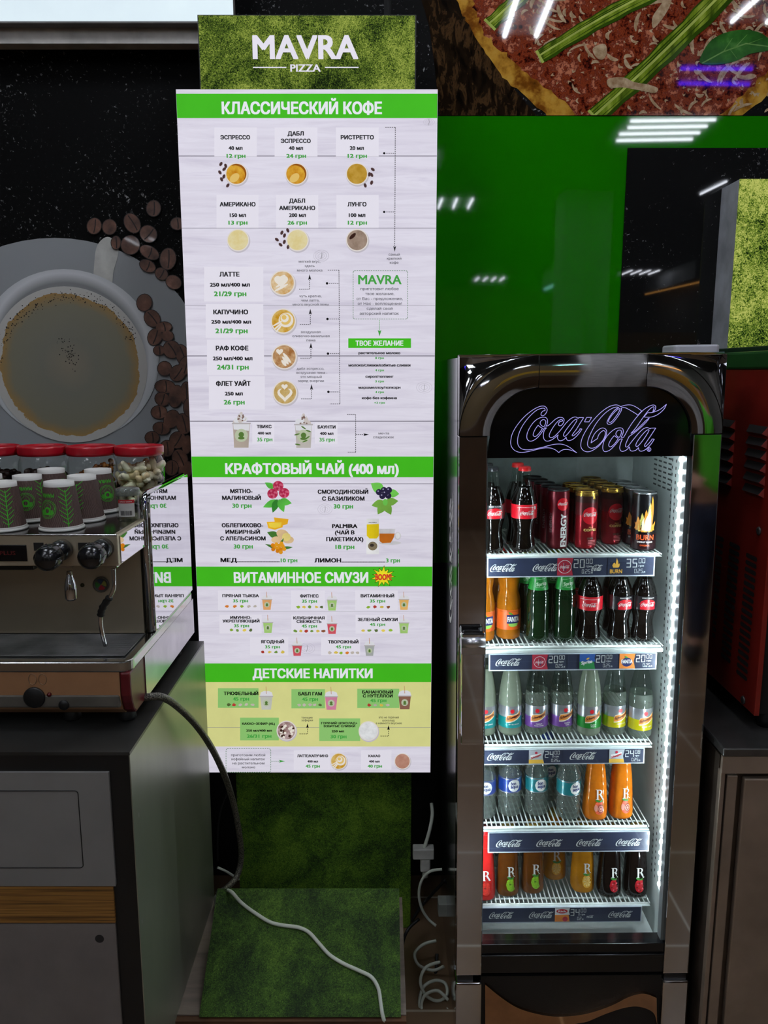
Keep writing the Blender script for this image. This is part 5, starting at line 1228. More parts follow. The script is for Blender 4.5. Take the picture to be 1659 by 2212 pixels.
def cola_bottle(label, zero, group, cap=None, ang=0.10, named=True):
    t = bottle('cola_bottle', label, 'bottle', group, COLA_P, 0.150, cola_l, cap or (blkcap if zero else redcap))
    lp = label_on(COLA_P, 0.080, 0.113)
    g = G(); g.shell(lp, 40); lab = g.obj('label', lab_blk if zero else lab_red, t)
    rr = 0.0303
    if zero:
        g = G(); g.shell([(rr-0.0003, 0.0815), (rr-0.0003, 0.094)], 12, a0=ang-0.62, a1=ang+0.62, mi=1)
        for k in range(9):
            a, b = ang-0.7+0.155*k, ang-0.7+0.155*(k+1)
            h0, h1 = [0.094+0.012*math.sqrt(max(0, 1-((x-ang)/0.7)**2)) for x in (a, b)]
            g.raw([((rr-0.0003)*math.sin(x), -(rr-0.0003)*math.cos(x), z) for x, z in ((a, 0.094), (b, 0.094), (b, h1), (a, h0))], [(0, 1, 2, 3)], 1)
        write(g, 'ZERO SUGAR', -0.015, 0.015, 0.1085, 0.0024, around(rr, ang), 0, 0.02)
    else:
        g = G(); g.shell([(rr-0.0003, 0.1065), (rr-0.0003, 0.1074)], 20, a0=ang-0.85, a1=ang+0.55)
        g.shell([(rr, 0.1015), (rr, 0.1085)], 5, a0=ang+0.62, a1=ang+0.80)
    script(g, -0.0175, 0.0175, 0.0885, around(rr+0.0003, ang), 0)
    g.obj('lettering', [ltr, lab_red], lab)
    return t
def put_at(o, bx, by, r, k, spin=0): place(o, spot(bx, by, r, k)); o.rotation_euler[2] = spin; return o
TS = 'bottles and cans on the top shelf'; S2 = 'bottles on the second shelf'; S3 = 'bottles on the third shelf'; S4 = 'bottles on the fourth shelf'; S5 = 'bottles on the bottom shelf'
put_at(cola_bottle('black-capped cola bottle cut by the left door column on the top shelf', True, TS), 1062, 1195, 0.027, 0)
fr = put_at(cola_bottle('red-capped cola bottle in front on the top shelf beside the energy cans', False, TS), 1130, 1194, 0.027, 0)
o = copy_tree(fr); o['label'] = 'red-capped cola bottle standing behind the front one on the top shelf'
v = spot(1130, 1194, 0.027, 0); place(o, v + Vector((-0.004, 0.072, 0)))
o = copy_tree(COL.objects['cola_bottle']); o['label'] = 'black-capped cola bottle behind the one at the left door column'
v = spot(1062, 1195, 0.027, 0); place(o, v + Vector((-0.004, 0.07, 0)))
# cans
CAN_H = 0.139
def can_prof(r, h): return [(0.0, 0.002), (r*0.78, 0.002), (r*0.84, 0.0), (r*0.9, 0.004), (r, 0.011), (r, h-0.011), (r*0.93, h-0.004), (r*0.93, h-0.003)]
def can(label, name, r, h, body, lid, deco):
    t = thing(name, label, 'can', (0, 0, 0), TS)
    g = G(); g.lathe(can_prof(r, h), 32); bd = g.obj('can_body', body, t)
    g = G(); g.lathe([(r*0.93, h-0.0045), (r*0.96, h-0.002), (r*0.95, h), (r*0.89, h), (r*0.87, h-0.003), (0.0, h-0.003)], 32)
    ld = g.obj('can_lid', lid, t)
    g = G(); g.slab(rrect(-0.006, 0.006, -0.008, 0.008, 0.004), 0, 0.001); g.v = [(x, z-0.004, h-0.0026+y) for x, y, z in g.v]; g.obj('pull_tab', lid, ld)
    deco(bd, r, h); return t
can_red = M('can_red', (150, 14, 30), 0.25, 0.6, var=0.05); can_dred = M('can_dark_red', (96, 10, 26), 0.28, 0.5, var=0.05); can_brn = M('can_brown', (58, 30, 24), 0.28, 0.5)
gold = M('can_gold', (190, 150, 66), 0.25, 0.9, var=0.05); alu = M('can_aluminium', (186, 188, 190), 0.25, 0.9, var=0.03); can_blk = M('can_black', (16, 15, 18), 0.25, 0.3)
disc_red = M('can_bright_red', (214, 22, 40), 0.3, 0.2, var=0.02)
def round_patch(g, rad, ang, zc, rr, mi):
    pts = [(rad*math.sin(ang+rr*math.cos(a)/rad), -rad*math.cos(ang+rr*math.cos(a)/rad), zc+rr*math.sin(a)) for a in (2*PI*k/36 for k in range(36))]
    ctr = []
    for k in range(-6, 6):                                    # upright slices keep the disc on the curve
        x0, x1 = rr*k/6, rr*(k+1)/6; h0, h1 = math.sqrt(max(0, rr*rr-x0*x0)), math.sqrt(max(0, rr*rr-x1*x1))
        f = around(rad, ang); g.raw([f(x0, zc-h0), f(x1, zc-h1), f(x1, zc+h1), f(x0, zc+h0)], [(0, 1, 2, 3)], mi)
def deco_energy(bd, r, h):
    g = G(); round_patch(g, r+0.0004, 0.25, h*0.76, 0.015, 1); script(g, -0.0125, 0.0135, h*0.74, around(r+0.0008, 0.25), 0)
    m = around(r+0.0005, 0.30)
    write(g, 'ENERGY', 0, h*0.56, 0, 0.0155, lambda x, z, e=0.0: m(0.008-z, 0.006+x, e), 0, 0.04)
    m2 = around(r+0.0005, -0.85); write(g, 'ENERGY', 0, h*0.34, 0, 0.007, lambda x, z, e=0.0: m2(0.003-z, 0.04+x, e), 2, 0.0)
    g.shell([(r+0.0004, 0.006), (r+0.0004, h*0.58)], 3, a0=0.68, a1=0.72)
    g.obj('can_print', [ltr, disc_red, M('can_grey_print', (130, 120, 120), 0.4)], bd)
def deco_coffee(bd, r, h):
    g = G(); g.shell([(r+0.0005, h-0.0125), (r+0.0005, h-0.0095), (r*0.95+0.0005, h-0.004)], 40, mi=2); g.shell([(r+0.0003, h*0.80), (r+0.0003, h-0.011)], 40, mi=3); g.shell([(r+0.0003, h*0.58), (r+0.0003, h*0.80)], 40, mi=4)
    round_patch(g, r+0.0006, 0.20, h*0.58, 0.0205, 1); script(g, -0.017, 0.018, h*0.565, around(r+0.0010, 0.20), 0)
    g.shell([(r+0.0006, h*0.86), (r+0.0006, h-0.011)], 3, a0=0.38, a1=0.62, mi=2)
    write(g, 'PLUS', -0.004, 0.006, h*0.372, 0.0028, around(r+0.0006, 0.20), 7, 0.02); write(g, 'COFFEE', -0.0165, 0.0165, h*0.315, 0.0062, around(r+0.0006, 0.20), 7, 0.05)
    for s_ in (-1, 1): g.raw([around(r+0.0006, 0.20)(s_*0.004+0.004*math.cos(a), h*0.19+0.003*math.sin(a)) for a in (2*PI*k/14 for k in range(14))], [tuple(range(14))], 5)
    for k in range(4): g.shell([(r+0.0005, 0.010+0.0035*k), (r+0.0005, 0.0112+0.0035*k)], 8, a0=0.0, a1=0.8, mi=6)
    g.obj('can_print', [ltr, disc_red, gold, can_brn, M('can_mid_brown', (92, 22, 26), 0.28, 0.5), M('can_bean', (70, 40, 24), 0.4), M('can_pink_print', (216, 140, 140), 0.4), M('can_gold_ink', (226, 190, 110), 0.4)], bd)
def deco_flame(bd, r, h):
    g = G(); f = around(r+0.0006, -0.16)
    fl = [(-0.021, .50), (-0.018, .44), (-0.016, .36), (-0.010, .34), (-0.004, .32), (0.002, .335), (0.010, .34), (0.016, .36), (0.021, .46), (0.0205, .50), (0.016, .44), (0.0125, .45), (0.0125, .58), (0.0135, .70), (0.0118, .82), (0.0105, .93), (0.0085, .82), (0.004, .73), (-0.001, .64), (-0.0035, .56), (-0.0055, .66), (-0.008, .60), (-0.0115, .53), (-0.013, .62), (-0.0165, .52)]
    mi0 = 0
    def fl_poly(pts, mi, rad):
        fm = around(rad, -0.16); g.raw([fm(x, h*z) for x, z in pts], [tuple(range(len(pts)))], mi)
    # flames as upright tongues so that the sheets follow the can
    for cx, w0, zb_, zt__, lean, mi in ((-0.014, .0055, .36, .60, -.002, 1), (-0.008, .006, .34, .66, .001, 0), (-0.002, .006, .33, .72, .003, 1), (0.004, .0062, .33, .84, .005, 0), (0.009, .0055, .34, .95, .003, 1), (0.0055, .004, .36, .74, .004, 2), (0.014, .004, .36, .52, .006, 1), (-0.018, .0035, .38, .50, -.003, 1), (-0.005, .0035, .36, .58, .002, 2), (0.001, .004, .35, .64, .003, 2)):
        n = 9; w0 *= 1.3; cx *= 1.25; rad = r+0.0006+0.0003*mi; fm = around(rad, -0.16); lft = []; rgt = []
        for k in range(n):
            q = k/(n-1); wd = w0*(1-q)**0.7*(1.15-0.3*(1-q)**3); c = cx + lean*q*q + 0.0012*math.sin(q*6+cx*900)
            lft.append(fm(c-wd, h*(zb_+(zt__-zb_)*q))); rgt.append(fm(c+wd, h*(zb_+(zt__-zb_)*q)))
        for k in range(n-1): g.raw([lft[k], rgt[k], rgt[k+1], lft[k+1]], [(0, 1, 2, 3)], mi)
    write(g, 'BURN', -0.021, 0.021, h*0.195, 0.0128, around(r+0.0006, -0.16), 3, 0.02); write(g, 'ENERGY DRINK', -0.0185, 0.0185, h*0.145, 0.0038, around(r+0.0006, -0.16), 4, 0.04); write(g, 'ORIGINAL', -0.0115, 0.011, h*0.088, 0.0038, around(r+0.0006, -0.16), 3, 0.0)
    g.shell([(r+0.0003, 0.004), (r+0.0003, h*0.30)], 40, mi=5)
    g.obj('can_print', [M('flame_yellow', (250, 222, 110), 0.4), M('flame_orange', (238, 150, 40), 0.4), M('flame_pale', (252, 246, 200), 0.4), M('burn_orange', (226, 92, 36), 0.4), ltr, M('can_maroon', (44, 14, 22), 0.25, 0.3)], bd)
def lane(first, v, r, n, dx, dy, texts, skip0=False):
    place(first, v)
    for k in range(1, n):
        o = copy_tree(first); o['label'] = texts[k]; place(o, v + Vector((dx*k, dy*k, 0)))
re_ = 0.0266
nth = ['front', 'second from the front', 'third from the front', 'fourth from the front', 'rearmost']
T = ['dark red black-topped energy can, %s in its lane' % w for w in nth]
lane(can(T[0], 'energy_can', re_, 0.142, can_dred, blkcap, deco_energy), spot(1203, 1187, re_, 0), re_, 5, -0.0055, 0.056, T)
T = ['gold-lidded red coffee can, %s in the left lane of two' % w for w in ('front', 'middle', 'rearmost')]
cf = can(T[0], 'coffee_can', re_, 0.139, can_red, gold, deco_coffee)
lane(cf, spot(1263, 1187, re_, 0), re_, 3, -0.003, 0.056, T)
T = ['gold-lidded red coffee can, %s in the right lane of two' % w for w in nth[:4]]
c2 = copy_tree(cf); c2['label'] = T[0]; lane(c2, spot(1318, 1177, re_, 0) , re_, 4, -0.003, 0.056, T)
T = ['black can with a yellow flame, %s in its lane' % w for w in nth[:4]]
rb = 0.0285
lane(can(T[0], 'flame_can', rb, 0.137, can_blk, alu, deco_flame), spot(1388, 1191, rb, 0), rb, 4, -0.002, 0.060, T)
# second shelf
FP = rounded([(0, 0), (0, 0), (0.025, 0), (0.025, 0), (0.0288, 0.006), (0.0292, 0.03), (0.0292, 0.08), (0.0290, 0.092), (0.0262, 0.106), (0.0232, 0.118), (0.0236, 0.130), (0.0262, 0.142), (0.0255, 0.152), (0.020, 0.166), (0.0150, 0.180), (0.0135, 0.192), (0.0135, 0.205), (0.0135, 0.205)])
def orange_bottle(label):
    t = bottle('orange_soda_bottle', label, 'bottle', S2, FP, 0.185, fant_l, redcap)
    g = G(); g.shell(label_on(FP, 0.025, 0.074), 40, a0=-1.5, a1=1.5); lab = g.obj('label', M('orange_label', (236, 104, 32), 0.4, var=0.03), t)
    g = G(); rr = 0.0302; an = 0.28
    for a0, w0, z0, z1, mi in ((0, 0.0165, 0.044, 0.060, 0),): g.raw([around(rr, an)(x, z) for x, z in [(-w0, z0), (-w0*0.2, z0-0.003), (w0, z0+0.002), (w0*1.02, z1), (0, z1+0.003), (-w0, z1-0.001)]], [tuple(range(6))], mi)
    for k in range(8):
        a, b = -0.0165+0.0041*k, -0.0165+0.0041*(k+1); g.raw([around(rr, an)(x, z) for x, z in [(a, 0.041), (b, 0.041), (b, 0.062), (a, 0.062)]], [(0, 1, 2, 3)], 0)
    for k in range(6):
        a, b = -0.012+0.004*k, -0.012+0.004*(k+1); f = lambda x: 0.004*math.sqrt(max(0, 1-(x/0.0125)**2)); g.raw([around(rr, an)(x, z) for x, z in [(a, 0.038-f(a)*1.4), (b, 0.038-f(b)*1.4), (b, 0.041), (a, 0.041)]], [(0, 1, 2, 3)], 3)
    g.raw([around(rr, an)(-0.007+0.0055*math.cos(a)-0.001*math.sin(a), 0.0655+0.0028*math.sin(a)-0.002*math.cos(a)) for a in (2*PI*k/14 for k in range(14))], [tuple(range(14))], 2)
    write(g, 'FANTA', -0.0155, 0.0158, 0.045, 0.0135, around(rr+0.0004, an), 1, 0.06)
    write(g, 'НАПІЙ · ЗІ СМАКОМ АПЕЛЬСИНА', -0.026, 0.022, 0.0695, 0.0016, around(rr, 0.0), 4, 0.0)
    g.obj('lettering', [M('label_navy', (26, 34, 98), 0.4), ltr, M('label_leaf', (96, 176, 50), 0.4), M('label_lime', (150, 200, 90), 0.4), M('label_ink', (60, 30, 20), 0.4)], lab); return t
ob = put_at(orange_bottle('orange soda bottle cut by the left door column on the second shelf'), 1042, 1387, 0.029, 1)
o = copy_tree(ob); o['label'] = 'orange soda bottle with its whole label in view on the second shelf'; put_at(o, 1097, 1382, 0.029, 1)
o = copy_tree(ob); o['label'] = 'orange soda bottle half hidden behind the other orange soda on the second shelf'; v = spot(1097, 1382, 0.029, 1); place(o, v + Vector((-0.012, 0.064, 0)))
SP_ = rounded([(0, 0), (0, 0), (0.022, 0), (0.022, 0), (0.0262, 0.006), (0.0268, 0.02), (0.0262, 0.045), (0.0264, 0.075), (0.0270, 0.098), (0.0262, 0.112), (0.0240, 0.126), (0.0200, 0.146), (0.0165, 0.166), (0.0140, 0.184), (0.0134, 0.200), (0.0134, 0.200)])
lab_grn = M('green_label', (20, 140, 52), 0.4, coat=0.3, var=0.03)
def lemon_bottle(label):
    t = bottle('lemon_soda_bottle', label, 'bottle', S2, SP_, 0.19, greeng, M('yellow_green_cap', (150, 170, 40), 0.4), glass=GLASS('green_bottle_glass', (110, 190, 120), 0.03))
    g = G(); g.shell(label_on(SP_, 0.128, 0.172), 36, a0=-2.4, a1=2.4); lab = g.obj('label', lab_grn, t)
    def cone(x, z, e=0.0):
        rr = 0.0245 - (z-0.126)*0.20 + 0.0004 + e; a = 0.18 + x/rr; return (rr*math.sin(a), -rr*math.cos(a), z)
    g = G(); write(g, 'Sprite', -0.0125, 0.0135, 0.1395, 0.0085, lambda x, z, e=0.0: cone(x, z+x*0.12, e), 0, 0.05)
    for a, b in (((-0.0155, 0.136), (-0.0145, 0.152)), ((-0.0145, 0.152), (0.015, 0.156)), ((0.015, 0.156), (0.0155, 0.143)), ((0.0155, 0.143), (0.002, 0.134)), ((0.002, 0.134), (-0.0155, 0.136))):
        n = 6
        for k in range(n):
            p, q = [(a[0]+(b[0]-a[0])*s, a[1]+(b[1]-a[1])*s) for s in (k/n, (k+1)/n)]; dx, dz = q[0]-p[0], q[1]-p[1]; Ln = math.hypot(dx, dz); nx, nz = -dz/Ln*0.0004, dx/Ln*0.0004
            g.raw([cone(p[0]-nx, p[1]-nz), cone(q[0]-nx, q[1]-nz), cone(q[0]+nx, q[1]+nz), cone(p[0]+nx, p[1]+nz)], [(3, 2, 1, 0)])
    g.obj('lettering', M('label_pale_green', (196, 226, 190), 0.4), lab); return t
lb = put_at(lemon_bottle('green lemon soda bottle next to the orange soda on the second shelf'), 1160, 1389, 0.027, 1)
o = copy_tree(lb); o['label'] = 'green lemon soda bottle next to the red-labelled cola on the second shelf'; put_at(o, 1217, 1388, 0.027, 1)
for px, py, w in ((1160, 1389, 'behind the left lemon soda'), (1217, 1388, 'behind the right lemon soda')):
    o = copy_tree(lb); o['label'] = 'dark green bottle %s on the second shelf' % w; v = spot(px, py, 0.027, 1); place(o, v + Vector((-0.016, 0.062, 0)))
rc = put_at(cola_bottle('red-labelled cola bottle on the second shelf beside the lemon soda', False, S2, ang=-0.25), 1271, 1389, 0.027, 1)
z1 = put_at(cola_bottle('black-labelled cola bottle on the second shelf beside the red-labelled one', True, S2, ang=0.22), 1335, 1388, 0.027, 1)
z2 = put_at(cola_bottle('black-labelled cola bottle at the right end of the second shelf', True, S2, ang=0.05), 1386, 1388, 0.027, 1)
for src, px, w in ((rc, 1271, 'red-labelled cola bottle standing behind another on the second shelf'), (z1, 1335, 'black-labelled cola bottle standing behind another in the middle of the second shelf')):
    o = copy_tree(src); o['label'] = w; v = spot(px, 1388, 0.027, 1); place(o, v + Vector((0.006, 0.066, 0)))
# third shelf: tonic bottles
TP = rounded([(0, 0), (0, 0), (0.024, 0), (0.024, 0), (0.0282, 0.005), (0.0290, 0.015), (0.0290, 0.08), (0.0284, 0.096), (0.0264, 0.116), (0.0236, 0.134), (0.0200, 0.152), (0.0160, 0.170), (0.0138, 0.186), (0.0134, 0.204), (0.0134, 0.204)])
silver = M('label_silver', (186, 190, 196), 0.25, 0.7, var=0.04)
swoosh = M('label_cream', (236, 226, 206), 0.4); swo = M('label_amber', (224, 140, 60), 0.4); tdark = M('label_dark_red_ink', (76, 16, 14), 0.4)
def tonic(label, rgb, key, words, cloudy, an=0.15, fill=0.11):
    liq = GLASS('cloudy_drink' if cloudy else 'clear_drink', (150, 160, 140) if cloudy else (205, 212, 204), 0.03, 1.4, 0.60 if cloudy else 0.30, (146, 156, 136) if cloudy else (140, 150, 138))
    t = bottle('tonic_bottle', label, 'bottle', S3, TP, 0.17 if cloudy else fill, liq, M('silver_cap', (170, 172, 176), 0.3, 0.8))
    cm = M('label_'+key, rgb, 0.28, 0.35, coat=0.4, var=0.04)
    g = G(); pr_ = label_on(TP, 0.022, 0.078); g.shell([(r, z) for r, z in pr_], 40, mi=0, a0=-2.2, a1=2.2)
    g.shell([(0.0297, 0.0222), (0.0297, 0.050)], 40, mi=1, a0=-2.2, a1=2.2); lab = g.obj('label', [silver, cm], t)
    g = G(); rr = 0.0300
    N = 12
    for k in range(N):
        x0, x1 = [-0.019+0.038*q/N for q in (k, k+1)]
        base = lambda x: 0.0385 + (x+0.019)*0.38 - 0.006*math.sin((x+0.019)/0.038*PI)*0.6
        top = lambda x: base(x) + 0.0135 + 0.002*math.sin((x+0.019)/0.038*2*PI) - (0.006 if x < -0.017 else 0)
        f = around(rr, an); g.raw([f(x0, base(x0)-0.003), f(x1, base(x1)-0.003), f(x1, top(x1)+0.0015), f(x0, top(x0)+0.0015)], [(0, 1, 2, 3)], 0)
        f = around(rr+0.0003, an); g.raw([f(x0, base(x0)), f(x1, base(x1)), f(x1, top(x1)), f(x0, top(x0))], [(0, 1, 2, 3)], 1)
    write(g, 'Schweppes', -0.0165, 0.0175, 0.0, 0.0072, lambda x, z, e=0.0: around(rr+0.0006, an)(x, z+0.0415+(x+0.019)*0.36, e), 2, 0.03)
    g.raw([around(rr+0.0005, an)(-0.003+0.0052*math.cos(a), 0.066+0.0052*math.sin(a)) for a in (2*PI*k/18 for k in range(18))], [tuple(range(18))], 3)
    zz_ = 0.0305
    for wd in words:
        hw = 0.0011*len(wd); write(g, wd, 0.002-hw, 0.002+hw, zz_, 0.0032, around(rr, an), 4, 0.02); zz_ -= 0.0048
    for k in range(3): g.shell([(rr, 0.066+0.003*k), (rr, 0.0668+0.003*k)], 8, a0=an-1.2, a1=an-0.3, mi=5)
    g.obj('lettering', [swoosh, swo, tdark, lab_red, ltr, M('label_grey_ink', (96, 98, 104), 0.4)], lab)
    return t
TB = [('turquoise-labelled tonic bottle cut by the left door column on the third shelf', (20, 150, 150), 'turquoise', ('BITTER LEMON',), True, 0.1, 1046, 1592),
      ('turquoise-labelled tonic bottle with its whole label in view on the third shelf', (20, 150, 150), 'turquoise', ('BITTER LEMON',), True, 0.12, 1101, 1591),
      ('left purple-labelled tonic bottle on the third shelf beside the turquoise one', (116, 70, 150), 'purple', ('PREMIUM', 'TONIC WATER'), False, 0.0, 1157, 1590),
      ('right purple-labelled tonic bottle on the third shelf beside the green one', (116, 70, 150), 'purple', ('PREMIUM', 'TONIC'), False, 0.25, 1211, 1588),
      ('green-labelled mojito bottle in the middle of the third shelf', (16, 130, 40), 'green', ('CLASSIC', 'MOJITO'), True, 0.1, 1270, 1592),
      ('yellow-labelled tonic bottle beside the green mojito on the third shelf', (206, 196, 20), 'yellow', ('INDIAN TONIC',), False, 0.35, 1324, 1590),
      ('yellow-labelled tonic bottle at the right end of the third shelf', (206, 196, 20), 'yellow', ('INDIAN TONIC',), False, 0.25, 1380, 1597)]
for lb_, rgb, key, words, cl, an, px, py in TB: put_at(tonic(lb_, rgb, key, words, cl, an), px, py, 0.029, 2)
# fourth shelf: water and juice
WP = rounded([(0, 0), (0, 0), (0.024, 0), (0.024, 0), (0.0288, 0.005), (0.0295, 0.012), (0.0282, 0.019), (0.0295, 0.026), (0.0282, 0.034), (0.0294, 0.042), (0.0285, 0.052), (0.0292, 0.062), (0.0292, 0.106), (0.0284, 0.114), (0.0250, 0.126), (0.0190, 0.140), (0.0145, 0.150), (0.0132, 0.160), (0.0132, 0.172), (0.0132, 0.172)])
def water(label, rgb, key, an):
    liq = GLASS('water_bottle', (214, 220, 216), 0.04, 1.5, 0.20, (156, 166, 160))
    t = bottle('water_bottle', label, 'bottle', S4, WP, 1.0, liq, M('blue_cap', (40, 70, 150), 0.4), 0.0150)
    g = G(); g.shell(label_on(WP, 0.066, 0.105), 40); g.shell([(0.0299, 0.0665), (0.0299, 0.0685)], 40, mi=1); g.shell([(0.0299, 0.1015), (0.0299, 0.1035)], 40, mi=1)
    lab = g.obj('label', [M('water_label_'+key, rgb, 0.3, 0.2, coat=0.5, var=0.05), silver], t)
    g = G(); rr = 0.0301; round_patch(g, rr, an, 0.086, 0.0158, 0)
    write(g, 'bon', -0.0088, 0.0045, 0.0880, 0.0098, around(rr+0.0003, an), 1, 0.03); write(g, 'aqua', -0.0095, 0.0115, 0.0795, 0.0098, around(rr+0.0003, an), 1, 0.03)
    g.obj('lettering', [ltr, M('water_navy', (20, 40, 110), 0.4)], lab); return t
put_at(water('blue-labelled water bottle cut by the left door column on the fourth shelf', (26, 62, 150), 'blue', 0.05), 1045, 1772, 0.029, 3)
put_at(water('blue-labelled water bottle with its whole label in view on the fourth shelf', (26, 62, 150), 'blue', 0.22), 1100, 1766, 0.029, 3)
wt = put_at(water('teal-labelled water bottle on the fourth shelf beside the blue one', (20, 122, 130), 'teal', 0.22), 1157, 1765, 0.029, 3)
o = copy_tree(wt); o['label'] = 'teal-labelled water bottle on the fourth shelf beside the peach juice'; put_at(o, 1226, 1773, 0.029, 3, 0.2)
o = copy_tree(wt); o['label'] = 'teal-labelled water bottle standing behind the other two teal ones'; v = spot(1192, 1768, 0.029, 3); place(o, v + Vector((0.0, 0.075, 0)))
JP = rounded([(0, 0), (0, 0), (0.024, 0), (0.024, 0), (0.0282, 0.005), (0.0292, 0.014), (0.0290, 0.03), (0.0272, 0.066), (0.0250, 0.100), (0.0222, 0.128), (0.0190, 0.150), (0.0172, 0.166), (0.0172, 0.18), (0.0172, 0.18)])
JUICE = {'peach': ((208, 112, 20), (230, 90, 60)), 'tomato': ((190, 36, 34), (220, 60, 50)), 'apple': ((96, 52, 14), (130, 180, 40)), 'orange': ((178, 116, 20), (240, 170, 50)), 'cherry': ((12, 6, 6), (190, 26, 40))}
def juice(label, kind, an=0.2, grp=S5):
    lq, fr_ = JUICE[kind]
    t = bottle('juice_bottle', label, 'bottle', grp, JP, 1.0, M('juice_'+kind, lq, 0.06, coat=0.8, var=0.08, vs=30), redcap if kind == 'tomato' else M('juice_cap', (186, 150, 60), 0.3, 0.6), 0.0190, 2.6, 36)
    def on(x, z, e=0.0006):
        rr = 0.0305 - max(0, z-0.02)*0.0640 + e; a = an + x/rr; return (rr*math.sin(a), -rr*math.cos(a), z)
    g = G()
    for k in range(-5, 5):
        x0, x1 = 0.0135*k/5, 0.0135*(k+1)/5; zc = 0.036; h = lambda x: 0.0175*math.sqrt(max(0, 1-(x/0.0135)**2))
        g.raw([on(x, z) for x, z in ((x0, zc-h(x0)), (x1, zc-h(x1)), (x1, zc+h(x1)), (x0, zc+h(x0)))], [(0, 1, 2, 3)], 0)
    if kind == 'orange':
        for k in range(9):
            a = 2*PI*k/9; g.raw([on(0.001*math.cos(a), 0.036+0.001*math.sin(a), 0.0010)] + [on(0.0105*math.cos(a+d), 0.036+0.0135*math.sin(a+d), 0.0010) for d in (0.08, 0.3, 0.55)], [(0, 1, 2, 3)], 3)
    elif kind == 'peach':
        for k in range(4): g.raw([on(0.003+0.009*math.cos(a)*(0.9-0.2*k), 0.034+0.012*math.sin(a)*(0.9-0.2*k), 0.0009+0.0002*k) for a in (2*PI*q/14 for q in range(14))], [tuple(range(14))], 3 if k % 2 else 4)
        g.raw([on(-0.009+0.0045*math.cos(a), 0.036+0.009*math.sin(a), 0.0012) for a in (2*PI*q/12 for q in range(12))], [tuple(range(12))], 3)
    elif kind == 'cherry':
        for k in range(8): a0 = k*2.4; g.raw([on(0.008*math.cos(a0)+0.0022*math.cos(a), 0.034+0.010*math.sin(a0)+0.0022*math.sin(a), 0.0010) for a in (2*PI*q/10 for q in range(10))], [tuple(range(10))], 3 if k % 2 else 4)
    else:
        g.raw([on(-0.003+0.003*math.cos(a), 0.038+0.002*math.sin(a), 0.0010) for a in (2*PI*q/10 for q in range(10))], [tuple(range(10))], 4)
    if kind != 'tomato':
        for s_ in (-1, 1): g.raw([on(0.001+s_*(0.0055)+0.0065*math.cos(a), 0.0545+0.003*math.sin(a)+0.002*math.cos(a)*s_, 0.0011) for a in (2*PI*q/12 for q in range(12))], [tuple(range(12))], 2)
    # serif R
    z0, z1, t_ = 0.058, 0.084, 0.0042
    def b(x0, za, x1, zb_): g.raw([on(x0, za, 0.0014), on(x1, za, 0.0014), on(x1, zb_, 0.0014), on(x0, zb_, 0.0014)], [(0, 1, 2, 3)], 1)
    b(-0.0075, z0, -0.0075+t_, z1); b(-0.0098, z0, -0.001, z0+0.0012); b(-0.0098, z1-0.0012, -0.001, z1)
    N = 12; prev = None
    for k in range(N+1):
        a = PI/2 - PI*k/N; ri, ro = 0.0048, 0.0066
        o_ = (-0.0015+ (ro+0.0016)*math.cos(a), 0.0772+ro*math.sin(a)+0.0002); i_ = (-0.0015+(ri-0.0008)*math.cos(a), 0.0772+ri*math.sin(a)+0.0002)
        if prev: g.raw([on(*prev[0], 0.0014), on(*o_, 0.0014), on(*i_, 0.0014), on(*prev[1], 0.0014)], [(3, 2, 1, 0)], 1)
        prev = (o_, i_)
    b(-0.004, 0.0704, -0.0015, 0.0722); b(-0.004, 0.0822, -0.0015, 0.084)
    g.raw([on(-0.001, 0.0716, 0.0014), on(0.0075, z0-0.001, 0.0014), on(0.0122, z0-0.001, 0.0014), on(0.0034, 0.0722, 0.0014)], [(0, 1, 2, 3)], 1)
    g.obj('bottle_print', [M('print_'+kind, fr_, 0.4, var=0.15, vs=200), ltr, M('print_leaf', (60, 140, 50), 0.4), M('print_pale_'+kind, tuple(min(255, int(c*0.6+100)) for c in fr_), 0.4), M('print_deep_'+kind, tuple(int(c*0.6) for c in fr_), 0.4)], t)
    return t
put_at(juice('left peach juice bottle on the fourth shelf', 'peach', 0.15, S4), 1283, 1774, 0.029, 3)
put_at(juice('right peach juice bottle at the end of the fourth shelf', 'peach', 0.22, S4), 1338, 1771, 0.029, 3)
put_at(juice('red juice bottle cut by the left door column on the bottom shelf', 'tomato', 0.1), 1044, 1948, 0.029, 4)
put_at(juice('left green-apple juice bottle on the bottom shelf', 'apple', 0.2), 1095, 1939, 0.029, 4)
put_at(juice('right green-apple juice bottle on the bottom shelf beside the set-back orange juice', 'apple', 0.2), 1148, 1933, 0.029, 4)
put_at(juice('orange juice bottle set back between the apple juice and the other orange juice', 'orange', 0.0), 1196, 1903, 0.029, 4)
put_at(juice('orange juice bottle in front on the bottom shelf beside the black cherry juice', 'orange', 0.2), 1256, 1931, 0.029, 4)
put_at(juice('left black cherry juice bottle on the bottom shelf', 'cherry', 0.25), 1313, 1941, 0.029, 4)
put_at(juice('right black cherry juice bottle at the end of the bottom shelf', 'cherry', 0.15), 1369, 1941, 0.029, 4)
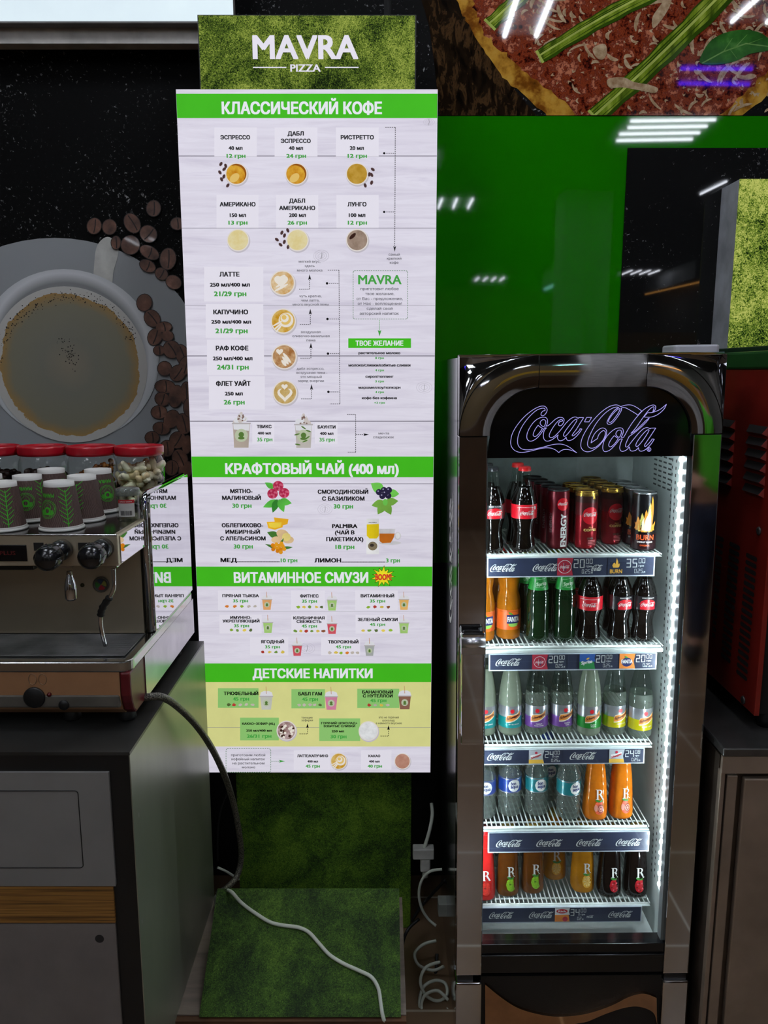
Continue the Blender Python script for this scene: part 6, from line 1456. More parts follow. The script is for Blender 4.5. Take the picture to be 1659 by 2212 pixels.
# pale lid on top of the cooler
a, b = L(1463, 767, 0.06), L(1563, 767, 0.06)
t = thing('plastic_tub', 'pale grey plastic tub upside down on top of the cooler', 'tub', to_world(((a.x+b.x)/2, 0.12, TOPZ+0.0001)), rot=(0, ROLL, 0))
g = G(); hw = (b.x-a.x)/2; hh = L(1510, 744, 0.06).z-TOPZ
g.slab(rrect(-hw, hw, -0.045, 0.045, 0.012), 0, hh); g.v = [(x, z, y) for x, y, z in g.v]; g.f = [f[::-1] for f in g.f]
g.obj('tub_body', M('pale_grey_plastic', (196, 196, 204), 0.4, var=0.03), t, bevel=0.004)
g = G(); g.slab(rrect(-hw-0.001, hw+0.001, -0.046, 0.046, 0.012), 0, 0.004); g.v = [(x, z, y) for x, y, z in g.v]; g.f = [f[::-1] for f in g.f]
g.obj('tub_rim', MATS['pale_grey_plastic'], t)

# ================================================================ counter with the coffee machine
WT = 0.94                     # worktop height
KF = PZ(280, 1625, WT).y      # counter front
KX = PZ(280, 1625, WT).x      # its right side
KB = 1.955
counter = thing('counter', 'dark counter under the coffee machine with grey drawer fronts and wood strip', 'counter', (-0.8, (KF+KB)/2, 0))
side_m = M('counter_side_steel', (150, 154, 140), 0.34, 0.6, var=0.10, vs=4, stretch=(1, 1, 0.3))
blk_lam = M('black_laminate', (16, 16, 16), 0.5)
top_m = M('dark_worktop', (46, 46, 44), 0.36, var=0.2, vs=8)
g = G(); g.box(-1.5, KX, KF, KB, WT-0.006, WT); g.obj('worktop', top_m, counter, world=True)
zf = P(140, 1664, KF).z
g = G(); g.box(-1.5, KX-0.002, KF+0.004, KB, 0, WT-0.006); g.obj('carcass', blk_lam, counter, world=True)
g = G(); g.box(KX-0.002, KX, KF, KB, 0, WT-0.006); g.obj('side_panel', side_m, counter, world=True)
def fx(px, py): return P(px, py, KF).x
def fz(py): return P(140, py, KF).z
grey_d = M('grey_drawer_front', (132, 130, 128), 0.55, 0.0, var=0.05, vs=6)
g = G(); x1 = fx(242, 1780); g.box(-1.5, x1, KF-0.002, KF+0.004, fz(1913), fz(1668)); dr = g.obj('drawer_front', grey_d, counter, world=True)
g = G(); po = rrect(-1.45, fx(175, 1790), fz(1873), fz(1707), 0.006); pts = [(x, KF-0.0024, z) for x, z in po]
g.tube(pts, 0.0009, 5, closed=True, up=(0, 1, 0)); g.obj('groove', M('groove_black', (10, 10, 10), 0.6), dr, world=True)
g = G(); g.box(-1.5, fx(247, 1955), KF-0.001, KF+0.004, fz(1993), fz(1915))
g.obj('wood_strip', R('ribbed_wood_strip', [(0.35, (66, 44, 16)), (0.5, (140, 98, 42)), (0.65, (166, 120, 58))], 3, 4, 0.7, rough=0.6, stretch=(1, 1, 70)), counter, world=True)
g = G(); g.box(-1.5, fx(256, 2100), KF-0.001, KF+0.004, 0.05, fz(1996)); lp_ = g.obj('lower_panel', M('grey_lower_panel', (116, 110, 106), 0.6, var=0.05), counter, world=True)
hc = P(215, 2028, KF-0.0012); g = G(); g.sheet(disc(hc.x, hc.z, 0.0085, 24), hc.y); g.obj('panel_hole', M('hole_dark', (30, 28, 26), 0.8), lp_, world=True)
g = G()
for px, py in ((300, 1760), (307, 1990)): q = PX(px, py, KX+0.0005); g.face([(q.x, q.y-0.002, q.z-0.006), (q.x, q.y+0.002, q.z-0.004), (q.x, q.y+0.002, q.z+0.006), (q.x, q.y-0.002, q.z+0.003)])
g.obj('scratch_marks', M('scratch_white', (190, 190, 186), 0.6), counter, world=True)

# ---------------------------------------------------------------- espresso machine
st = M('machine_steel', (196, 184, 160), 0.45, 0.75, var=0.08, vs=5, stretch=(0.4, 1, 1))
st2 = M('machine_steel_bright', (200, 198, 194), 0.18, 1.0, var=0.05)
mir = M('mirror_steel', (232, 232, 236), 0.02, 1.0, var=0.01)
brown_st = M('machine_bronze_steel', (190, 146, 108), 0.45, 0.6, var=0.12, vs=4)
dkred = M('dark_red_plastic', (96, 20, 26), 0.35, var=0.1)
grey_pl = M('machine_grey', (96, 92, 84), 0.5, 0.2)
MFY = PZ(300, 1545, WT+0.028).y - 0.012
MX = -0.478
mach = thing('espresso_machine', 'steel espresso machine with two black knobs, rows of cups on top', 'coffee machine', (-0.85, 1.7, WT))
def mz(py, Y): return P(100, py, Y).z
zb0 = WT+0.028; zb1 = mz(1452, MFY); zb2 = mz(1429, MFY)
def extrude_x(g, prof, x0, x1, mi=0):
    n = len(prof); V = [(x0, y, z) for y, z in prof] + [(x1, y, z) for y, z in prof]
    b = len(g.v); g.v += V
    g.f.append(tuple(b+i for i in range(n))); g.m.append(mi); g.sm.append(False)
    g.f.append(tuple(b+n+i for i in reversed(range(n)))); g.m.append(mi); g.sm.append(False)
    for i in range(n): j = (i+1) % n; g.f.append((b+i, b+n+i, b+n+j, b+j)); g.m.append(mi); g.sm.append(False)
MB_ = 1.93
base_prof = [(MFY, zb1), (MFY, zb0+0.045), (MFY+0.004, zb0+0.03), (MFY+0.012, zb0+0.012), (MFY+0.026, zb0), (MB_, zb0), (MB_, zb1)]
xr_ = P(260, 1500, MFY).x
g = G(); extrude_x(g, base_prof, -1.4, xr_); base = g.obj('base_housing', brown_st, mach, world=True)
g = G(); g.box(-1.4, xr_-0.001, MFY-0.0015, MFY+0.01, zb0+0.020, zb0+0.047); g.obj('base_lower_trim', grey_pl, base, world=True, bevel=0.004)
g = G(); extrude_x(g, [(y if k not in (0, 1) else y-0.001, z) for k, (y, z) in enumerate(base_prof[:5])] + [(MFY+0.09, zb0), (MFY+0.09, zb1)], xr_+0.0005, MX-0.002); g.obj('corner_cap', dkred, mach, world=True, bevel=0.004)
g = G(); extrude_x(g, [(MFY+0.088, zb1)] + [(MFY+0.088, zb0+0.004), (MB_, zb0+0.004), (MB_, zb1)], xr_, MX); g.obj('base_side_panel', M('machine_side_satin', (196, 192, 198), 0.24, 0.9, var=0.05), mach, world=True)
g = G()
for px, py, r in ((75, 1506, 0.0205), (139, 1522, 0.0100)):
    q = P(px, py, MFY); g = G(); g.lathe([(r, 0), (r, 0.0035), (r*0.92, 0.005), (0, 0.005)], 28, (q.x, MFY, q.z), axis=(0, -1, 0)); g.obj('round_knob_cover', blackp, base, world=True)

q = P(107, 1500, MFY); g = G(); g.lathe([(0.0045, 0), (0.004, 0.003), (0, 0.004)], 14, (q.x, MFY, q.z), axis=(0, -1, 0)); g.obj('indicator_light', M('indicator_dark_red', (90, 16, 20), 0.2), base, world=True)
g = G()
for px in (70, 92):
    g = G(); q = P(px, 1467, MFY); g.tube([(q.x+0.0075*math.cos(a), MFY-0.0006, q.z+0.0105*math.sin(a)) for a in (2*PI*k/24 for k in range(24))], 0.0008, 5, closed=True, up=(0, 1, 0)); g.obj('embossed_mark', M('emboss_tan', (190, 160, 130), 0.4, 0.8), base, world=True)
# drip tray with its rim and grate
g = G(); g.slab(rrect(-1.4, MX+0.001, MFY-0.002, MB_, 0.022), zb1, zb2); g.v = [(x, z, y) for x, y, z in g.v]; g.f = [f[::-1] for f in g.f]
tray = g.obj('drip_tray', st2, mach, world=True, bevel=0.003)
BSY = PZ(325, 1366, zb2).y
ga, gb_ = PZ(270, 1419, zb2), PZ(318, 1371, zb2)
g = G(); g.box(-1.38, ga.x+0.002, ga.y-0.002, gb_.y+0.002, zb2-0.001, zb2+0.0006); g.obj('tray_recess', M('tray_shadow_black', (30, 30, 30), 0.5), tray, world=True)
g = G(); y = ga.y+0.002
while y < gb_.y: g.tube([(-1.37, y, zb2+0.002), (ga.x-0.001, y, zb2+0.002)], 0.0012, 6); y += 0.0052
fr_ = [(-1.38, ga.y, zb2+0.0025), (ga.x, ga.y, zb2+0.0025), (ga.x, gb_.y, zb2+0.0025), (-1.38, gb_.y, zb2+0.0025)]; g.tube(fr_, 0.0017, 6, closed=True)
g.obj('drip_grate', M('grate_steel', (130, 130, 128), 0.35, 1.0), tray, world=True)
# splash back, head with the control panel, rear body, cup tray
ztray = mz(1157, MFY-0.004) ; HY = MFY-0.004
HX = P(255, 1190, HY).x
zh0 = mz(1223, HY)
g = G(); g.box(-1.4, MX-0.024, BSY, BSY+0.012, zb2, ztray-0.001); g.obj('splash_back', st, mach, world=True)
g = G(); g.box(-1.4, MX-0.022, BSY+0.012, MB_, zb2, ztray-0.002); g.obj('rear_body', M('machine_dark_body', (60, 58, 56), 0.4, 0.5), mach, world=True)
g = G(); g.box(-1.4, HX, HY, BSY+0.001, zh0, ztray); head = g.obj('control_panel', st, mach, world=True, bevel=0.002)
g = G(); g.box(HX, HX+0.0015, HY+0.012, BSY-0.002, zh0+0.003, ztray-0.003); g.obj('head_side_plate', mir, head, world=True)
g = G(); g.box(-1.4, HX, HY-0.0015, HY+0.004, ztray-0.001, ztray+0.0025); g.obj('front_lip', st2, head, world=True, bevel=0.0008)
g = G(); g.box(-1.4, MX-0.02, HY+0.004, MB_, ztray-0.002, ztray+0.0005); g.obj('cup_tray', M('cup_tray_steel', (92, 90, 88), 0.12, 1.0, var=0.05), mach, world=True)
# polished side plate with rounded upper corner
q0 = PX(326, 1066, MX); zpl = q0.z; yp0 = BSY+0.004
sp = [(yp0, zb2+0.001), (MB_, zb2+0.001), (MB_, zpl)] + [(yp0+0.018-0.018*math.sin(a), zpl-0.018+0.018*math.cos(a)) for a in [math.radians(9*k) for k in range(11)]]
g = G(); extrude_x(g, sp, MX-0.006, MX); g.obj('mirror_side_panel', mir, mach, world=True, bevel=0.0015)
g = G(); zr = zpl-0.012
g.tube([(MX-0.012, yp0-0.002, zb2+0.002), (MX-0.012, yp0-0.002, zr-0.02), (MX-0.012, yp0+0.002, zr), (MX-0.012, yp0+0.02, zr+0.010), (MX-0.012, MB_-0.01, zr+0.010)], 0.0075, 10)
g.obj('chrome_rail', chrome, mach, world=True)
# display
a, b = P(-40, 1212, HY), P(57, 1177, HY)
g = G(); g.box(a.x, b.x, HY-0.0025, HY+0.001, a.z, b.z); ds = g.obj('display_panel', blackg, head, world=True, bevel=0.001)
a, b = P(0, 1199, HY-0.003), P(33, 1190, HY-0.003)
g = G(); write(g, 'PLUS', a.x, b.x, a.z, b.z-a.z, flat(HY-0.0029), 0, 0.01); g.obj('lettering', M('display_red', (90, 12, 14), 0.5), ds, world=True)
# two steam knobs
for k, (px, py, qx, qy) in enumerate(((136, 1186, 92, 1212), (224, 1184, 188, 1208))):
    c0 = P(px, py, HY); tip = P(qx, qy, HY-0.055); ax = (tip-c0).normalized(); ln = (tip-c0).length
    g = G(); g.lathe([(0.019, -0.004), (0.0195, 0.006), (0.0185, 0.02), (0.016, 0.022), (0.020, 0.024), (0.0225, 0.03), (0.0232, 0.04), (0.0225, ln-0.008), (0.019, ln), (0.010, ln+0.006), (0, ln+0.007)], 28, c0, axis=ax)
    kn = g.obj('steam_knob', M('knob_black', (20, 20, 22), 0.22, coat=0.4), head, world=True)
    g = G()
    for j in range(10):
        an = 2*PI*j/10; rot = ax.to_track_quat('Z', 'Y').to_matrix(); p_ = c0 + rot @ Vector((0.0226*math.cos(an), 0.0226*math.sin(an), 0.032)); r_ = c0 + rot @ Vector((0.022*math.cos(an), 0.022*math.sin(an), ln-0.010)); g.tube([p_, r_], 0.0016, 6)
    g.obj('grip_rib', M('knob_black', (20, 20, 22)), kn, world=True)
    s0 = P(px-52 if k == 0 else px-44, 1179, HY)
    g = G(); g.box(s0.x-0.009, s0.x+0.009, HY-0.0015, HY+0.001, s0.z-0.009, s0.z+0.006); g.obj('square_button', blackp, head, world=True)
# brew group behind the display, partly in view
g = G(); a = P(-30, 1232, HY+0.03); g.box(-0.9, P(78, 1230, HY+0.03).x, HY+0.02, BSY-0.03, zh0-0.013, zh0+0.001); g.obj('brew_group', blackp, head, world=True, bevel=0.002)
# water spout and steam wand
SY = HY+0.035
c0 = P(147, 1226, SY)
g = G(); g.box(c0.x-0.010, c0.x+0.010, SY-0.008, SY+0.008, zh0-0.010, zh0+0.002)
l0 = P(147, 1238, SY).z; l1 = P(150, 1296, SY).z; hh = l0-l1
g.lathe([(0.0, 0), (0.0085, 0.0), (0.0112, 0.004), (0.0115, hh*0.5), (0.0092, hh*0.72), (0.0058, hh*0.9), (0.0052, hh+0.004)], 20, (c0.x+0.002, SY, l1)); g.obj('water_spout', chrome, mach, world=True)
c1 = P(245, 1226, SY)
g = G(); g.box(c1.x-0.009, c1.x+0.009, SY-0.007, SY+0.007, zh0-0.010, zh0+0.002)
def sp_(px, py, dy=0): q = P(px, py, SY+dy); return (q.x, q.y, q.z)
path = smooth_path([sp_(245, 1228), sp_(246, 1250), sp_(245, 1272), sp_(236, 1292, 0.005), sp_(222, 1312, 0.01), sp_(217, 1335, 0.015), sp_(220, 1365, 0.02), sp_(228, 1395, 0.025)], 6)
g.tube(path, 0.0042, 10); sw = g.obj('steam_wand', chrome, mach, world=True)
g = G(); mid = smooth_path([sp_(237, 1290, 0.005), sp_(222, 1312, 0.01), sp_(217, 1330, 0.014)], 6); g.tube(mid, 0.0072, 10, radii=[0.0066 + 0.0010*math.sin(k*2.4) for k in range(len(mid))]); g.obj('rubber_grip', M('rubber_black', (18, 18, 18), 0.6), sw, world=True)
# pressure gauge and bolt on the splash back
q = P(219, 1262, BSY); g = G(); g.lathe([(0.0165, 0), (0.0165, 0.004), (0.0145, 0.005), (0.0140, 0.003), (0, 0.003)], 28, (q.x, BSY, q.z), axis=(0, -1, 0)); ga_ = g.obj('pressure_gauge', grey_pl, mach, world=True)
g = G(); gc = [M('gauge_red', (170, 30, 44), 0.5), M('gauge_green', (50, 130, 50), 0.5), M('gauge_blue', (40, 60, 90), 0.5), M('gauge_yellow', (140, 140, 60), 0.5), M('gauge_face', (60, 60, 58), 0.5)]
for k, (a0, a1, mi) in enumerate(((-120, -40, 0), (150, 220, 1), (60, 130, 2), (-20, 50, 3))):
    A0 = [math.radians(a0+(a1-a0)*j/8) for j in range(9)]; g.sheet([(q.x, q.z)] + [(q.x+0.0115*math.cos(a), q.z+0.0115*math.sin(a)) for a in A0], BSY-0.0034, mi)
g.obj('gauge_dial', gc, ga_, world=True)
q = P(178, 1264, BSY); g = G(); g.lathe([(0.0045, 0), (0.004, 0.002), (0, 0.0022)], 16, (q.x, BSY, q.z), axis=(0, -1, 0)); g.obj('bolt_head', M('bolt_olive', (70, 68, 44), 0.4, 0.6), mach, world=True)
g = G()
for x in (-1.3, -0.62, -0.51):
    for y in (MFY+0.06, MB_-0.08):
        g = G(); g.lathe([(0.016, 0), (0.018, 0.004), (0.014, 0.03)], 16, (x, y, WT+0.0002)); g.obj('machine_foot', blackp, mach, world=True)

# ---------------------------------------------------------------- paper cups, upside down on the machine
cup_w = M('cup_white', (226, 224, 218), 0.6, var=0.02)
def cup_wrap_mat():
    m, nt, b, out = new_mat('brown_rippled_wrap'); b.inputs['Roughness'].default_value = 0.65
    vec = coords(nt); sx = nt.nodes.new('ShaderNodeSeparateXYZ'); nt.links.new(vec, sx.inputs[0])
    at2 = nt.nodes.new('ShaderNodeMath'); at2.operation = 'ARCTAN2'; nt.links.new(sx.outputs[1], at2.inputs[0]); nt.links.new(sx.outputs[0], at2.inputs[1])
    sn = nt.nodes.new('ShaderNodeMath'); sn.operation = 'MULTIPLY'; sn.inputs[1].default_value = 210; nt.links.new(sx.outputs[2], sn.inputs[0])
    s1 = nt.nodes.new('ShaderNodeMath'); s1.operation = 'SINE'; nt.links.new(sn.outputs[0], s1.inputs[0])
    sc = nt.nodes.new('ShaderNodeMath'); sc.operation = 'MULTIPLY_ADD'; sc.inputs[1].default_value = 0.06; nt.links.new(s1.outputs[0], sc.inputs[0]); nt.links.new(at2.outputs[0], sc.inputs[2])
    fq = nt.nodes.new('ShaderNodeMath'); fq.operation = 'MULTIPLY'; fq.inputs[1].default_value = 64; nt.links.new(sc.outputs[0], fq.inputs[0])
    s2 = nt.nodes.new('ShaderNodeMath'); s2.operation = 'SINE'; nt.links.new(fq.outputs[0], s2.inputs[0])
    mr = nt.nodes.new('ShaderNodeMapRange'); mr.inputs[1].default_value = -1; mr.inputs[2].default_value = 1; nt.links.new(s2.outputs[0], mr.inputs[0])
    c = ramp(nt, mr.outputs[0], [(0.0, (72, 52, 48)), (0.5, (92, 70, 64)), (1.0, (104, 82, 76))]); nt.links.new(c, b.inputs['Base Color'])
    bump(nt, b, mr.outputs[0], 0.5, 0.001); return m
wrap = cup_wrap_mat(); cgreen = M('cup_green_print', (70, 190, 40), 0.5, var=0.03)
CH, RB, RT = 0.091, 0.0395, 0.0275
CUPG = 'paper cups upside down on the coffee machine'
def cone_map(an):
    def f(x, z, e=0.0005):
        rr = RB + (RT-RB)*(z/CH) + e; a = an + x/rr; return (rr*math.sin(a), -rr*math.cos(a), z)
    return f
def paper_cup(label):
    t = thing('paper_cup', label, 'paper cup', (0, 0, 0), CUPG)
    g = G(); g.lathe([(RB-0.001, 0.0), (RB+0.0022, 0.0006), (RB+0.0022, 0.0042), (RB, 0.005), (RB-0.0002, 0.0065), (RB+0.0004, 0.0085)], 40)
    g.obj('cup_lip', [cup_w], t)
    g = G(); g.lathe([(RB-0.0008, 0.004), (RB+(RT-RB)*0.92-0.001, CH*0.90), (RT-0.0002, CH), (RT-0.0014, CH), (RT-0.002, CH-0.0075), (0, CH-0.0078)], 40, mi=0); g.obj('cup_body', cup_w, t)
    g = G(); g.shell([(RB+(RT-RB)*z/CH + 0.0002, z) for z in (0.0075, 0.03, 0.06, CH-0.0085)], 48); sl_ = g.obj('ripple_sleeve', wrap, t)
    g = G()
    f = cone_map(0.0)
    write(g, 'MAVRA', -0.0155, 0.0125, 0.0635, 0.0075, lambda x, z, e=0.0: f(x, z, 0.0005+e), 0, 0.03, turn=True)
    R_ = 0.0175; zc = 0.042
    def ring(r0, r1, n=40, cxx=0, czz=zc):
        for k in range(n):
            a, b = 2*PI*k/n, 2*PI*(k+1)/n
            g.raw([f(cxx+r0*math.cos(a), czz+r0*math.sin(a)), f(cxx+r0*math.cos(b), czz+r0*math.sin(b)), f(cxx+r1*math.cos(b), czz+r1*math.sin(b)), f(cxx+r1*math.cos(a), czz+r1*math.sin(a))], [(0, 1, 2, 3)], 0)
    ring(R_*0.95, R_)
    for k in range(34):
        a = 2*PI*k/34; c_, s_ = R_*0.83*math.cos(a), R_*0.83*math.sin(a); g.raw([f(c_+0.0011*math.cos(q), zc+s_+0.0011*math.sin(q)) for q in (0.8, 2.4, 3.9, 5.5)], [(0, 1, 2, 3)], 0)
    ring(R_*0.22, R_*0.42, 24, 0, zc-0.003)
    for sgn in (-1, 1):
        for k in range(7):
            x0 = sgn*(0.0012 + 0.0016*k); h = 0.0085*math.sqrt(max(0, 1-(k/7.5)**2)); g.raw([f(x0, zc-0.0035-h), f(x0+sgn*0.0012, zc-0.0035-h*0.9), f(x0+sgn*0.0012, zc-0.0015-h*0.1), f(x0, zc+0.001-h*0.2)] if k > 1 else [f(x0, zc-0.0105), f(x0+sgn*0.0012, zc-0.0105), f(x0+sgn*0.0012, zc-0.0085), f(x0, zc-0.0085)], [(0, 1, 2, 3) if sgn > 0 else (3, 2, 1, 0)], 0)
        pp = [(sgn*0.0075*math.sin(q*PI*0.62), zc+0.0125-0.011*q) for q in [j/6 for j in range(7)]]
        for p, q in zip(pp, pp[1:]): g.raw([f(p[0]-0.0005, p[1]), f(q[0]-0.0005, q[1]), f(q[0]+0.0005, q[1]), f(p[0]+0.0005, p[1])], [(0, 1, 2, 3)], 0)
    # twig running up the cup, both sides
    for an in (1.05, -1.75):
        f2 = cone_map(an)
        def ln(p, q, w_=0.0006):
            dx, dz = q[0]-p[0], q[1]-p[1]; Ln = math.hypot(dx, dz); nx, nz = -dz/Ln*w_, dx/Ln*w_
            g.raw([f2(p[0]-nx, p[1]-nz), f2(q[0]-nx, q[1]-nz), f2(q[0]+nx, q[1]+nz), f2(p[0]+nx, p[1]+nz)], [(3, 2, 1, 0)], 0)
        zz_ = [0.009+0.0085*k for k in range(9)]
        for p, q in zip(zz_, zz_[1:]): ln((0, p), (0, q), 0.0008)
        for k in range(1, 9):
            z = 0.005+0.0085*k; w0 = (0.013, 0.009, 0.012)[k % 3]
            for s_ in (-1, 1):
                ln((0, z), (s_*w0*0.55, z+w0*0.42)); ln((s_*w0*0.55, z+w0*0.42), (s_*w0, z+w0*0.80))
    g.obj('green_print', cgreen, sl_)
    return t
ct = ztray + 0.0007
def cup_at(o, px, py, spin):
    """px, py: middle of the white rim seen on top of the cup"""
    q = PZ(px, py, ct+CH); o.location = (q.x, q.y, ct); o.rotation_euler[2] = spin; return o
cp = paper_cup('paper cup in the front row, whole in view beside the right knob')
cup_at(cp, 127, 1039, -0.35)
CUPS = [('paper cup in the front row cut by the left picture edge', 2, 1040, -0.42), ('paper cup in the second row whose rim touches the left picture edge', -28, 1025, 0.3), ('paper cup in the second row between the two front cups', 58, 1026, 0.25),
        ('paper cup with its twig print facing forward in the second row', 176, 1026, -1.05), ('paper cup in the third row behind the two middle cups', 110, 1012, 0.9), ('paper cup in the third row beside the small labelled jar', 211, 1013, 0.85)]
for lb_, px, py, sp0 in CUPS:
    o = copy_tree(cp); o['label'] = lb_; cup_at(o, px, py, sp0)

# ---------------------------------------------------------------- jars with red lids, small jar
jarg = GLASS('jar_glass', (244, 246, 244), 0.02, 1.5)
red_lid = M('red_lid', (176, 16, 34), 0.3, coat=0.3, var=0.05)
JG = 'red-lidded jars at the back of the coffee machine'
JR = 0.0552
def jar(label):
    t = thing('glass_jar', label, 'jar', (0, 0, 0), JG)
    prof = rounded([(0, 0), (0, 0), (JR*0.8, 0), (JR*0.8, 0), (JR*0.95, 0.006), (JR*0.97, 0.02), (JR*0.97, 0.06), (JR*0.97, 0.085), (JR*0.93, 0.10), (JR*0.86, 0.109), (JR*0.84, 0.118), (JR*0.84, 0.118)], 3)
    g = G(); g.lathe(prof, 32); g.obj('jar_body', jarg, t)
    g = G(); g.lathe([(JR*0.90, 0.110), (JR*0.955, 0.111), (JR*0.965, 0.116), (JR*0.97, 0.128), (JR*0.955, 0.131), (JR*0.93, 0.131), (JR*0.90, 0.1275), (JR*0.55, 0.127), (JR*0.5, 0.1245), (0, 0.1245)], 40); g.obj('jar_lid', red_lid, t)
    return t
zl = ct
jy = 1.79
def jar_at(o, px):
    q = PZ(px, 958, zl+0.122); x = P(px, 958, jy).x; o.location = (x, jy, zl); return o
# the jars stand on the tray behind the cups; height set by their lids
zlid = P(300, 957, jy).z; JL = zlid - 0.121
j1 = jar_at(jar('red-lidded jar of pale nuts, rightmost of its row'), 300)
zj = ct
for lb_, px in (('red-lidded jar with a little brown granola, second from the right', 196), ('red-lidded jar with dark contents, third from the right', 91), ('red-lidded jar cut by the left picture edge', -12)):
    jar_at(copy_tree(j1), px)['label'] = lb_
# what is in the jars: heaps nobody could count
def heap(name, label, cat, c, n, mk, mats, seed, zmax, slope_=0.0):
    q = random.Random(seed); g = G()
    for k in range(n):
        r = JR*0.84*math.sqrt(q.random()); a = q.uniform(0, 2*PI); x, y = r*math.cos(a), r*math.sin(a)
        zt_ = (0.012 + (zmax-0.02)*q.random()) * (1 + slope_*x/JR)
        mk(g, Vector((c.x+x, c.y+y, c.z+zt_)), q)
    return tag(g.obj(name, mats), label, cat, kind='stuff')
def nut(g, c, q):
    rot = Matrix.Rotation(q.uniform(0, 6.3), 3, 'Z') @ Matrix.Rotation(q.uniform(0, 3.1), 3, 'X') @ Matrix.Rotation(q.uniform(0, 3.1), 3, 'Y')
    s = q.uniform(1.15, 1.5); pts = [c + rot @ Vector((0.0095*s*math.sin(t), 0.0095*s*(1-math.cos(t))-0.003, 0)) for t in [(-1.15+2.3*k/6) for k in range(7)]]
    g.tube(pts, 0.005, 7, mi=q.choice((0, 0, 1)), radii=[0.0028*s, 0.0046*s, 0.0056*s, 0.0058*s, 0.0056*s, 0.0048*s, 0.0028*s])
heap('cashew_nuts', 'pale curved nuts filling the rightmost red-lidded jar', 'nuts', j1.location, 110, nut, [M('nut_pale', (250, 232, 196), 0.5), M('nut_tan', (236, 208, 160), 0.5)], 4, 0.098)
def crumb(g, c, q): g.ball(c, q.uniform(0.003, 0.0055), seg=7, rings=5, mi=q.choice((0, 1)))
jars = [o for o in COL.objects if o.name.startswith('glass_jar')]
heap('granola', 'brown granola heaped in the second jar from the right', 'granola', jars[1].location, 420, crumb, [M('granola_brown', (190, 124, 56), 0.6), M('granola_dark', (140, 84, 34), 0.6)], 6, 0.088, 0.30)
def chunk(g, c, q): g.ball(c, q.uniform(0.006, 0.011), q.uniform(0.005, 0.009), q.uniform(0.004, 0.008), seg=8, rings=6)
for k, lb_ in ((2, 'dark dried pieces in the third jar from the right'), (3, 'dark dried pieces in the jar at the left picture edge')):
    heap('dried_fruit', lb_, 'dried fruit', jars[k].location, 130, chunk, [M('dark_dried_fruit', (44, 26, 20), 0.45)], 10+k, 0.085)
sj = thing('small_glass_jar', 'small clear jar with red and white barcode label beside the cups', 'jar', (0, 0, 0))
q = PZ(272, 1128, ct); q1 = P(272, 1052, q.y+0.015); jh = q1.z - ct; jr = 0.0225
sj.location = (q.x, q.y+0.020, ct)
g = G(); g.lathe(rounded([(0, 0), (0, 0), (jr*0.85, 0), (jr*0.85, 0), (jr*0.98, 0.004), (jr, 0.01), (jr, jh*0.72), (jr*0.96, jh*0.78), (jr*0.96, jh*0.78)], 3), 28); g.obj('jar_body', jarg, sj)
g = G(); g.lathe([(jr*1.04, jh*0.76), (jr*1.08, jh*0.78), (jr*1.08, jh*0.90), (jr*1.0, jh*0.96), (jr*0.6, jh), (0, jh)], 28); g.obj('jar_lid', GLASS('cloudy_lid', (200, 205, 200), 0.1, 1.45, 0.35, (160, 165, 160)), sj)
g = G(); g.shell([(jr+0.0004, jh*0.16), (jr+0.0004, jh*0.66)], 14, a0=-0.62, a1=0.85); lab = g.obj('label', M('jar_label_white', (206, 204, 198), 0.5), sj)
g = G(); g.shell([(jr+0.0007, jh*0.56), (jr+0.0007, jh*0.66)], 14, a0=-0.62, a1=0.85); write(g, 'plast team', -0.0095, 0.0145, jh*0.59, jh*0.045, around(jr+0.0010, 0.0), 2, 0.02)
x = -0.009
while x < 0.014:
    wd = rnd.choice((0.0004, 0.0007, 0.0011)); g.raw([around(jr+0.0007)(a, b) for a, b in ((x, jh*0.20), (x+wd, jh*0.20), (x+wd, jh*0.34), (x, jh*0.34))], [(0, 1, 2, 3)], 1); x += wd + rnd.choice((0.0005, 0.0009))
g.obj('label_print', [M('jar_label_red', (190, 40, 46), 0.5), ink, ltr], lab)

# ================================================================ cables
def ppath(pts, n=6): return smooth_path([tuple(P(x, y, Y)) for x, y, Y in pts], n)
g = G()
hp_ = smooth_path([tuple(PX(*q)) for q in ((312, 1507, -0.482), (328, 1505, -0.468), (350, 1506, -0.453), (378, 1522, -0.440), (420, 1562, -0.425), (455, 1612, -0.412), (484, 1672, -0.400), (503, 1730, -0.390), (516, 1795, -0.382), (521, 1850, -0.382), (512, 1892, -0.392), (490, 1918, -0.412), (470, 1930, -0.430))], 6)
def braid(name, rgb):
    m, nt, b, out = new_mat(name); b.inputs['Roughness'].default_value = 0.35; b.inputs['Metallic'].default_value = 0.5
    v = nt.nodes.new('ShaderNodeTexVoronoi'); v.inputs['Scale'].default_value = 420; nt.links.new(coords(nt), v.inputs['Vector'])
    c = ramp(nt, v.outputs['Distance'], [(0.1, rgb), (0.6, tuple(int(k*0.4) for k in rgb))]); nt.links.new(c, b.inputs['Base Color']); bump(nt, b, v.outputs['Distance'], 0.5, 0.001); return m
g.tube(hp_, 0.0078, 12); tag(g.obj('braided_hose', braid('braided_steel_hose', (170, 166, 150))), 'thick grey braided hose arching down from the coffee machine past the menu', 'hose')
white_c = M('white_cable', (214, 220, 206), 0.45, var=0.04); black_c = M('black_cable', (14, 14, 14), 0.5)
pA = Vector((0, foot_y, FZ))
def on_foot(px, py, lift=0.0052): return tuple(PN(px, py, pA, fn) + fn*lift)
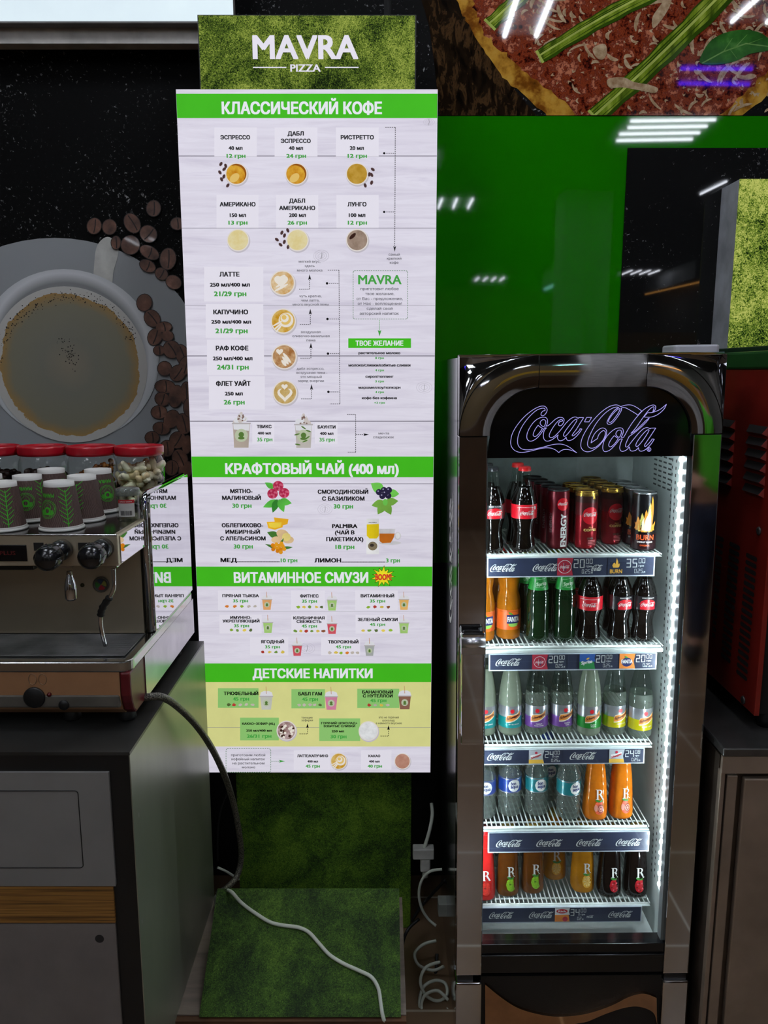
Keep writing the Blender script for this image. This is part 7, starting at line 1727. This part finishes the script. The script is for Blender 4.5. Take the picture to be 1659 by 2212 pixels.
wp_ = [tuple(PX(466, 1958, -0.452)), tuple(PX(466, 1938, -0.440)), tuple(PX(478, 1925, -0.420)), on_foot(500, 1932, 0.02), on_foot(522, 1952), on_foot(553, 1975), on_foot(585, 1994), on_foot(615, 2001), on_foot(645, 2005), on_foot(668, 2016), on_foot(690, 2040), on_foot(712, 2064), on_foot(742, 2083), on_foot(775, 2098), on_foot(802, 2112), on_foot(817, 2136), on_foot(822, 2165), on_foot(826, 2192), tuple(PZ(832, 2216, FZ-0.03)), tuple(PZ(836, 2260, 0.01))]
g = G(); g.tube(smooth_path(wp_, 6), 0.0043, 10); tag(g.obj('white_cable', white_c), 'white cable running diagonally over the sloping grass foot', 'cable')
# gap between stand and cooler: socket block, plug, cords
GY = 2.02
ex = thing('extension_block', 'white socket block hanging between the menu stand and the cooler', 'socket block', tuple(P(912, 1846, GY)))
a, b = P(892, 1858, GY), P(938, 1836, GY)
g = G(); g.box(a.x, b.x, GY, GY+0.03, a.z, b.z); g.obj('block_body', M('socket_white', (206, 206, 200), 0.4), ex, world=True, bevel=0.003)
pl_ = thing('power_plug', 'white plug hanging below the socket block', 'plug', tuple(P(918, 1872, GY)))
a, b = P(908, 1886, GY), P(930, 1859, GY)
g = G(); g.box(a.x, b.x, GY+0.002, GY+0.026, a.z, b.z); g.obj('plug_body', MATS['socket_white'], pl_, world=True, bevel=0.004)
g = G(); c = (a+b)/2; g.lathe([(0.009, 0), (0.006, 0.02)], 14, (c.x, GY+0.014, a.z-0.02)); g.obj('strain_relief', MATS['socket_white'], pl_, world=True)
jb = thing('junction_box', 'small white junction box low beside the cooler', 'junction box', tuple(P(966, 1970, 1.98)))
a, b = P(947, 1981, 1.98), P(984, 1954, 1.98)
g = G(); g.box(a.x, b.x, 1.98, 2.02, a.z, b.z); g.obj('box_body', M('box_grey_white', (160, 164, 156), 0.5), jb, world=True, bevel=0.002)
def cable(name, label, pts, r, m, n=6):
    g = G(); g.tube(ppath(pts, n), r, 8); return tag(g.obj(name, m), label, 'cable')
cable('white_cable', 'white cable rising from the socket block beside the stand', [(912, 1842, 2.03), (922, 1815, 2.04), (930, 1785, 2.05), (934, 1758, 2.07), (932, 1735, 2.09)], 0.005, white_c)
cable('white_cable', 'white cable looping down from the junction box side of the cooler', [(955, 1878, 2.0), (930, 1882, 2.0), (912, 1900, 2.0), (905, 1930, 2.0), (911, 1962, 2.0), (925, 1985, 2.0), (942, 2000, 1.99)], 0.004, white_c)
coil = [(942, 2032, 1.98), (915, 2040, 1.97), (896, 2060, 1.95), (905, 2085, 1.93), (935, 2096, 1.92), (958, 2088, 1.91)]
cable('white_cable', 'upper white cord loop on the floor beside the cooler', coil, 0.0042, white_c)
coil = [(950, 2078, 1.88), (920, 2090, 1.86), (908, 2120, 1.84), (920, 2150, 1.83), (945, 2162, 1.83), (965, 2150, 1.84), (962, 2125, 1.86), (940, 2118, 1.86), (915, 2132, 1.84), (906, 2165, 1.82), (912, 2195, 1.80)]
cable('white_cable', 'middle white cord loops on the floor beside the cooler', coil, 0.0042, white_c)
coil = [(968, 2160, 1.82), (945, 2140, 1.83), (918, 2150, 1.82), (910, 2176, 1.81), (925, 2195, 1.80), (952, 2194, 1.80), (968, 2178, 1.81)]
cable('white_cable', 'lowest white cord loop on the floor beside the cooler', coil, 0.0042, white_c)
cable('black_cable', 'black cable bowed down along the right edge of the grass foot', [(905, 1985, 2.05), (880, 2010, 2.02), (868, 2050, 2.0), (872, 2095, 1.97), (892, 2125, 1.94), (920, 2130, 1.92), (940, 2105, 1.93), (944, 2060, 1.96)], 0.0045, black_c)
cable('black_cable', 'black cable crossing behind the white loop beside the cooler', [(962, 1900, 2.06), (935, 1930, 2.06), (908, 1960, 2.06), (890, 1990, 2.05)], 0.0045, black_c)
cable('black_cable', 'thin black cable hanging in the gap left of the grass tower', [(498, 1700, 2.07), (478, 1745, 2.06), (470, 1800, 2.05), (470, 1860, 2.04)], 0.003, black_c)
cable('white_cable', 'short white cord end in the gap left of the grass tower', [(470, 1874, 1.99), (488, 1882, 2.0), (504, 1892, 2.02), (516, 1900, 2.04)], 0.0035, white_c)

# ================================================================ steel table with red oven on the right
TBY, TZ = 1.63, 0.80
TZ = P(1580, 1617, TBY).z
tb = thing('steel_table', 'steel work table with cupboard doors right of the cooler', 'work table', (1.4, 2.0, 0))
TX0 = 0.744
tst = M('table_steel', (176, 160, 144), 0.45, 0.7, var=0.10, vs=5)
g = G(); g.box(TX0, 2.6, TBY, WY-0.012, TZ-0.02, TZ); g.obj('table_top', M('table_top_steel', (110, 108, 106), 0.3, 0.8, var=0.1), tb, world=True, bevel=0.003)
za = P(1580, 1672, TBY).z
g = G(); g.box(TX0, 2.6, TBY+0.002, TBY+0.012, za, TZ-0.02); g.obj('front_apron', tst, tb, world=True)
g = G(); g.box(TX0+0.005, 2.6, TBY+0.03, WY-0.02, 0.0, za+0.03); g.obj('cupboard_body', M('cupboard_steel_dark', (96, 84, 74), 0.45, 0.8), tb, world=True)
xl = P(1562, 1700, TBY+0.02).x
g = G(); g.box(TX0+0.003, xl, TBY+0.012, TBY+0.03, 0.03, za); g.obj('frame_post', tst, tb, world=True, bevel=0.002)
xd = P(1604, 1700, TBY+0.02).x
g = G(); g.box(xl+0.006, xl+0.03, TBY+0.016, TBY+0.03, 0.06, za-0.012); g.obj('door_edge', tst, tb, world=True, bevel=0.003)
g = G(); g.box(xd, 2.55, TBY+0.014, TBY+0.03, 0.06, P(1620, 1682, TBY+0.014).z); g.obj('cupboard_door', tst, tb, world=True, bevel=0.004)

OXs = 0.838
zo0, zo1 = PX(1629, 1547, OXs).z, PX(1655, 800, OXs).z
yo0 = PX(1629, 1547, OXs).y
if zo0 < TZ+0.02: zo0 = TZ+0.035
oven = thing('pizza_oven', 'red-sided oven with dark green top on the steel table', 'oven', (1.3, 2.0, TZ))
red_s = M('oven_red', (128, 30, 20), 0.4, 0.0, coat=0.2, var=0.06)
ox1 = 2.2; oy1 = WY-0.12
g = G(); g.box(OXs+0.012, ox1, yo0+0.012, oy1, zo0, zo1); g.obj('oven_body', M('oven_black', (14, 14, 15), 0.45), oven, world=True)
g = G(); g.box(OXs, OXs+0.012, yo0, oy1, zo0, zo1+0.002); sd = g.obj('red_side_panel', red_s, oven, world=True, bevel=0.002)
zt2 = PX(1655, 757, OXs).z
g = G(); g.box(OXs-0.004, ox1, yo0-0.004, oy1, zo1+0.002, zt2); g.obj('green_top', M('oven_dark_green', (34, 78, 34), 0.4, var=0.06), oven, world=True, bevel=0.006)
g = G(); g.box(OXs+0.02, ox1, yo0+0.04, oy1, zt2-0.001, zt2+0.012); g.obj('top_lip', M('oven_top_dark', (30, 48, 34), 0.4), oven, world=True, bevel=0.003)
hole = M('louver_dark', (10, 6, 6), 0.8)
def vent(px0, px1, py, hgt, slant, louver):
    """one vent of the side panel; measured at the nearer end px1"""
    a = PX(px1, py, OXs); b_ = PX(px0, py, OXs); y0, y1 = a.y, b_.y; z = a.z
    if louver:
        g = G(); X = OXs; h = hgt; 
        V = [(X-0.0003, y0, z+h), (X-0.0003, y1, z+h), (X-0.010, y1-0.006, z), (X-0.010, y0+0.006, z)]
        V2 = [(X-0.0003, y0-0.002, z-h*0.35), (X-0.0003, y1+0.002, z-h*0.35)]
        g.face([V[0], V[3], V[2], V[1]], 1); g.face([V[3], V2[0], V2[1], V[2]], 0); g.face([V[0], V2[0], V[3]], 0); g.face([V[1], V[2], V2[1]], 0)
        g.obj('louver', [red_s, hole], sd, world=True)
    else:
        g = G(); r = hgt/2; yy0, yy1 = min(y0, y1)+r, max(y0, y1)-r; pts = []
        for k in range(7): t_ = -PI/2 + PI*k/6; pts.append((OXs-0.0006, yy1+r*math.cos(t_), z+r*math.sin(t_)))
        for k in range(7): t_ = PI/2 + PI*k/6; pts.append((OXs-0.0006, yy0+r*math.cos(t_), z+r*math.sin(t_)))
        g.face(pts, 0); g.obj('vent_slot', hole, sd, world=True)
for k in range(6):
    vent(1618-2.0*k, 1658-1.6*k, 938+26.5*k, 0.016, 0, True)
    vent(1548, 1588-1.6*k, 923+24.6*k, 0.016, 0, True)
for k in range(18):
    vent(1611.0-1.28*k, 1636-1.28*k, 1210+15.2*k, 0.0105, 0, False)
    vent(1575.5-1.12*k, 1599-1.2*k, 1185+14.4*k, 0.0105, 0, False)
for k in range(16): vent(1547-0.6*k, 1564-1.2*k, 1167+13.9*k, 0.0105, 0, False)
for px, py in ((1640, 1147), (1606, 1512)):
    q = PX(px, py, OXs); g = G(); g.lathe([(0.010, 0), (0.009, 0.003), (0.004, 0.004), (0, 0.003)], 18, (OXs, q.y, q.z), axis=(-1, 0, 0)); g.obj('screw_head', M('screw_grey', (84, 84, 84), 0.4, 0.6), sd, world=True)
g = G()
for y in (yo0+0.05, oy1-0.06):
    for x in (OXs+0.05, ox1-0.06):
        g = G(); g.lathe([(0.018, 0), (0.018, zo0-TZ+0.002)], 14, (x, y, TZ)); g.obj('oven_foot', blackp, oven, world=True)

# ================================================================ person in green, standing in the hall right of the photographer (seen in the cooler's chrome)
def skin_mesh(name, joints, edges, radii, mat, parent, sub=2, root=0):
    me = bpy.data.meshes.new(name); me.from_pydata(joints, edges, []); me.update(); me.materials.append(mat)
    o = bpy.data.objects.new(name, me); COL.objects.link(o); o.parent = parent
    md = o.modifiers.new('skin', 'SKIN'); md.use_smooth_shade = True
    if not me.skin_vertices: me.attributes
    sv = me.skin_vertices[0].data if me.skin_vertices else None
    return o, md, sv
def body_from(name, joints, edges, radii, mat, parent, root=0, sub=2):
    bm_ = None
    import bmesh
    bm_ = bmesh.new(); lay = bm_.verts.layers.skin.verify(); vs = []
    for p in joints: vs.append(bm_.verts.new(p))
    bm_.verts.ensure_lookup_table()
    for v, r in zip(vs, radii):
        rr = r if isinstance(r, tuple) else (r, r); v[lay].radius = rr; v[lay].use_root = False
    vs[root][lay].use_root = True
    for a, b in edges: bm_.edges.new((vs[a], vs[b]))
    me = bpy.data.meshes.new(name); bm_.to_mesh(me); bm_.free(); me.materials.append(mat)
    o = bpy.data.objects.new(name, me); COL.objects.link(o); o.parent = parent
    md = o.modifiers.new('skin', 'SKIN'); md.use_smooth_shade = True
    ms = o.modifiers.new('smooth', 'SUBSURF'); ms.levels = sub; ms.render_levels = sub
    return o
skin_m = M('skin', (196, 146, 120), 0.5, var=0.04); shirt_m = M('green_shirt', (84, 196, 30), 0.7, var=0.06); jean_m = M('navy_trousers', (36, 42, 64), 0.8); cap_m = M('green_headwear', (22, 120, 66), 0.7); shoe_m = M('dark_shoes', (30, 28, 28), 0.6)
pr_ = thing('person', 'person in green T-shirt and dark trousers mirrored in the right chrome column', 'person', (1.88, -0.95, 0), rot=(0, 0, math.radians(-150)))
# local: facing -Y
J = [(0, 0, 0.94), (0, -0.01, 1.08), (0, 0.0, 1.24), (0, 0.01, 1.38), (0, 0.0, 1.46), (0, -0.01, 1.54), (0, -0.02, 1.62), (0, -0.01, 1.70)]
Rr = [(0.15, 0.10), (0.135, 0.095), (0.15, 0.105), (0.14, 0.09), 0.055, 0.06, (0.075, 0.092), (0.068, 0.08)]
E_ = [(0, 1), (1, 2), (2, 3), (3, 4), (4, 5), (5, 6), (6, 7)]
for s_ in (-1, 1):
    b = len(J); J += [(s_*0.17, 0.01, 1.40), (s_*0.235, 0.02, 1.26), (s_*0.26, 0.01, 1.12), (s_*0.22, -0.13, 1.06), (s_*0.15, -0.24, 1.06), (s_*0.12, -0.29, 1.06)]
    Rr += [0.058, 0.048, 0.042, 0.040, 0.030, (0.038, 0.020)]; E_ += [(3, b), (b, b+1), (b+1, b+2), (b+2, b+3), (b+3, b+4), (b+4, b+5)]
    h = len(J)
    for k, (dx, dy) in enumerate(((-0.026, -0.075), (-0.009, -0.085), (0.009, -0.08), (0.025, -0.066))):
        q = len(J); bx_, by_ = s_*0.11 + dx*0.8, -0.325
        J += [(bx_, by_, 1.06), (bx_+dx*0.15, by_+dy*0.5, 1.052), (bx_+dx*0.1, by_+dy*0.85, 1.030)]; Rr += [0.0095, 0.0088, 0.0075]; E_ += [(b+5, q), (q, q+1), (q+1, q+2)]
    q = len(J); J += [(s_*0.12 - s_*0.038, -0.295, 1.066), (s_*0.12 - s_*0.055, -0.335, 1.064)]; Rr += [0.011, 0.009]; E_ += [(b+4, q), (q, q+1)]
    l = len(J); J += [(s_*0.095, 0, 0.88), (s_*0.10, -0.01, 0.68), (s_*0.105, -0.01, 0.49), (s_*0.105, 0.02, 0.30), (s_*0.105, 0.03, 0.10), (s_*0.11, -0.10, 0.045)]
    Rr += [0.085, 0.078, 0.056, 0.054, 0.04, (0.042, 0.03)]; E_ += [(0, l), (l, l+1), (l+1, l+2), (l+2, l+3), (l+3, l+4), (l+4, l+5)]
body_from('body', J, E_, Rr, skin_m, pr_)
# T-shirt, trousers, shoes
J2 = [(0, 0, 0.92), (0, -0.01, 1.08), (0, 0, 1.24), (0, 0.01, 1.37), (0, 0.005, 1.43)]; R2 = [(0.172, 0.122), (0.155, 0.115), (0.168, 0.122), (0.155, 0.105), (0.085, 0.075)]; E2 = [(0, 1), (1, 2), (2, 3), (3, 4)]
for s_ in (-1, 1): b = len(J2); J2 += [(s_*0.175, 0.01, 1.39), (s_*0.235, 0.02, 1.25)]; R2 += [0.075, 0.070]; E2 += [(3, b), (b, b+1)]
body_from('t_shirt', J2, E2, R2, shirt_m, pr_)
J3 = [(0, 0, 0.96), (0, 0, 0.90)]; R3 = [(0.165, 0.115), (0.165, 0.118)]; E3 = [(0, 1)]
for s_ in (-1, 1):
    b = len(J3); J3 += [(s_*0.098, 0, 0.80), (s_*0.10, -0.01, 0.66), (s_*0.105, -0.01, 0.49), (s_*0.105, 0.02, 0.28), (s_*0.105, 0.03, 0.09)]; R3 += [0.102, 0.095, 0.076, 0.070, 0.062]; E3 += [(1, b), (b, b+1), (b+1, b+2), (b+2, b+3), (b+3, b+4)]
body_from('trousers', J3, E3, R3, jean_m, pr_)
for s_ in (-1, 1):
    g = G(); g.ball((s_*0.108, -0.04, 0.048), 0.052, 0.13, 0.048, 14, 8); g.obj('shoe', shoe_m, pr_)
g = G(); g.ball((0, -0.01, 1.70), 0.098, 0.112, 0.085, 20, 12); g.v = [(x, y, max(z, 1.69)) for x, y, z in g.v]; g.slab(disc(0, 0, 0.001, 3), 1.69, 1.691); g.obj('head_covering', cap_m, pr_)
g = G()
for s_ in (-1, 1): g.ball((s_*0.030, -0.100, 1.645), 0.010, 0.008, 0.007, 8, 6)
g.ball((0, -0.112, 1.615), 0.013, 0.018, 0.02, 8, 6, 1); g.ball((0, -0.098, 1.580), 0.024, 0.008, 0.007, 8, 6, 2)
for s_ in (-1, 1): g.ball((s_*0.082, 0.0, 1.625), 0.012, 0.018, 0.03, 8, 6, 1)
g.obj('face', [M('eye_dark', (40, 30, 26), 0.3), skin_m, M('lip_tone', (176, 104, 96), 0.5)], pr_)
